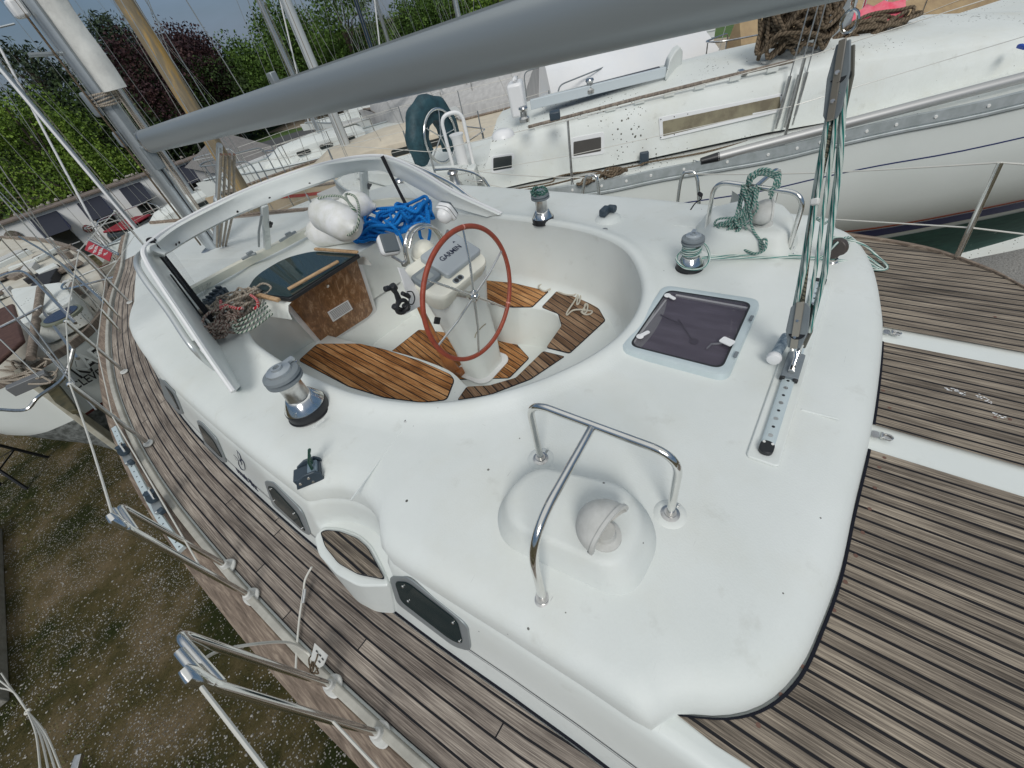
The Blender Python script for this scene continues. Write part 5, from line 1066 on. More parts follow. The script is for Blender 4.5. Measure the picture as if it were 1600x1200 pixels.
wire(V(T1.x, T1.y, ZS + .36), V(-.22, -1.2, ZS + .34), .004, 'lifeline', 'whitewire')
# open gate wire dropped across the deck, and the tag tied to the rail
m = MB(); m.tube(spline([T1 + V(.0, .04, .01), Pz(340, 1018, -1.25), Pz(400, 1006, -1.42), Pz(450, 1004, -1.62), Pz(478, 1018, -1.76), Pz(488, 1030, ZS + .03)], 6), .005, 8); m.build('gate_wire', MT['whitewire'], boat)
m = MB(); m.tube(spline([Pz(487, 886, -1.70), Pz(477, 905, -1.74), Pz(474, 925, -1.76), Pz(468, 965, ZS + .02), Pz(464, 1010, ZS + .02), Pz(462, 1050, ZS + .03)], 6), .0045, 8); g_ = m.build('gate_wire', MT['whitewire'], boat)
m = MB(); m.cyl(Pz(477, 920, -1.75), Pz(474, 942, -1.77), .008); m.build('gate_hook', MT['dullsteel'], g_)
m = MB(); m.prism([Pz(a, b, -1.72) for a, b in [(492, 1005), (513, 1024), (506, 1040), (499, 1044), (486, 1030)]], .003); tag(m.build('plastic_tag', MT['dirtywhite']), 'small white plastic tag with black slots tied by the stanchion foot', 'tag')
tg = bpy.data.objects['plastic_tag']; 
for a, b in ((495, 1018), (500, 1024), (504, 1030), (499, 1034)): m = MB(); c = Pz(a, b, -1.7155); m.box(c, (.004, .012, .001)); m.build('tag_slot', MT['black'], tg, False)
rb = random.Random(2); m = MB()
for k in range(4): m.tube(spline([Pz(490 + rb.uniform(-8, 8), 1025 + rb.uniform(-15, 30), -1.73 + rb.uniform(-.03, .02)) for i in range(6)], 4), .003, 6)
tag(m.build('twine', MT['rope_brown']), 'brown twine lashing beside the stanchion foot on the port rail', 'twine')
# genoa track on the toe rail with two cars
gt = [Pz(a, b, ZS + .06) for a, b in [(177, 667), (196, 710), (220, 757), (246, 805), (282, 857)]]
R = [[p + V(a, 0, b) for a, b in ((-.016, -.025), (-.016, 0), (.016, 0), (.016, -.025))] for p in spline(gt, 4)]
m = MB(); m.rings(R, True, True); gk = m.build('genoa_track', MT['paleblue'], boat, True, .002)
sp2 = spline(gt, 12)
for i in range(3, len(sp2) - 1, 2):
    m = MB(); p = sp2[i] + V(0, 0, .0015); m.add([p + V(.0045 * math.cos(t), .0045 * math.sin(t), 0) for t in [2 * PI * j / 8 for j in range(8)]], [tuple(range(8))]); m.build('track_hole', MT['black'], gk, False)
for px in ((200, 716), (246, 790)):
    p = Pz(*px, ZS + .07); m = MB(); m.box(p, (.045, .13, .03), Matrix.Rotation(-.12, 3, 'Z')); ck = m.build('genoa_car', MT['alu'], boat, True, .006)
    m = MB(); m.lathe([(.028, 0), (.032, .02), (.026, .05), (.03, .06)], 18, p + V(.01, .03, .02), (.25, .1, 1)); m.build('car_sheave', MT['bluegrey'], ck, True, angle=40)
    m = MB(); m.tube([p + V(.02, .09, .02), p + V(.035, .1, .06), p + V(.03, .03, .09), p + V(.02, -.02, .06)], .006, 8); m.build('car_loop', MT['steel'], ck)
    m = MB(); m.box(p + V(0, -.07, .003), (.03, .035, .032)); m.build('car_plunger', MT['bluegrey'], ck, True, .006)
# starboard side lifelines and hoops
fS = Pz(1495, 402, ZA - .0); tS = Px(1563, 254, fS.x + .06); m = MB(); m.tube([fS, tS], .0125, 12); m.build('stanchion', MT['steel'], boat)
hs_ = [Px(a, b, 3.40) for a, b in [(905, 345), (912, 284), (922, 276), (933, 284), (938, 345)]]
hoops = [[(905, 340), (913, 285), (923, 275), (934, 284), (938, 340)], [(1056, 345), (1063, 285), (1075, 269), (1090, 283), (1100, 330)]]
for hq in hoops:
    P = [Px(a, b, 3.40) for a, b in hq]; P[0].z = P[-1].z = ZS; MB().tube(spline(P, 5), .0125, 10).build('stanchion_hoop', MT['steel'], boat)
hT = [Px(923, 278, 3.4), Px(1075, 272, 3.4)]
wire(hT[1], tS, .0042, 'lifeline', 'whitewire', sag=.02); wire(tS, V(2.5, -3.2, tS.z + .02), .0042, 'lifeline', 'whitewire', sag=.03)
ms2 = fS.lerp(tS, .34); wire(Px(1092, 330, 3.4), ms2, .004, 'lifeline', 'whitewire', sag=-.0); wire(ms2, V(2.5, -3.2, ZS + .62), .004, 'lifeline', 'whitewire', sag=.03)
wire(V(3.45, 3.4, hT[0].z), hT[0], .0042, 'lifeline', 'whitewire', sag=.02); wire(V(3.45, 3.4, ZS + .35), Px(907, 320, 3.4), .004, 'lifeline', 'whitewire')
wire(Px(938, 334, 3.4), Px(1056, 338, 3.4), .004, 'lifeline', 'whitewire')
# ================================================================== NEIGHBOURING BOATS
MT['nhull'] = mat('pale_grey_hull', (.58, .61, .585), .42, var=(.9, (.53, .56, .535), .2), bump=(3, .02))
MT['ndeck'] = mat('dirty_white_deck', (.56, .58, .56), .6, var=(2.5, (.51, .53, .505), .22), specks=(30, .36, (.05, .05, .035), 1.3), bump=(40, .1), grime=.45, mask=(.40, .66))
MT['nalu'] = mat('grey_rail_metal', (.36, .39, .40), .5, .3, var=(12, (.28, .31, .31)))
MT['beige'] = mat('beige_deck', (.52, .46, .36), .6, var=(4, (.44, .39, .31)))
MT['tanhull'] = mat('tan_hull', (.36, .29, .19), .5, var=(3, (.42, .34, .24)))
MT['greentarp'] = mat('dark_green_cover', (.012, .035, .045), .6, var=(7, (.02, .06, .075), .1), bump=(14, .6))
MT['tancanvas'] = mat('tan_canvas', (.34, .25, .14), .85, var=(5, (.27, .19, .11)), bump=(9, .4))
MT['greytarp'] = mat('grey_tarp', (.40, .395, .385), .8, var=(2.5, (.30, .295, .29), .2), bump=(2.2, 1.0), stretch=(3, 3, .35))
MT['whitetarp'] = mat('white_tarp', (.62, .63, .65), .7, var=(1.5, (.58, .59, .61)))
MT['darkglass'] = glassmat('dark_window', (.03, .035, .035), .97, .1)
MT['browncurtain'] = mat('brown_curtain', (.13, .11, .075), .8, var=(6, (.20, .18, .12), .1))
MT['antifoulg'] = mat('green_antifoul', (.012, .05, .042), .75, var=(6, (.022, .08, .065), .15), specks=(9, .15, (.3, .36, .34), 1.2), stretch=(1, 1, 3))
MT['scum'] = mat('speckled_bottom', (.16, .17, .165), .85, var=(14, (.06, .065, .06), .1))
MT['navy'] = mat('navy_paint', (.012, .022, .10), .4)
MT['orange'] = mat('orange_red_stripe', (.32, .055, .02), .5)
nb = thing('sailboat', 'big pale grey sailboat to starboard with speckled white deck and navy boot stripe', 'sailboat', (6.5, 2, GZ))
nbs = [(585, 311, -1.66), (692, 320, -1.66), (754, 313, -1.65), (830, 303, -1.64), (940, 289, -1.62), (1040, 268, -1.60), (1200, 240, -1.56), (1300, 216, -1.52), (1400, 193, -1.47), (1600, 150, -1.38)]
rp = [Pz(*q) for q in nbs]
rp = [rp[0] + (rp[0] - rp[1]) * 1.2 + V(.45, 0, 0), rp[0] + (rp[0] - rp[1]) * .6 + V(.12, 0, 0)] + rp
e_ = (rp[-1] - rp[-3]).normalized(); rp += [rp[-1] + e_ * 1.5 + V(.15, 0, .06), rp[-1] + e_ * 3.2 + V(.7, .1, .14), rp[-1] + e_ * 4.8 + V(1.6, .3, .2)]
rp = spline(rp, 5); nn = V(.88, .47, 0).normalized(); NB = len(rp)
def inset(d): return interp([(0, 0), (.5, .01), (.9, .13), (1.2, .40), (1.5, .66), (1.8, .92), (2.2, 1.26), (2.6, 1.5)], d)
def nband(d0, d1, name, m, off=0., n=8):
    mb = MB(); mb.rings([[p + nn * (inset(lerp(d0, d1, j / n)) - off) - V(0, 0, lerp(d0, d1, j / n)) for j in range(n + 1)] for p in rp], False, False); return mb.build(name, m, nb, True, angle=80)
nband(.03, 2.6, 'hull', MT['nhull'], 0, 14); nband(1.18, 1.215, 'boot_stripe', MT['orange'], .012, 2); nband(1.24, 1.41, 'boot_stripe', MT['navy'], .012, 3); nband(1.52, 2.6, 'antifouled_bottom', MT['antifoulg'], .013, 6); nband(.34, .352, 'pin_stripe', MT['navy'], .003, 1)
BW = 3.3
farp = [p + nn * BW * min(1, .22 + 2.6 * i / (NB - 1)) * (1 - max(0, i / (NB - 1) - .55) ** 2 * 1.4) for i, p in enumerate(rp)]
m = MB(); m.rings([[p - V(0, 0, .02), f - V(0, 0, .02), f - nn * .5 - V(0, 0, 1.6), f - nn * 1.5 - V(0, 0, 2.6)] for p, f in zip(rp, farp)], False, False); m.build('deck', MT['ndeck'], nb, True, angle=30)
m = MB(); m.sheet([rp[0], farp[0], farp[0] - nn * .6 - V(0, 0, 1.6), rp[0] + nn * .6 - V(0, 0, 1.6)]); m.build('transom', MT['nhull'], nb, False)
m = MB(); m.rings([[p + V(0, 0, -.045) - nn * .012, p + V(0, 0, .035) - nn * .008, p + V(0, 0, .035) + nn * .03, p + V(0, 0, -.02) + nn * .03] for p in rp], True, True); m.build('toe_rail', MT['nalu'], nb, True, angle=30)
m = MB(); m.rings([[p + V(0, 0, -.085) - nn * .022, p + V(0, 0, -.055) - nn * .022, p + V(0, 0, -.055) + nn * .02, p + V(0, 0, -.085) + nn * .02] for p in rp], True, True); m.build('rub_rail', MT['nalu'], nb, True, .006)
for i in range(6, NB - 6, 2):
    m = MB(); m.lathe([(.014, -.004), (.012, .005)], 10, rp[i] - nn * .012 - V(0, 0, .006), -nn); m.build('rail_bolt', MT['inkwhite'], nb)
# cabin trunk
cb = [(748, 303), (830, 284), (1017, 247), (1200, 207), (1310, 188), (1450, 152), (1600, 115)]
zb = [-1.64, -1.62, -1.58, -1.53, -1.50, -1.45, -1.38]
Bp = [Pz(a, b, z - .01) for (a, b), z in zip(cb, zb)]
cdir = (Bp[4] - Bp[1]).normalized(); cn_ = V(-cdir.y, cdir.x, 0).normalized(); cn_ = cn_ if cn_.dot(nn) > 0 else -cn_
ct = [(765, 232), (846, 203), (1000, 167), (1200, 119), (1310, 98), (1450, 78), (1600, 56)]
def Pc(a, b, off=0.):
    """point on the cabin side"""
    i = 0
    for k in range(len(cb) - 1):
        if a >= cb[k][0]: i = k
    p0 = Bp[i]; dd = (Bp[i + 1] - Bp[i]); n = V(-dd.y, dd.x, 0).normalized(); n = n if n.dot(nn) > 0 else -n
    nn2 = (n + V(0, 0, -.14)).normalized(); return Pn(a, b, p0 + n * .0, nn2) - n * off
Tp = [Pc(a, b) for a, b in ct]
Tp[5].z = min(Tp[5].z, Tp[4].z); Tp[6].z = min(Tp[6].z, Tp[5].z - .02)
ex = Bp[-1] + (Bp[-1] - Bp[-2]) * 1.3; Bp.append(ex); Tp.append(Tp[-1] + (Tp[-1] - Tp[-2]) * 1.3 - V(0, 0, .1))
m = MB(); R = []
for i, (b_, t_) in enumerate(zip(Bp, Tp)):
    R.append([b_, b_.lerp(t_, .5) - cn_ * .012, t_ - V(0, 0, .03), t_ + cn_ * .035, t_ + cn_ * .35 + V(0, 0, .05), t_ + cn_ * .85 + V(0, 0, .085), t_ + cn_ * 1.4 + V(0, 0, .05), t_ + cn_ * 1.7, b_ + cn_ * 1.78])
m.rings(R, False, False); m.add(R[0], [tuple(range(len(R[0])))]); cab = m.build('cabin_trunk', MT['ndeck'], nb, True, angle=40)
def cwin(o_, i_, r, fm, gm, th=.012):
    P = roundpoly([Pc(*p) for p in o_], r); n = -cn_; m = MB(); m.prism([p + n * .004 for p in P], n * th); f = m.build('cabin_window', fm, nb, True, .003)
    P = roundpoly([Pc(*p) for p in i_], r * .4); m = MB(); m.prism([p + n * (.005 + th) for p in P], n * .003); m.build('window_pane', gm, f, False); return f
MT['wframe'] = mat('white_window_frame', (.6, .62, .62), .4)
cwin([(768, 243), (804, 238), (805, 264), (768, 271)], [(771, 246), (800, 242), (800, 261), (771, 266)], .03, MT['wframe'], MT['darkglass'])
cwin([(892, 215), (944, 205), (944, 240), (891, 247)], [(896, 221), (939, 213), (939, 235), (896, 243)], .03, MT['wframe'], mat('brown_grey_pane', (.06, .055, .05), .3))
cw = cwin([(1029, 183), (1222, 145), (1223, 173), (1031, 218)], [(1035, 189), (1218, 150), (1218, 168), (1036, 212)], .02, MT['wframe'], MT['browncurtain'])
for t in [i / 9 for i in range(10)]:
    for y0, y1 in ((186, 148), (214, 172)): m = MB(); m.lathe([(.006, 0), (.005, .004)], 8, Pc(lerp(1032, 1220, t), lerp(y0, y1, t), .017), -cn_); m.build('window_screw', MT['blackrub'], cw)
# handrail with its feet, sliding hatch coaming, spray moulding
def off(P, n, u): return [p + cn_ * n + V(0, 0, u) for p in P]
hr = [Pc(a, b) + cn_ * .05 for a, b in [(826, 208), (900, 189), (1000, 163), (1107, 137), (1240, 106)]]
m = MB(); m.tube([p + V(0, 0, .045) for p in hr], .016, 8); hd = m.build('handrail', MT['oldwood'], nb)
for i in range(9):
    p = hr[0].lerp(hr[-1], (i + .5) / 9); k = nearest(hr, (i + .5) / 9); m = MB(); m.box(k + V(0, 0, .02), (.10, .022, .05), frame(None, cdir)); m.build('handrail_foot', MT['ndeck'], hd, True, .005)
q = lambda a, b, z: Pz(a, b, z)
zt = Tp[2].z + .10
m = MB(); A, B = Pz(830, 172, zt), Pz(1040, 121, zt); m.rings([[p, p + V(0, 0, .09), p + cn_ * .05 + V(0, 0, .09), p + cn_ * .05] for p in (A, B)], True, True); m.build('hatch_coaming', mat('bluegrey_coaming', (.40, .44, .46), .5), nb, True, .006)
m = MB(); R = []
for t, h_ in ((0, .05), (.2, .16), (.5, .2), (.8, .2), (1, .14)): p = Pz(lerp(1040, 1075, t), lerp(128, 112, t), zt - .03) + cn_ * (.0 + .35 * t); R.append([p, p + V(0, 0, h_), p + cn_ * .22 + V(0, 0, h_), p + cn_ * .22])
m.rings(R, True, True); m.build('spray_moulding', MT['ndeck'], nb, True, .015)
c = (Bp[2] + Bp[3]) / 2 + cn_ * .8
m = MB(); m.rings([[p, p + V(0, 0, .03), p + cn_ * .22 + V(0, 0, .03), p + cn_ * .22] for p in (Pz(850, 162, zt + .02), Pz(1035, 114, zt + .02))], True, True); m.build('sliding_hatch', mat('dark_blue_board', (.035, .03, .04), .5), nb, True, .005)
m = MB(); m.box(Pz(867, 180, zt + .03), (.10, .10, .07), frame(None, cdir)); m.build('rope_clutch', MT['bluegrey'], nb, True, .01)
for a, b in ((820, 190), (922, 145)):
    p = Pz(a, b, zt + .02); m = MB(); m.lathe([(.05, 0), (.05, .03), (.035, .045), (.032, .09), (.045, .11), (.04, .125)], 20, p); m.build('winch', MT['dullsteel'], nb, True, angle=35)
p = Pz(786, 213, zt); m = MB(); m.lathe([(.11, 0), (.10, .03), (.06, .055), (0, .06)], 24, p); m.build('ventilator_dome', MT['whitepl'], nb)
p = Pc(1005, 243) - cn_ * .08; m = MB(); m.box(p + V(0, 0, .0), (.09, .05, .12), frame(None, cdir)); m.build('turning_block', MT['bluegrey'], nb, True, .01)
p = Pc(752, 282) - cn_ * .05; m = MB(); m.box(p, (.07, .05, .06), frame(None, cdir)); m.build('cam_cleat', MT['dullsteel'], nb, True, .01)
m = MB(); m.box(Pz(1160, 113, zt - .02), (.05, .16, .03), frame(None, cdir)); m.build('deck_fitting', MT['dullsteel'], nb, True, .004)
# cockpit coaming, aft bulkhead
cc0, cc1 = Pz(690, 300, -1.60), Pz(760, 290, -1.6)
m = MB(); R = []
for p, h_ in ((rp[4] + nn * .45, .10), (rp[10] + nn * .42, .17), (rp[15] + nn * .42, .22), (Bp[0] + V(0, .0, 0), .26)): R.append([p, p + V(0, 0, h_) + nn * .03, p + V(0, 0, h_) + nn * .22, p + nn * .28])
m.rings(R, True, True); m.build('cockpit_coaming', MT['ndeck'], nb, True, .02)
m = MB(); p = Bp[0] + cn_ * .9; m.sheet([Tp[0] + cn_ * .1, Tp[0] + cn_ * 1.6 + V(0, 0, .05), Bp[0] + cn_ * 1.6 - V(0, 0, .3), Bp[0] + cn_ * .1 - V(0, 0, .3)]); m.build('cabin_bulkhead', MT['ndeck'], nb, False)
# rod and tube work: wheel, covered gear, pushpit, stanchions, lifelines
wc_ = Px(688, 222, Pz(690, 265, -1.6).x); wc_ = Pz(686, 262, -1.62) ; wc_ = V(wc_.x + .06, wc_.y, -1.26)
cvl = tag(MB().build('x', MT['black']), 'x', 'x'); bpy.data.objects.remove(cvl)
m = MB(); ca = V(.05, -1, 0).normalized(); cs_ = V(0, 0, 1).cross(ca).normalized()
prof = [(-.09, .30), (-.10, .40), (-.05, .455), (.04, .455), (.10, .40), (.10, .30), (.09, .18), (-.09, .18)]
R = []
for i in range(29):
    t = PI * 1.16 * i / 28 + .05 - .0; R.append([wc_ + ca * a + (cs_ * math.cos(t) + V(0, 0, 1) * math.sin(t)) * b * (1 + .03 * math.sin(t * 9)) - V(0, 0, .25 if (i in (0,)) else 0) for a, b in prof])
m.rings(R, True, True); tag(m.build('wheel_cover', MT['greentarp'], None, True, angle=70), 'dark green fabric cover over the wheel of the starboard neighbour', 'cover')
m = MB(); m.tube([wc_ + ca * .12 + (cs_ * math.cos(t) + V(0, 0, 1) * math.sin(t)) * .30 for t in [2 * PI * i / 30 for i in range(30)]], .018, 10, True); nw = m.build('steering_wheel', MT['steel'], nb)
for k in range(5): m = MB(); m.cyl(wc_ + ca * .12, wc_ + ca * .12 + (cs_ * math.cos(k * 1.257) + V(0, 0, 1) * math.sin(k * 1.257)) * .3, .008); m.build('wheel_spoke', MT['steel'], nw)
m = MB(); pgd = Pz(710, 268, -1.6); m.tube(bendtube([pgd, pgd + V(0, 0, .62), pgd + V(.2, -.17, .62), pgd + V(.2, -.17, 0)], .12, 8), .022, 10); m.build('pedestal_guard', MT['whitepl'], nb)
m = MB(); m.lathe([(.10, 0), (.07, .25), (.07, .55), (.09, .6)], 18, pgd + V(.1, -.09, -.2)); m.build('pedestal', MT['whitepl'], nb)
def nstan(top, bot, h=None):
    i = min(range(NB), key=lambda k: (rp[k] - Pz(bot[0], bot[1], -1.6)).length); b_ = rp[i] + nn * .05; d = ray(*top); t = (d.x * b_.x + d.y * b_.y) / (d.x ** 2 + d.y ** 2); t_ = V(b_.x, b_.y, max(min(d.z * t, b_.z + .68), b_.z + .45)); 
    m = MB(); m.tube([b_, t_], [.014, .011], 10); o = m.build('stanchion', MT['dullsteel'], nb); m = MB(); m.lathe([(.02, 0), (.018, .04)], 10, b_); m.build('stanchion_socket', MT['dullsteel'], o); return t_, b_
stn = [nstan((675, 236), (700, 300)), nstan((867, 192), (883, 297)), nstan((1219, 92), (1210, 232))]
for (a, a2), (b, b2) in zip(stn, stn[1:]): wire(a, b, .0035, 'lifeline', 'whitewire', nb); wire(a.lerp(a2, .5), b.lerp(b2, .5), .003, 'lifeline', 'whitewire', nb)
wire(stn[-1][0], rp[-6] + V(0, 0, .62), .0035, 'lifeline', 'whitewire', nb); wire(stn[-1][0].lerp(stn[-1][1], .5), rp[-6] + V(0, 0, .3), .003, 'lifeline', 'wire', nb); wire(stn[0][0], rp[2] + V(0, 0, .55), .0035, 'lifeline', 'whitewire', nb)
a = stn[0][0] - V(0, 0, .18); m = MB(); m.tube(spline([a, a + V(.05, -.3, .0), a + V(.08, -.55, -.06), a + V(.1, -.65, -.2), a + V(.1, -.7, -.42)], 5), .014, 8); m.build('gate_rail', MT['steel'], nb)
# winch on the coaming
for a, b in ((712, 288), (630, 300)):
    p = Pz(a, b, -1.45); m = MB(); m.lathe([(.08, -.08), (.07, 0), (.05, .03), (.045, .10), (.06, .12), (.05, .14)], 20, p); m.build('winch', MT['dullsteel'], nb, True, angle=35)
# whisker pole along the deck
pA, pB = Pz(1095, 252, -1.55), Pz(1600, 121, -1.30)
m = MB(); m.cyl(pA.lerp(pB, .06), pA.lerp(pB, 1.25), .042, seg=18); pl_ = m.build('spinnaker_pole', mat('brushed_pole', (.36, .36, .355), .5, .6), None, True); tag(pl_, 'long brushed metal pole lashed along the side deck of the grey boat to starboard', 'pole')
m = MB(); m.cyl(pA, pA.lerp(pB, .065), .03, .043, 14); m.build('pole_end', MT['black'], pl_)
m = MB(); dd = (pB - pA).normalized(); m.tube([pA - dd * .02, pA - dd * .07 + V(0, 0, .03), pA - dd * .07 + V(0, 0, -.04), pA + V(0, 0, -.04)], .006, 6); m.build('pole_hook', MT['steel'], pl_)
# genoa sheet lying in the scupper, chain like rope heap
rb = random.Random(8)
m = MB(); m.tube(spline([Pz(a, b, -1.59) for a, b in [(724, 275), (738, 298), (760, 305), (800, 300), (850, 291), (930, 272), (1000, 258), (1010, 254), (1100, 238), (1200, 212)]], 6), .009, 6); m.tube(spline([Pz(a, b, -1.585) for a, b in [(800, 296), (860, 285), (868, 277), (900, 270), (940, 268)]], 5), .008, 6)
tag(m.build('rope', MT['rope_brown']), 'dirty brown sheet lying along the side deck of the grey boat', 'rope')
m = MB(); c = Pz(958, 272, -1.57); coil(m, c.x, c.y, -1.60, 6, .13, .05, .011, rb, zj=.05, rot=-.7); c = Pz(915, 284, -1.57); coil(m, c.x, c.y, -1.61, 3, .10, .06, .011, rb, zj=.04, rot=-.7)
tag(m.build('rope_coil', MT['rope_brown']), 'small dark brown rope heap on the scuppers behind the grey boat stanchion', 'rope coil')
# mast, its rigging and the rope and cloth heaped round it
mb_ = Pz(1296, 78, zt - .08); dN = (mb_ - Pz(1296, 78, zt - .08)); m = MB(); R = [[mb_ + V(a, b, z) for a, b in [(.085 * math.cos(t), .12 * math.sin(t)) for t in [2 * PI * i / 20 for i in range(20)]]] for z in (-.05, 5, 12)]; m.rings(R, True, True); m.build('mast', MT['mastalu'], nb)
for a, b, h_ in ((1203, 92, 7), (1268, 78, 6), (1337, 55, 7), (1372, 44, 9)):
    p = Pz(a, b, zt - .1); m = MB(); d2 = (mb_ + V(0, 0, h_) - p).normalized(); m.cyl(p, p + d2 * .9, .014); m.cyl(p + d2 * .9, p + d2 * h_, .006); m.build('mast_stay', MT['steel'], nb)
for a, b in ((1212, 201), (1226, 199), (1238, 195)):
    p = Pz(a, b, -1.5); tpx = mb_ + V(-.5, 0, 6.5); d2 = (tpx - p).normalized(); m = MB(); m.cyl(p, p + d2 * .10, .012); m.cyl(p + d2 * .08, p + d2 * .42, .016); m.cyl(p + d2 * .42, p + d2 * 7, .0055); m.build('shroud', MT['dullsteel'], nb)
rb = random.Random(31)
m = MB(); c = Pz(1240, 78, zt + .05); coil(m, c.x, c.y, zt - .05, 22, .34, .24, .016, rb, zj=.42, rot=-.9)
tag(m.build('rope_heap', MT['rope_brown']), 'large heap of dirty brown rope at the foot of the neighbouring mast', 'rope coil')
m = MB(); c = Pz(1350, 52, zt + .0); coil(m, c.x, c.y, zt - .1, 10, .45, .20, .016, rb, zj=.15, rot=-.9)
m.tube(spline([Pz(a, b, zt - .08) for a, b in [(1350, 66), (1380, 70), (1420, 70), (1421, 66)]], 4), .016, 6); m.tube(spline([Pz(a, b, zt - .08) for a, b in [(1370, 55), (1400, 58), (1428, 52), (1420, 45), (1385, 48)]], 4), .016, 6)
tag(m.build('rope_heap', MT['rope_brown']), 'flatter brown rope pile with loose ends beside the pink cloth', 'rope coil')
m = MB(); R = []
for i in range(10):
    t = i / 9; p = Pz(lerp(1290, 1408, t), lerp(44, 24, t), zt + .06); R.append([p + cn_ * a + V(rb.uniform(-.02, .02), rb.uniform(-.02, .02), b + rb.uniform(-.02, .03)) for a, b in ((-.16, -.1), (-.08, .05), (0, .12), (.1, .10), (.2, 0))])
m.rings(R, False, False); o = m.build('cloth', mat('pink_cloth', (.62, .07, .12), .8, var=(9, (.7, .16, .2), .1), bump=(12, .5)), None, True, angle=80); tag(o, 'crumpled bright pink cloth behind the neighbouring mast', 'cloth')
p = Pz(1598, 73, -1.15); m = MB(); m.box(p, (.10, .04, .03), Matrix.Rotation(.4, 3, 'Z')); tag(m.build('clip', mat('blue_plastic', (.01, .05, .3), .5), None, True, .01), 'small blue clip on the white roof at the right edge', 'clip')
# jerry can
p = Pz(805, 196, zt + .0) + cn_ * .55; m = MB(); m.box(p + V(0, 0, .12), (.16, .26, .30), frame(None, cdir)); m.box(p + V(0, 0, .29), (.05, .16, .05), frame(None, cdir)); tag(m.build('jerry_can', MT['whitepl'], None, True, .03), 'white plastic jerry can standing behind the neighbouring cabin winch', 'jerry can')

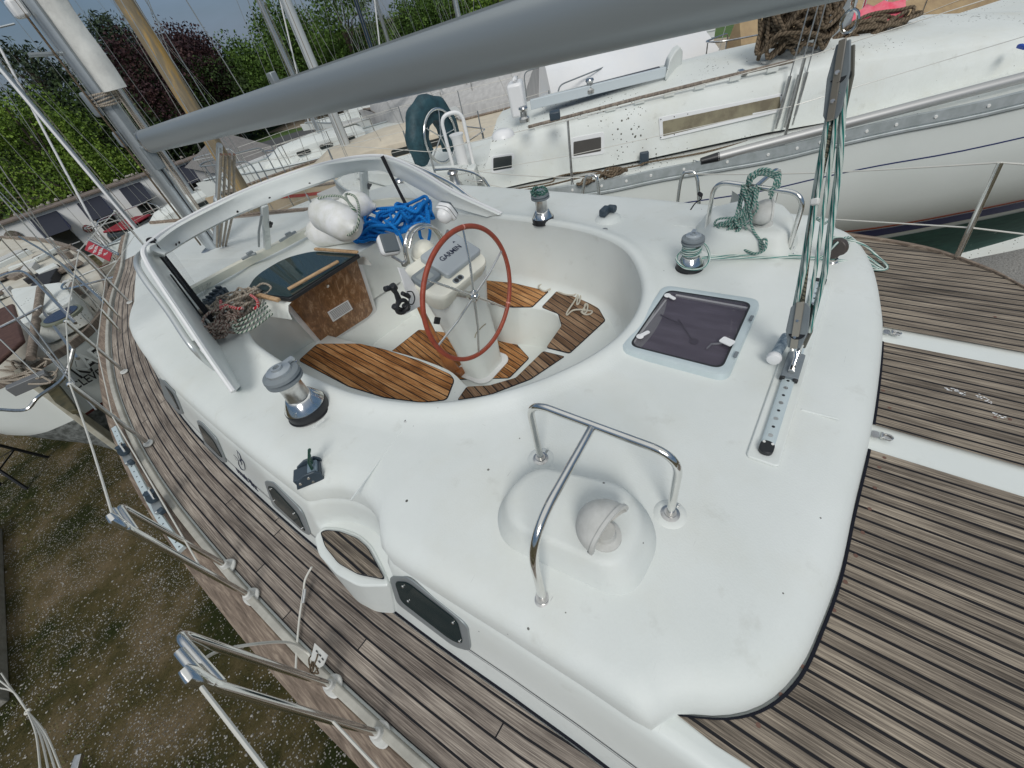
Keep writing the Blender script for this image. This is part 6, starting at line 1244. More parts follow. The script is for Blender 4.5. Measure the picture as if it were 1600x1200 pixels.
# ------------------------------------------------------------------ generic laid up sailboat
def Hd(px, py, r):
    d = ray(px, py); k = r / math.hypot(d.x, d.y); return V(d.x * k, d.y * k, 0)
def bgboat(label, loc, head, Lh, B, zd, hullm, deckm, mast=None, cabin=True, group=None, at_mast=None, keel=True, stripe=None, pulpit=True, furl=None, boomc=None, tarp=None, railm='dullsteel', cat='sailboat'):
    if at_mast: loc = (at_mast.x - math.cos(head) * mast[0], at_mast.y - math.sin(head) * mast[0])
    t = thing(cat.replace(' ', '_'), label, cat, (loc[0], loc[1], GZ), group); fx = V(math.cos(head), math.sin(head), 0); sy = V(-fx.y, fx.x, 0); o0 = V(loc[0], loc[1], 0)
    def W(x, y, z): return o0 + fx * x + sy * y + V(0, 0, z)
    N = 18; hb = lambda s: B / 2 * (1 - abs(2 * s - .92) ** 2.4 * (1.0 if s > .46 else .30)) if s < 1 else .01
    sh_ = lambda s: zd + .35 * max(0, s - .5) ** 1.5
    m = MB(); R = []
    for i in range(N + 1):
        s = i / N; x = (s - .5) * Lh; h_ = max(.012, hb(min(s, .999))); dep = .95 + .35 * math.sin(PI * s); ring = []
        for j in range(-7, 8):
            a = j / 7; aa = abs(a); yy = h_ * (1 - (1 - aa) ** 2.3) * (1 if a > 0 else -1); zz = sh_(s) - dep * (1 - aa ** 2.2) ** .85; xx = x + (.25 * aa if s > .9 else 0); ring.append(W(xx, yy, zz))
        R.append(ring)
    m.rings(R, False, False); m.add(R[0], [tuple(range(15))]); hl = m.build('hull', hullm, t, True, angle=70)
    if stripe:
        m = MB(); m.rings([[r_[0] * 1 + (r_[1] - r_[0]) * k + sy * 0 for k in (.12, .3)] for r_ in R], False, False); m2 = MB()
        for side in (0, 1):
            m = MB(); m.rings([[W((i / N - .5) * Lh, (1 if side else -1) * (max(.012, hb(min(i / N, .999))) + .006), sh_(i / N) - k) for k in (.10, .16)] for i in range(N)], False, False); m.build('side_stripe', stripe, hl, False)
    m = MB(); m.rings([[W((i / N - .5) * Lh, k * max(.012, hb(min(i / N, .999))), sh_(i / N) - .01 + (.03 if k == 0 else 0)) for k in (-1, -.5, 0, .5, 1)] for i in range(N + 1)], False, False); m.build('deck', deckm, t, True)
    for side in (-1, 1):
        m = MB(); m.tube([W((i / N - .5) * Lh, side * max(.012, hb(min(i / N, .999))), sh_(i / N) + .02) for i in range(N + 1)], .025, 6); m.build('toe_rail', MT['oldwood'] if hullm is not MT['gel'] else MT['nalu'], t)
    if cabin:
        m = MB(); R = []
        for x, wd, h_ in ((-.14, .62, .30), (-.12, .64, .40), (.05, .60, .42), (.2, .48, .34), (.27, .38, .10)):
            w2 = B / 2 * wd; z0 = zd - .02; R.append([W(x * Lh, -w2, z0), W(x * Lh, -w2 * .93, z0 + h_ * .9), W(x * Lh, -w2 * .6, z0 + h_ * 1.08), W(x * Lh, 0, z0 + h_ * 1.15), W(x * Lh, w2 * .6, z0 + h_ * 1.08), W(x * Lh, w2 * .93, z0 + h_ * .9), W(x * Lh, w2, z0)])
        m.rings(R, False, False); m.add(R[0], [tuple(range(7))]); cbn = m.build('cabin', deckm, t, True, .02, angle=40)
        for side in (-1, 1):
            for k in range(3):
                x = (-.07 + .09 * k) * Lh; y = side * B / 2 * (.605 - .02 * k); m = MB(); m.prism([W(x + a, y + side * .012, zd + .19 + b) for a, b in roundrect(.42, .13, .05)], sy * side * .01); m.build('cabin_window', MT['darkglass'], t, False)
        m = MB(); m.box(W(-.10 * Lh, 0, zd + .48), (.8, .7, .06), frame(None, fx)); m.build('companion_hatch', MT['dirtywhite'], t, True, .02)
    if pulpit:
        for e0 in (1, -1):
            x0 = e0 * .36 * Lh; x1 = e0 * .49 * Lh; yb = hb(.86 if e0 > 0 else .14) ; 
            m = MB(); m.tube(bendtube([W(x0, yb, zd + .1), W(x0, yb, zd + .66), W(x1, .18 if e0 > 0 else yb * .8, zd + .72), W(x1, -.18 if e0 > 0 else -yb * .8, zd + .72), W(x0, -yb, zd + .66), W(x0, -yb, zd + .1)], .15, 4), .014, 6); q_ = m.build('pulpit' if e0 > 0 else 'pushpit', MT[railm], t)
            for s2 in (-1, 1): m = MB(); m.cyl(W(x1 * .97, s2 * (.2 if e0 > 0 else yb * .8), zd + .1), W(x1 * .97, s2 * (.2 if e0 > 0 else yb * .8), zd + .7), .012); m.build('rail_leg', MT[railm], q_)
        for side in (-1, 1):
            P = []
            for k in range(5):
                s = .16 + .17 * k; x = (s - .5) * Lh; y = side * hb(s) * .96; m = MB(); m.cyl(W(x, y, zd), W(x, y, zd + .62), .012); m.build('stanchion', MT[railm], t); P.append(W(x, y, zd + .61))
            m = MB(); m.tube(P, .005, 5); m.build('lifeline', MT['whitewire'], t); m = MB(); m.tube([p - V(0, 0, .3) for p in P], .004, 5); m.build('lifeline', MT['whitewire'], t)
    if mast:
        mx, dia, mm, H = mast; b_ = W(mx, 0, zd + .3); tp = W(mx, 0, zd + H); m = MB(); m.cyl(b_, tp, dia / 2, dia / 2 * .9, 14); ms_ = m.build('mast', mm, t)
        for f_ in (.45, .72):
            m = MB(); m.tube([W(mx, -.75, zd + H * f_), W(mx, 0, zd + H * f_ - .03), W(mx, .75, zd + H * f_)], .02, 6); m.build('spreader', mm, ms_)
        fs = W(.48 * Lh, 0, zd + .1); st_ = [(fs, tp, .006 if not furl else .028), (W(-.48 * Lh, 0, zd + .1), tp, .005)]
        for s2 in (-1, 1): st_ += [(W(mx - .15, s2 * B * .47, zd), W(mx, s2 * .75, zd + H * .72), .005), (W(mx - .1, s2 * B * .46, zd), W(mx, s2 * .05, zd + H * .45), .005), (W(mx + .2, s2 * B * .46, zd), W(mx, s2 * .05, zd + H * .45), .005), (W(mx, s2 * .75, zd + H * .72), tp, .005)]
        st_ += [(W(-.3 * Lh, s2 * B * .3, zd + .2), tp, .004) for s2 in (-1, 1)] + [(W(-.42 * Lh, .1, zd + 1), tp, .004), (W(mx + .9, 0, zd + .1), W(mx, 0, zd + H * .7), .006)]
        for a, b, r in st_: m = MB(); m.tube([a, b], r, 6); m.build('stay', MT['wire'] if r < .02 else MT['whitepl'], t)
        for k in range(3): m = MB(); m.tube([b_ + V(.12 * math.cos(k * 2), .12 * math.sin(k * 2), 0), tp + V(.05, 0, 0)], .006, 5); m.build('halyard', MT['rope_tan'], t)
        if boomc:
            A, Bm = W(mx - .12, 0, zd + 1.05), W(mx - .38 * Lh, 0, zd + 1.1); m = MB(); m.tube([A.lerp(Bm, i / 8) - V(0, 0, .0) for i in range(9)], [.10, .12, .12, .11, .11, .10, .09, .08, .06], 10, flat=1.5); m.build('boom', boomc, t, True)
    if tarp:
        m = MB(); R = []
        for i in range(9):
            s = .08 + .84 * i / 8; x = (s - .5) * Lh; h_ = hb(s) * 1.08; R.append([W(x, -h_, zd - .35), W(x, -h_ * .98, zd + .2 + rb.uniform(-.03, .03)), W(x, -h_ * .5, zd + .65 + rb.uniform(-.02, .02)), W(x, 0, zd + 1.0), W(x, h_ * .5, zd + .65), W(x, h_ * .98, zd + .2), W(x, h_, zd - .35)])
        m.rings(R, False, False); m.add(R[0], [tuple(range(7))]); m.add(R[-1], [tuple(range(7))]); m.build('tarpaulin', tarp, t, True, angle=70)
    if keel:
        zk = zd - 1.15; m = MB(); m.prism([W(-.12 * Lh, -.09, zk), W(.10 * Lh, -.09, zk), W(.10 * Lh, .09, zk), W(-.12 * Lh, .09, zk)], V(0, 0, max(GZ + .05, zk - 1.2) - zk)); m.build('keel', MT['scum'], t, True, .03)
    return t
white = MT['gel']
def at2(p): return (p.x, p.y)
bgboat('beige decked sailboat with tan hull and dark pulpit rails beyond the windscreen', (5.9, 8.3), r_(139), 8.6, 2.9, -2.25, MT['tanhull'], MT['beige'], at_mast=Pz(545, 238, -2.0), mast=(1.3, .19, mat('white_mast_paint', (.52, .54, .54), .35, .3), 12), stripe=mat('red_stripe', (.3, .03, .02), .5), railm='greypl')
p = Hd(300, 170, 8.6)
bgboat('white hulled ketch carrying the tall wooden mast with peeling yellow varnish', (0, 0), r_(165), 7.5, 2.4, -2.7, white, MT['ndeck'], mast=(.8, .23, MT['yellowmast'], 13), railm='steel', at_mast=p)
p = Hd(165, 330, 15.6)
bgboat('small white sloop with furled headsail lying before the building', (p.x + .3, p.y), r_(260), 7, 2.0, -3.75, white, MT['ndeck'], mast=(.3, .12, MT['mastalu'], 11), furl=True, railm='steel', cabin=False, keel=False)
p = Hd(432, 60, 16.5)
bgboat('white sloop with grey mast standing on the grass behind the beige boat', (0, 0), r_(150), 8, 2.6, -2.8, white, MT['ndeck'], mast=(.2, .12, MT['mastalu'], 13), boomc=MT['whitepl'], railm='steel', at_mast=p)
p = Hd(575, 60, 21)
bgboat('distant sloop carrying the slim dark blue mast', (p.x, p.y), r_(120), 8, 2.6, -2.9, white, MT['ndeck'], mast=(0, .15, mat('dark_blue_mast', (.012, .03, .05), .4), 14), furl=True)
p = Hd(722, 30, 19)
bgboat('sloop with pale mast behind the grey tarpaulin', (p.x + 1, p.y + 1), r_(120), 8, 2.6, -2.9, white, MT['ndeck'], mast=(0, .17, MT['mastalu'], 14), furl=True)
p = Hd(605, 60, 24)
bgboat('farthest sloop with grey mast among the green trees', (p.x, p.y), r_(100), 8, 2.5, -3.0, white, MT['ndeck'], mast=(0, .13, MT['alu'], 14))
p = Hd(300, 300, 18.5)
bgboat('white sloop close under the dark awnings of the long white building', (p.x, p.y), r_(185), 6.5, 2.0, -3.6, white, MT['ndeck'], mast=(0, .10, MT['mastalu'], 11), furl=True, railm='steel')
bgboat('sailboat wholly wrapped in a sagging grey tarpaulin', (12.6, 12.2), r_(98), 8.6, 3.2, -2.7, MT['greytarp'], MT['greytarp'], cabin=False, pulpit=False, tarp=MT['greytarp'], keel=True)
bgboat('powerboat hull under a flat bright white shrink cover', (10.3, 4.9), r_(152), 4.2, 2.9, -2.05, white, MT['whitetarp'], cabin=False, pulpit=False, tarp=MT['whitetarp'], keel=False, cat='motorboat')
bgboat('sailboat with tan canvas covers and a pale mast behind the white covered boat', (13.0, 1.0), r_(155), 8, 2.6, -2.1, MT['tanhull'], MT['tancanvas'], mast=(.8, .2, MT['mastalu'], 12), boomc=MT['tancanvas'], tarp=MT['tancanvas'])
p = Hd(850, 110, 16); bgboat('white sloop with many stays beyond the bright white shrink cover', (p.x + 1.5, p.y), r_(150), 7.5, 2.5, -2.6, white, MT['ndeck'], mast=(0, .12, MT['mastalu'], 12), railm='steel')
# --- the double ender with the name on its stern
kz = -2.42
kr = [Pz(a, b, z) for a, b, z in [(36, 588, kz), (75, 566, kz), (112, 543, kz), (148, 512, kz), (168, 478, kz), (168, 440, kz), (140, 406, kz + .02), (108, 387, kz + .05), (60, 376, kz + .1), (5, 373, kz + .2)]]
ka, kb = kr[0], kr[-1]; kd = V(kb.x - ka.x, kb.y - ka.y, 0).normalized(); kn = V(kd.y, -kd.x, 0)
krs = spline(kr, 4); 
kt = thing('sailboat', 'old double ended sailboat with weathered deck and KAE lettered on its pale stern', 'sailboat', (ka.x - .4, ka.y + 4, GZ))
def kport(p): q = p - ka; return ka + kd * q.dot(kd) - kn * max(.03, q.dot(kn)) + V(0, 0, q.z)
def kmid(p): q = p - ka; return ka + kd * q.dot(kd) + V(0, 0, q.z)
def ksec(p, side, f, dz): q = p - ka; y = max(.03, q.dot(kn)); return ka + kd * (q.dot(kd) + 0) + kn * side * (y * f + .02) + V(0, 0, q.z - dz)
prof = [(1, 0), (1.0, .25), (.97, .5), (.88, .72), (.80, .80), (.62, 1.05), (.35, 1.35), (.12, 1.7), (.06, 2.0)]
for nm, i0, i1, m_ in (('hull', 0, 4, MT['nhull']), ('hull_bottom', 4, 8, MT['scum'])):
    m = MB(); R = []
    for p in krs: R.append([ksec(p, -1, *prof[i]) for i in range(i0, i1 + 1)][::-1] + [ksec(p, 1, *prof[i]) for i in range(i0, i1 + 1)] if i0 == 0 and False else [ksec(p, 1, *prof[i]) for i in range(i0, i1 + 1)])
    m.rings(R, False, False); R = [[ksec(p, -1, *prof[i]) for i in range(i0, i1 + 1)] for p in krs]; m.rings(R, False, False)
    m.add([ksec(krs[0], 1, *prof[i]) for i in range(i0, i1 + 1)] + [ksec(krs[0], -1, *prof[i]) for i in range(i1, i0 - 1, -1)], [tuple(range(2 * (i1 - i0 + 1)))])
    m.build(nm, m_, kt, True, angle=60)
m = MB(); m.rings([[ksec(p, 1.01, .8, .795 + k) for k in (0, .035)] for p in krs], False, False); m.build('boot_stripe', mat('dark_red_stripe', (.09, .015, .012), .6), kt, False)
m = MB(); m.rings([[p + V(0, 0, .0), kmid(p) + V(0, 0, .04), kport(p)] for p in krs], False, False); m.build('deck', mat('worn_brown_deck', (.46, .45, .40), .8, var=(3, (.36, .33, .27), .2), bump=(20, .3)), kt, True)
for f in (lambda p: p, kport): m = MB(); m.rings([[f(p) + V(0, 0, -.03) + kn * a, f(p) + V(0, 0, .07) + kn * a, f(p) + V(0, 0, .07) + kn * (a + .07), f(p) + V(0, 0, -.03) + kn * (a + .07)] for a in (-.04,) for p in krs], True, True); m.build('bulwark', MT['oldwood'], kt, True, .005)
# rudder, tiller head, stern channel
kp_ = ka - kd * .03
m = MB(); m.prism([kp_ + V(0, 0, z) - kd * x for x, z in [(0, .12), (.16, .10), (.20, -.3), (.32, -.9), (.38, -1.5), (.30, -1.8), (0, -1.8)]], kn * .07); m.build('rudder', mat('cream_rudder', (.38, .37, .31), .6, var=(8, (.28, .26, .2))), kt, True, .01)
m = MB(); m.prism([Pz(a, b, kz - .1) for a, b in [(38, 556), (52, 562), (90, 600), (115, 632), (119, 640), (108, 643), (85, 628), (60, 595), (45, 575)]], V(0, 0, -.06)); m.build('rudder_head', mat('dark_green_wood', (.035, .035, .018), .7, var=(12, (.07, .06, .03))), kt, True, .01)
A, B = Pz(22, 618, kz + .05), Pz(82, 592, kz + .05); m = MB(); m.rings([[p + V(0, 0, .10), p + V(0, 0, -.02), p + kd * .12 + V(0, 0, -.02), p + kd * .12 + V(0, 0, .10)] for p in (A, B)], True, True); m.build('stern_beam', mat('dull_grey_channel', (.16, .165, .17), .5, .4), kt, True, .005)
def ktext(s, a, b, h_, z, bold):
    p, q = [None] * 2
    def onhull(px, py):
        d = ray(px, py); best = None; bd = 9
        for k in range(len(krs) - 1):
            for j in range(4):
                for f in (0, .5):
                    P = ksec(krs[k].lerp(krs[k + 1], f), 1.02, *[lerp(x, y, 0) for x, y in zip(prof[j], prof[j])]); e = (P - d * (P.dot(d) / d.dot(d))).length
                    if e < bd: bd = e; best = P
        return best
    p, q = onhull(*a), onhull(*b); 
    n = kn * .9 - kd * .35; c = Pn((a[0] + b[0]) / 2, (a[1] + b[1]) / 2, (p + q) / 2 + n * .02, n); return c, p, q
D_ = (kr[2] - kr[0]); D_.z = 0; D_.normalize(); nrm = V(D_.y, -D_.x, .0).normalized(); nrm = nrm if nrm.dot(-kr[1]) > 0 else -nrm; c0 = kr[0] + nrm * .10; 
def ktx(s, a, b, size, m_, o_=0, xs=.72):
    P, Q = Pn(a[0], a[1], c0 + nrm * o_, nrm), Pn(b[0], b[1], c0 + nrm * o_, nrm); text('name_lettering', s, (P + Q) / 2, Q - P, V(0, 0, 1), size, m_, kt, ext=.002, bold=.004 if o_ > .015 else .002, xs=xs)
ktx('KAE', (118, 583), (161, 555), .32, MT['black'], .010); ktx('KAE', (114, 579), (157, 551), .29, mat('grey_letter', (.40, .43, .42), .5), .022); ktx('CLEVELAND', (122, 601), (192, 563), .15, MT['black'], .012, .85)
# cabin, porthole, canvas, rails
kc = [Pz(a, b, kz + .05) for a, b in [(50, 480), (130, 470), (150, 500), (75, 540)]]
m = MB(); m.prism(roundpoly(kc, .15), V(0, 0, .35)); kcb = m.build('cabin', MT['ndeck'], kt, True, .04)
pc_ = Pz(98, 494, kz + .41); m = MB(); m.lathe([(.23, 0), (.23, .03), (.18, .035)], 28, pc_ - V(0, 0, .01)); m.build('round_hatch', mat('olive_ring', (.14, .15, .11), .5), kt); m = MB(); m.lathe([(.19, 0), (.19, .012)], 28, pc_ + V(0, 0, .02)); m.build('hatch_lens', mat('dark_blue_lens', (.02, .025, .05), .15), kt)
m = MB(); m.prism([Pz(a, b, kz + .3) for a, b in [(-30, 500), (25, 478), (42, 535), (-20, 590)]], V(0, 0, .05)); m.build('cockpit_cover', mat('red_brown_canvas', (.05, .022, .018), .8, var=(20, (.08, .04, .03))), kt, True, .02)
m = MB(); m.tube([Pz(64, 450, kz + .55), Pz(48, 560, kz + .2)], .045, 10); m.build('tiller_post', MT['oldwood'], kt)
for P in ([(0, 432, .65), (25, 424, .68), (45, 430, .68), (90, 475, .6), (118, 505, .5)], [(0, 512, .5), (40, 492, .5), (66, 478, .5)], [(64, 450, .3), (58, 470, .4), (100, 530, .4), (122, 560, .4)], [(30, 370, .5), (80, 400, .5), (150, 460, .5), (200, 510, .45)], [(0, 640, .1), (40, 640, .1), (60, 620, .15), (100, 590, .3), (115, 545, .5)]):
    m = MB(); m.tube(spline([Pz(a, b, kz + z) for a, b, z in P], 5), .018, 8); m.build('tube_rail', MT['dullsteel'], kt)
rb = random.Random(77)
for (x0, y0, z0), (x1, y1, r) in [((45, 400, -2), (0, 350, 9)), ((90, 470, -2), (0, 372, 8)), ((62, 590, -2.2), (0, 530, 7.6)), ((150, 640, -2.0), (0, 470, 9)), ((118, 600, -2.1), (0, 440, 8.5)), ((200, 505, -2.1), (0, 300, 14)), ((100, 580, -2.2), (30, 500, 8)), ((190, 560, -2.1), (90, 450, 10))]:
    a = Pz(x0, y0, z0); d = ray(x1, y1).normalized() * r; m = MB(); m.tube([a, d], .007, 5); m.build('stay', MT['wire'], kt)
m = MB(); P = []
for k in range(26): c = Pz(rb.uniform(-10, 90), rb.uniform(560, 600), kz + .07 + rb.uniform(0, .06)); P.append(c)
m.tube(spline(P, 6), .012, 6); tag(m.build('rope_clutter', MT['rope_tan']), 'tangle of old line on the aft deck of the boat lettered KAE', 'rope')
rb = random.Random(55)
for k in range(26):
    a, b = rb.uniform(-10, 130), rb.uniform(395, 470); p = Pz(a, b, kz + .08); an = rb.choice((0, .3, 1.2, -.4)); m = MB(); m.box(p + V(0, 0, rb.uniform(0, .08)), (rb.uniform(.08, .9), rb.uniform(.05, .35), rb.uniform(.03, .16)), Matrix.Rotation(an, 3, 'Z')); m.build(('deck_board', 'deck_locker', 'grab_rail_block')[k % 3], (MT['oldwood'], MT['dirtywhite'], MT['oldwood'], MT['blackrub'], MT['ndeck'])[k % 5], kt, True, .01)
# steel boat stand under it
def stand(x, y, top, label):
    t = thing('boat_stand', label, 'boat stand', (x, y, GZ), 'boat stands under the laid up boats')
    ap = V(x, y, top)
    for k in range(3):
        a = k * 2.1 + .4; m = MB(); m.tube([ap, V(x + .45 * math.cos(a), y + .45 * math.sin(a), GZ)], .03, 6); m.build('leg', MT['black'], t)
    m = MB(); m.box(ap + V(0, 0, .04), (.3, .3, .05)); m.build('pad', MT['oldwood'], t, True, .01)
    m = MB(); m.tube([V(x + .3 * math.cos(k * 2.1 + .4), y + .3 * math.sin(k * 2.1 + .4), GZ + .5) for k in range(3)], .015, 6, True); m.build('brace', MT['black'], t)
g1 = Pz(40, 745, GZ); stand(g1.x, g1.y, -3.6, 'black tripod stand under the boat lettered KAE, nearest the grass')
g1 = Pz(75, 735, GZ); stand(g1.x + .8, g1.y + 1.6, -3.7, 'black tripod stand behind the first under the boat lettered KAE')
# --- loose things on the ground at left
cb0, cb1 = Pz(-14, 838, GZ), Pz(-10, 1115, GZ); m = MB(); M_ = frame(None, cb1 - cb0); c = (cb0 + cb1) / 2; m.box(c + V(0, 0, .12), ((cb1 - cb0).length, .34, .24), M_); tag(m.build('concrete_beam', mat('concrete', (.28, .27, .24), .85, var=(8, (.2, .19, .16)), bump=(30, .4)), None, True, .02), 'weathered concrete beam lying on the grass at the left edge', 'beam')
m = MB(); tie = V(-.62, 1.15, -2.6); tie = Pz(43, 1112, -3.2)
for (a, b, z) in [(2, 1052, -3.6), (-5, 1060, -3.5), (0, 1075, -3.6)]: m.tube(spline([Pz(a, b, z), Pz(22, 1082, -3.4), tie], 5), .006, 6)
for (a, b, z) in [(64, 1215, -2.8), (78, 1215, -2.8), (90, 1215, -2.8), (98, 1210, -2.8)]: m.tube(spline([tie, tie.lerp(Pz(a, b, z), .5) + V(.02, .02, 0), Pz(a, b, z)], 5), .006, 6)
m.tube([tie + V(.015 * math.cos(t), .015 * math.sin(t), .0) for t in [i * .8 for i in range(9)]], .008, 6); tag(m.build('wire_bundle', MT['whitewire']), 'bundle of thin white wires tied together at the lower left', 'wire')
m = MB(); m.prism([Pz(a, b, -3.4) for a, b in [(108, 1205), (116, 1180), (127, 1177), (120, 1205)]], V(0, 0, -.03)); tag(m.build('metal_bracket', MT['dullsteel'], None, True, .004), 'small grey metal bracket at the bottom edge left of the rail', 'bracket')

# ================================================================== GROUND, BUILDINGS, TREES
m, nt_, b_, L_ = newmat('gravelly_grass')
g = NN(nt_, 'ShaderNodeNewGeometry')
def nz_(sc, det=6, rg=.6):
    n = NN(nt_, 'ShaderNodeTexNoise'); n.inputs['Scale'].default_value = sc; n.inputs['Detail'].default_value = det; n.inputs['Roughness'].default_value = rg; L_(g.outputs['Position'], n.inputs['Vector']); return n
n1 = nz_(.9, 8, .65); rA = NN(nt_, 'ShaderNodeValToRGB'); e = rA.color_ramp.elements; e[0].position = .38; e[0].color = (.03, .036, .011, 1); e[1].position = .64; e[1].color = (.19, .145, .085, 1); q = e.new(.5); q.color = (.10, .082, .036, 1); L_(n1.outputs['Fac'], rA.inputs['Fac'])
n2 = nz_(30, 6, .8); mu = NN(nt_, 'ShaderNodeMixRGB'); mu.blend_type = 'OVERLAY'; mu.inputs[0].default_value = .9; L_(rA.outputs['Color'], mu.inputs[1]); L_(n2.outputs['Fac'], mu.inputs[2])
vo = NN(nt_, 'ShaderNodeTexVoronoi'); vo.inputs['Scale'].default_value = 44; L_(g.outputs['Position'], vo.inputs['Vector']); sc_ = NN(nt_, 'ShaderNodeSeparateColor'); L_(vo.outputs['Color'], sc_.inputs[0])
n3 = nz_(1.3, 5, .6); r3 = NN(nt_, 'ShaderNodeMapRange'); r3.inputs['From Min'].default_value = .36; r3.inputs['From Max'].default_value = .60; r3.inputs['To Max'].default_value = .85; L_(n3.outputs['Fac'], r3.inputs['Value'])
a1_ = NN(nt_, 'ShaderNodeMath', operation='LESS_THAN'); L_(sc_.outputs[0], a1_.inputs[0]); L_(r3.outputs[0], a1_.inputs[1]); a2_ = NN(nt_, 'ShaderNodeMath', operation='LESS_THAN'); L_(vo.outputs['Distance'], a2_.inputs[0]); a2_.inputs[1].default_value = .36
a3_ = NN(nt_, 'ShaderNodeMath', operation='MULTIPLY'); L_(a1_.outputs[0], a3_.inputs[0]); L_(a2_.outputs[0], a3_.inputs[1])
sr = NN(nt_, 'ShaderNodeValToRGB'); sr.color_ramp.elements[0].color = (.09, .085, .075, 1); sr.color_ramp.elements[1].color = (.50, .48, .44, 1); L_(sc_.outputs[1], sr.inputs['Fac'])
mx2 = NN(nt_, 'ShaderNodeMixRGB'); L_(a3_.outputs[0], mx2.inputs[0]); L_(mu.outputs[0], mx2.inputs[1]); L_(sr.outputs['Color'], mx2.inputs[2]); L_(mx2.outputs[0], b_.inputs['Base Color']); b_.inputs['Roughness'].default_value = .95; b_.inputs['Specular IOR Level'].default_value = .1
bp2 = NN(nt_, 'ShaderNodeBump'); bp2.inputs['Strength'].default_value = .9; bp2.inputs['Distance'].default_value = .04; ad_ = NN(nt_, 'ShaderNodeMath', operation='ADD'); L_(a3_.outputs[0], ad_.inputs[0]); L_(n2.outputs['Fac'], ad_.inputs[1]); L_(ad_.outputs[0], bp2.inputs['Height']); L_(bp2.outputs[0], b_.inputs['Normal'])
MT['ground'] = m
mb = MB(); mb.sheet([V(-400, -400, GZ), V(400, -400, GZ), V(400, 400, GZ), V(-400, 400, GZ)]); mb.build('ground', MT['ground'], None, False, kind='structure')
mb = MB(); mb.sheet([V(7, -8, GZ + .004), V(30, -16, GZ + .004), V(34, -2, GZ + .004), V(11, 6, GZ + .004)]); mb.build('gravel_yard', mat('grey_gravel', (.16, .155, .145), .9, var=(40, (.30, .29, .27), .12), bump=(60, .8)), None, False, kind='structure')
mb = MB(); mb.sheet([V(22, -30, GZ + .004), V(180, -60, GZ + .004), V(180, 90, GZ + .004), V(14, 60, GZ + .004), V(16, 20, GZ + .004)]); mb.build('lawn', mat('mown_lawn', (.07, .12, .03), .9, var=(2, (.045, .085, .02)), bump=(30, .6)), None, False, kind='structure')
mb = MB(); mb.sheet([V(34, -30, GZ + .008), V(39, -30, GZ + .008), V(35.5, 10, GZ + .008), V(22, 40, GZ + .008), V(18, 38, GZ + .008), V(31, 9, GZ + .008)]); mb.build('road', mat('tan_track', (.32, .27, .20), .9, var=(3, (.25, .21, .16))), None, False, kind='structure')
# grass tufts and stones near the hull
rg = random.Random(12); mb = MB()
for k in range(2600):
    x, y = rg.uniform(-7, .1), rg.uniform(-1.5, 13)
    if math.sin(x * 1.7 + 1) + math.sin(y * 1.1 + x) < rg.uniform(-.6, 1.6): continue
    for j in range(7):
        a = rg.uniform(0, 6.28); h_ = rg.uniform(.02, .07); w2 = .004; ox, oy = rg.uniform(-.05, .05), rg.uniform(-.05, .05); dx, dy = math.cos(a), math.sin(a)
        mb.add([V(x + ox - dy * w2, y + oy + dx * w2, GZ), V(x + ox + dy * w2, y + oy - dx * w2, GZ), V(x + ox + dx * h_ * .6, y + oy + dy * h_ * .6, GZ + h_)], [(0, 1, 2)])
o = mb.build('grass', mat('short_grass', (.06, .085, .022), .8, var=(1.5, (.12, .10, .035), .2)), None, False, kind='stuff'); o['label'] = 'short rough grass growing through the gravel beside the hull'; o['category'] = 'grass'
mb = MB()
for k in range(9000):
    x, y = rg.uniform(-7, .2), rg.uniform(-1.5, 14); r = rg.uniform(.006, .017)
    if math.sin(x * 2.1 - y) + math.sin(y * 1.9 + 2) < rg.uniform(-1.8, .8): continue
    c = V(x, y, GZ + r * .3); vs = [c + V(math.cos(t + k) * r * rg.uniform(.7, 1.2), math.sin(t + k) * r * rg.uniform(.7, 1.2), 0) for t in (0, 1.25, 2.5, 3.75, 5)]
    mb.add(vs + [c + V(0, 0, r * .7)], [(0, 1, 5), (1, 2, 5), (2, 3, 5), (3, 4, 5), (4, 0, 5)])
o = mb.build('gravel', mat('pale_stones', (.17, .16, .14), .85, var=(60, (.36, .345, .32), .1)), None, False, kind='stuff'); o['label'] = 'pale gravel stones scattered over the rough ground'; o['category'] = 'gravel'
# long white building with dark awnings
W0, W1 = V(-.96, 25.8, GZ), V(7.12, 23.96, GZ); wd_ = (W1 - W0).normalized(); wn_ = V(wd_.y, -wd_.x, 0); wn_ = wn_ if wn_.y < 0 else -wn_
bl = thing('building', 'long low white building with dark awnings and a flat gravelled roof', 'building', tuple(W0))
EZ = -3.08
A, B = W0 - wd_ * 9, W0 + wd_ * 10.2; BD = .4
def PW(a, b, off_=0.): return Pn(a, b, W0, wn_) + wn_ * off_
m = MB(); m.prism([A, B, B - wn_ * BD, A - wn_ * BD], V(0, 0, EZ - GZ)); m.build('wall', mat('white_rendered_wall', (.66, .67, .65), .8, var=(.6, (.58, .59, .57)), bump=(20, .1)), bl, False)
m = MB(); m.prism([p + V(0, 0, EZ - GZ + .0) for p in (A - wd_ * .2 + wn_ * .15, B + wd_ * .2 + wn_ * .15, B + wd_ * .2 - wn_ * (BD + .1), A - wd_ * .2 - wn_ * (BD + .1))], V(0, 0, .07)); m.build('roof', mat('gravel_roof', (.15, .12, .10), .9, var=(6, (.12, .10, .09), .1)), bl, True, .01)
m = MB(); rr = random.Random(6)
for k in range(60):
    p = A.lerp(B, rr.random()) - wn_ * rr.uniform(.1, .4); r = rr.uniform(.03, .08); m.lathe([(r, 0), (r * .8, r * .6), (r * .2, r)], 6, V(p.x, p.y, EZ + .13))
o = m.build('roof_debris', mat('roof_debris', (.16, .14, .12), .9, var=(5, (.3, .28, .26), .1)), bl, False); o['kind'] = 'stuff'
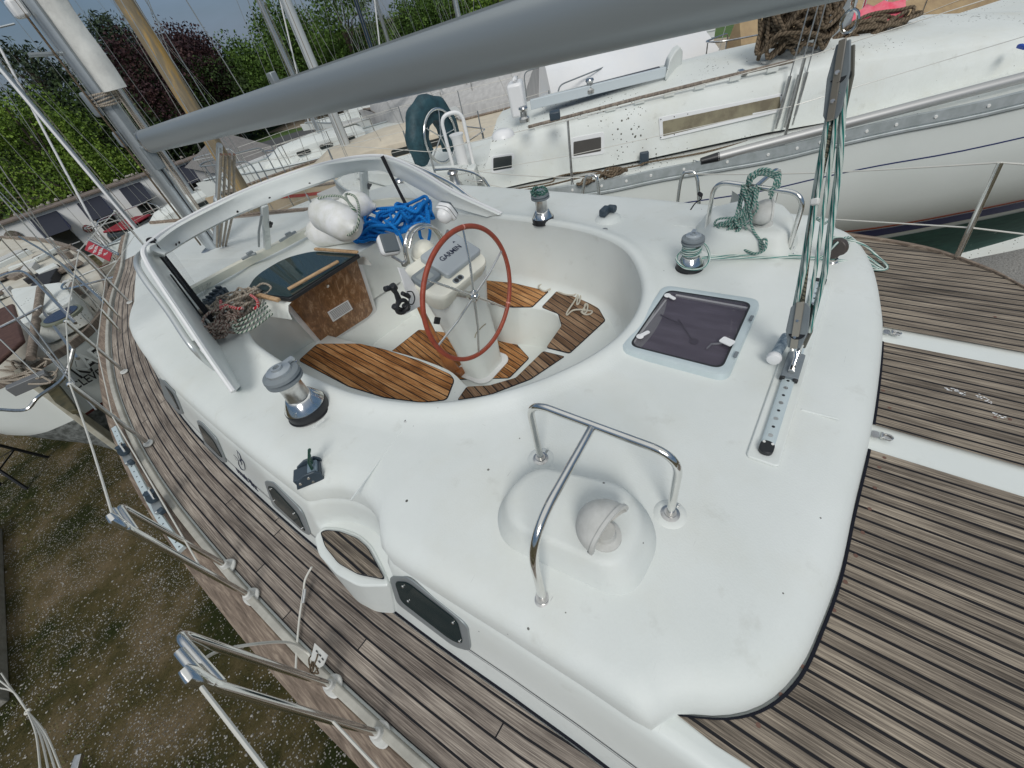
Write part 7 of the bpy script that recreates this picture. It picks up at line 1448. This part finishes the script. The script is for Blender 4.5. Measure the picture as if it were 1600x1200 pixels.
for q4 in ([(47, 344), (88, 330), (111, 352), (70, 367)], [(120, 319), (156, 306), (177, 327), (140, 341)], [(186, 296), (218, 285), (236, 303), (205, 318)], [(271, 266), (297, 254), (313, 274), (286, 287)]):
    a, b = PW(*q4[0]), PW(*q4[1]); hgt = .62; m = MB(); o2 = wn_ * .62 - V(0, 0, hgt)
    m.prism([a, b, b + o2, a + o2], wn_ * .02 + V(0, 0, .02)); aw = m.build('awning', mat('navy_awning', (.008, .011, .022), .7), bl, True)
    for e0 in (a, b): m = MB(); m.prism([e0, e0 + o2, e0 - V(0, 0, hgt)], wd_ * .012); m.build('awning_side', MT['navy'], aw, False)
    m = MB(); m.prism([p - V(0, 0, hgt * .7) for p in (a + wd_ * .1, b - wd_ * .1)] + [p - V(0, 0, 1.75) for p in (b - wd_ * .1, a + wd_ * .1)], wn_ * .03); w3 = m.build('window', MT['darkglass'], bl, False)
    m = MB(); m.box((a + b) / 2 - V(0, 0, 1.2) + wn_ * .05, ((b - a).length * .7, .02, .03), frame(None, wd_)); m.build('window_bar', MT['whitepl'], w3)
for a, b, c_, s_ in ((137, 357, (.14, .02, .03), .16), (72, 384, (.22, .13, .06), .22), (22, 370, (.16, .13, .12), .25)):
    m = MB(); p = PW(a, b, .06); m.lathe([(.02, -.04), (s_, 0), (s_ * .7, .05), (.01, .06)], 12, p, wn_); tag(m.build('wall_lamp' if s_ < .2 else 'wreath', mat('wall_thing', c_, .8, var=(14, (.05, .05, .03), .1)), None), {.16: 'small dark red round ornament on the white wall between awnings', .22: 'brown round wreath low on the white wall', .25: 'grey and brown plaque with green patch on the white wall'}[s_], 'ornament')
# grey roofed shed
hs0 = thing('shed', 'low white shed with a grey shingled roof behind the boats', 'shed', (9, 20, GZ))
rf = [Pz(a, b, -3.0) for a, b in [(349, 262), (434, 234)]]; rt = [Pz(a, b, -2.2) for a, b in [(349, 233), (388, 220)]]
rf0 = [Pz(a, b, -3.0) for a, b in [(366, 262), (434, 235)]]; u_ = (rf0[1] - rf0[0]).normalized(); v_ = V(-u_.y, u_.x, 0); v_ = v_ if v_.y > 0 else -v_
a, b = rf0[0] - u_ * .6, rf0[1] + u_ * .2; m = MB(); R = [[p, p + v_ * 1.9 + V(0, 0, .75) + (u_ if i == 0 else -u_) * .9, p + v_ * 3.8] for i, p in enumerate((a, b))]; m.rings(R, True, True); m.build('roof', mat('grey_shingle', (.13, .125, .12), .9, var=(9, (.17, .16, .155)), bump=(30, .5)), hs0, False)
m = MB(); m.prism([p + V(0, 0, -.02) for p in (a + v_ * .2 + u_ * .2, b + v_ * .2 - u_ * .2, b + v_ * 3.6 - u_ * .2, a + v_ * 3.6 + u_ * .2)], V(0, 0, GZ + 3.0)); m.build('wall', mat('pale_grey_wall', (.36, .36, .36), .8), hs0, False)
m = MB(); m.rings([[p + V(0, 0, -.09) - v_ * .02, p + V(0, 0, .01) - v_ * .02, p + V(0, 0, .01) + v_ * .03, p + V(0, 0, -.09) + v_ * .03] for p in (a, b)], True, True); m.build('gutter', MT['whitepl'], hs0)
# white slatted sheds far behind
for (x0, y0, r, wd2, hh, lab) in ((455, 205, 21, 2.6, 1.9, 'small white clapboard shed on the grass beyond the boats'), (1010, 60, 26, 6, 2.4, 'white boarded shed far behind the shrink wrapped boat')):
    p = Hd(x0, y0, r); sh = thing('shed', lab, 'shed', (p.x, p.y, GZ)); dd = V(p.y, -p.x, 0).normalized(); bk = V(p.x, p.y, 0).normalized()
    m = MB(); m.prism([V(p.x, p.y, GZ) + dd * a + bk * b for a, b in ((-wd2 / 2, 0), (wd2 / 2, 0), (wd2 / 2, 2), (-wd2 / 2, 2))], V(0, 0, hh)); m.build('wall', MT['wframe'], sh, False)
    for k in range(10): m = MB(); m.box(V(p.x, p.y, GZ + .1 + hh * k / 10) - bk * .01, (wd2, .02, .02), frame(None, dd)); m.build('clapboard_edge', MT['nalu'], sh, False)
    m = MB(); m.prism([V(p.x, p.y, GZ + hh) + dd * a + bk * b for a, b in ((-wd2 / 2 - .2, -.2), (wd2 / 2 + .2, -.2), (wd2 / 2 + .2, 2.2), (-wd2 / 2 - .2, 2.2))], V(0, 0, .12)); m.build('roof', mat('dark_roof', (.05, .05, .05), .8), sh, True)
# --- red sign board on a rail, plank float, red vehicle
sg = [Pz(a, b, -1.78) for a, b in [(133, 391), (139, 377), (176, 396), (172, 409)]]
n = (sg[2] - sg[0]).cross(sg[1] - sg[0]).normalized(); n = n if n.z > 0 else -n
m = MB(); m.prism(sg, n * .01); so_ = m.build('sign', mat('red_sign', (.30, .012, .018), .5), None, True); tag(so_, 'red for sale style sign board lashed to the port bow rail', 'sign')
xd = (sg[3] - sg[0]).normalized(); yd = (sg[1] - sg[0]).normalized(); c = sum(sg, V(0, 0, 0)) / 4
for k, (s_, z_) in enumerate((('TOM', .085), ('BOAT SALES', .05), ('FOR SALE', .06), ('216', .06))):
    text('sign_lettering', s_, c + xd * (-.30 + .2 * k) * (sg[3] - sg[0]).length + n * .013, -yd, xd, z_ * 1.25, MT['inkwhite'], so_, bold=.0015)
for a, b in ((sg[1] + yd * .03, sg[2] + yd * .03), (sg[1] + yd * .15, sg[2] + yd * .1)): m = MB(); m.cyl(a - xd * .1, b + xd * .3, .008); m.build('sign_tube', MT['steel'], so_)
fl_ = [Pz(a, b, -3.6) for a, b in [(150, 440), (165, 400), (205, 395), (212, 420), (196, 470), (160, 470)]]
m = MB(); m.sheet(fl_, lambda p: (p.x, p.y)); tag(m.build('plank_platform', teak('tan_planks', [(.12, .10, .08), (.24, .21, .165), (.32, .28, .22), (.38, .34, .28)], width=.3, length=9, seamw=.05), None, False), 'tan plank platform seen between the bow rail and the white building', 'platform')
p = Pz(222, 372, -3.9); cr_ = thing('utility_vehicle', 'red utility vehicle with a lit tail lamp parked by the white building', 'vehicle', (p.x, p.y, GZ))
rd = mat('red_paint', (.22, .012, .02), .35); m = MB(); m.box(V(p.x, p.y, -4.3), (1.3, 2.2, .55), Matrix.Rotation(.5, 3, 'Z')); m.build('body', rd, cr_, True, .12)
m = MB(); m.box(V(p.x, p.y + .3, -3.75), (1.15, 1.1, .6), Matrix.Rotation(.5, 3, 'Z')); m.build('cab', MT['darkglass'], cr_, True, .15); m = MB(); m.box(V(p.x, p.y + .3, -3.42), (1.1, 1.0, .06), Matrix.Rotation(.5, 3, 'Z')); m.build('cab_roof', rd, cr_, True, .03)
for a, b in ((-.6, -.7), (.6, -.7), (-.6, .75), (.6, .75)): c = V(p.x, p.y, GZ + .3) + Matrix.Rotation(.5, 3, 'Z') @ V(a, b, 0); m = MB(); m.lathe([(.28, -.1), (.3, 0), (.28, .1)], 18, c, Matrix.Rotation(.5, 3, 'Z') @ V(1, 0, 0)); m.build('wheel', MT['blackrub'], cr_)
c = V(p.x, p.y, -4.15) + Matrix.Rotation(.5, 3, 'Z') @ V(-.2, -1.12, 0); m = MB(); m.box(c, (.35, .04, .10), Matrix.Rotation(.5, 3, 'Z')); m.build('tail_lamp', mat('lit_tail_lamp', (.5, .01, .03), .4, emit=((1, .02, .08), 1.5)), cr_, True, .02)

# --- trees
def leafmat(n, a, b, c): 
    m, nt, bb, L = newmat(n); g = NN(nt, 'ShaderNodeNewGeometry'); x = NN(nt, 'ShaderNodeTexNoise'); x.inputs['Scale'].default_value = 1.1; x.inputs['Detail'].default_value = 6; L(g.outputs['Position'], x.inputs['Vector'])
    r = NN(nt, 'ShaderNodeValToRGB'); e = r.color_ramp.elements; e[0].position = .35; e[0].color = c4(a); e[1].position = .68; e[1].color = c4(c); q = e.new(.5); q.color = c4(b); L(x.outputs['Fac'], r.inputs['Fac']); L(r.outputs['Color'], bb.inputs['Base Color']); bb.inputs['Roughness'].default_value = .6; bb.inputs['Specular IOR Level'].default_value = .2
    return m
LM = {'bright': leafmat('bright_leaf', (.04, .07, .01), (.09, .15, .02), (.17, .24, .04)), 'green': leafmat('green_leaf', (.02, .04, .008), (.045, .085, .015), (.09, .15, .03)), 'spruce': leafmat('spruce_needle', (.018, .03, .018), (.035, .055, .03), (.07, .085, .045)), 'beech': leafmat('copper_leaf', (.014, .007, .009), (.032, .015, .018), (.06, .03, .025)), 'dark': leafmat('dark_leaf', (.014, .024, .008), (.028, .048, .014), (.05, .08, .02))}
BARK = mat('bark', (.07, .055, .04), .9, var=(8, (.04, .03, .025)))
def tree(label, loc, H, Rr, kind, seed, n=5200, leaf=.22, shape='round', group='trees beyond the building'):
    n = int(n * 1.9); leaf *= .72
    rt_ = random.Random(seed); t = thing('tree', label, 'tree', (loc[0], loc[1], GZ), group); b0 = V(loc[0], loc[1], GZ)
    m = MB(); m.tube([b0, b0 + V(.1, .05, H * .3), b0 + V(.0, .15, H * .6), b0 + V(.1, .1, H * .92)], [H * .03, H * .022, H * .014, .03], 10); tr = m.build('trunk', BARK, t)
    m = MB(); lobes = []
    if shape == 'round':
        for k in range(26):
            a = rt_.uniform(0, 6.28); z = rt_.uniform(.26, .95); rad = Rr * math.sin(PI * min(1, (z - .08) / .95)) ** .6 * rt_.uniform(.35, .85); lobes.append((b0 + V(math.cos(a) * rad, math.sin(a) * rad, H * z), Rr * rt_.uniform(.22, .42)))
    else:
        for k in range(60):
            z = .12 + .86 * k / 60; a = rt_.uniform(0, 6.28); w2 = Rr * (1.05 - z) ** .75 * rt_.uniform(.5, 1.0); c = b0 + V(math.cos(a) * w2, math.sin(a) * w2, H * z - w2 * .12); lobes.append((c, Rr * (.13 + .12 * (1 - z))))
            lobes.append((b0 + V(math.cos(a) * w2 * .5, math.sin(a) * w2 * .5, H * z), Rr * (.12 + .12 * (1 - z))))
    tot = sum(r ** 2 for _, r in lobes)
    for c, r in lobes:
        if rt_.random() < .45: lm = MB(); m.tube([V(b0.x, b0.y, max(GZ + H * .2, c.z - r * 1.2)), c], [.05, .015], 4) if False else None
        for j in range(int(n * r * r / tot)):
            d = V(rt_.gauss(0, 1), rt_.gauss(0, 1), rt_.gauss(0, .8)).normalized() * r * (rt_.random() ** .35) * rt_.uniform(.85, 1.15); p = c + d
            s = leaf * rt_.uniform(.5, 1.2); u = V(rt_.gauss(0, 1), rt_.gauss(0, 1), rt_.gauss(0, 1)).normalized(); v = u.cross(V(rt_.gauss(0, 1), rt_.gauss(0, 1), rt_.gauss(0, 1))).normalized()
            if shape != 'round': v = v * .45; u = (u + V(0, 0, -.3)).normalized()
            m.add([p - u * s * .5, p + v * s * .35, p + u * s * .5, p - v * s * .35], [(0, 1, 2, 3)])
    cr = m.build('crown', LM[kind], t, False)
    m = MB()
    for c, r in lobes[::3]: m.tube([V(b0.x + .05, b0.y + .1, max(GZ + H * .15, c.z - r * 2)), c.lerp(V(b0.x, b0.y, c.z), .5) - V(0, 0, r * .3), c], [H * .010, H * .006, .02], 5)
    m.build('limbs', BARK, tr); return t
def tr_at(px, py, r): p = Hd(px, py, r); return (p.x, p.y)
# (trees are placed under the bearing of their highest tip)
def ht(px, py, r): d = ray(px, py); return d.z * r / math.hypot(d.x, d.y) - GZ
T_ = [('bright yellow green feathery tree at the far left', -12, 150, 30, 0, 3.3, 'bright', 'round', 8000, .2),
      ('tallest dark spruce behind the grey mast', 158, 28, 42, 0, 6.0, 'spruce', 'cone', 12000, .42),
      ('dark spruce with open branches at the left edge', 12, 68, 40, 0, 5.0, 'spruce', 'cone', 6500, .42),
      ('low blackish spruce right behind the white building', 90, 165, 36, 0, 5.0, 'dark', 'round', 7500, .3),
      ('dark copper beech between the two masts', 205, 62, 40, 0, 4.6, 'beech', 'round', 10500, .25),
      ('second copper beech crown right of the yellow mast', 262, 62, 43, 0, 4.0, 'beech', 'round', 7500, .27),
      ('rounded green tree right of the copper beech', 340, 78, 44, 0, 3.6, 'green', 'round', 6500, .28),
      ('small darker green tree low beside the copper beech', 312, 98, 40, 0, 3.2, 'dark', 'round', 4500, .26),
      ('green tree behind the pale mast', 395, 75, 47, 0, 4.4, 'green', 'round', 6500, .28),
      ('wide green tree with thin twigs at its left side', 455, 20, 42, 0, 4.4, 'green', 'round', 8500, .28),
      ('tall open green tree whose top leaves the photo', 505, -45, 40, 0, 3.6, 'green', 'round', 5200, .28),
      ('small round green tree above the boom', 608, 22, 52, 0, 3.0, 'dark', 'round', 3800, .28),
      ('green conical tree above the middle of the boom', 645, 0, 50, 0, 3.6, 'green', 'round', 5500, .28),
      ('yellowish green tree above the boom right of centre', 700, -30, 50, 0, 5.0, 'green', 'round', 6000, .3),
      ('rightmost green tree above the boom', 775, -40, 50, 0, 5.0, 'bright', 'round', 5500, .3),
      ('dark green tree filling the gap under the tall open tree', 490, 70, 44, 0, 4.2, 'dark', 'round', 6000, .3),
      ('dark green tree behind the small round one', 560, 62, 46, 0, 3.4, 'dark', 'round', 4800, .3)]
for i, (lab, px, py, r, ty, rad, kind, shp, n_, lf) in enumerate(T_): tree(lab, tr_at(px, py, r), ht(px, py, r), rad, kind, 40 + i, n_, lf, shp)
m = MB(); rt_ = random.Random(5)
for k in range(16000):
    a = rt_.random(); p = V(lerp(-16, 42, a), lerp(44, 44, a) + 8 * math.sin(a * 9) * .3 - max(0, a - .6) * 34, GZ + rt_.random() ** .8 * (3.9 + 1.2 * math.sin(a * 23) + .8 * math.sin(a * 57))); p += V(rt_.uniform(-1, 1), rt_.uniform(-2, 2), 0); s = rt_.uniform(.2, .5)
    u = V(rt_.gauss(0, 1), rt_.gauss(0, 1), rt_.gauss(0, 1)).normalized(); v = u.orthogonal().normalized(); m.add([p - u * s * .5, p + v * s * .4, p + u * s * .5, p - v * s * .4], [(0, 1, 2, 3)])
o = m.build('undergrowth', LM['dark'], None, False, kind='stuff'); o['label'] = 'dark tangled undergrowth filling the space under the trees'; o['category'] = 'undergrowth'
EOF_ = 0
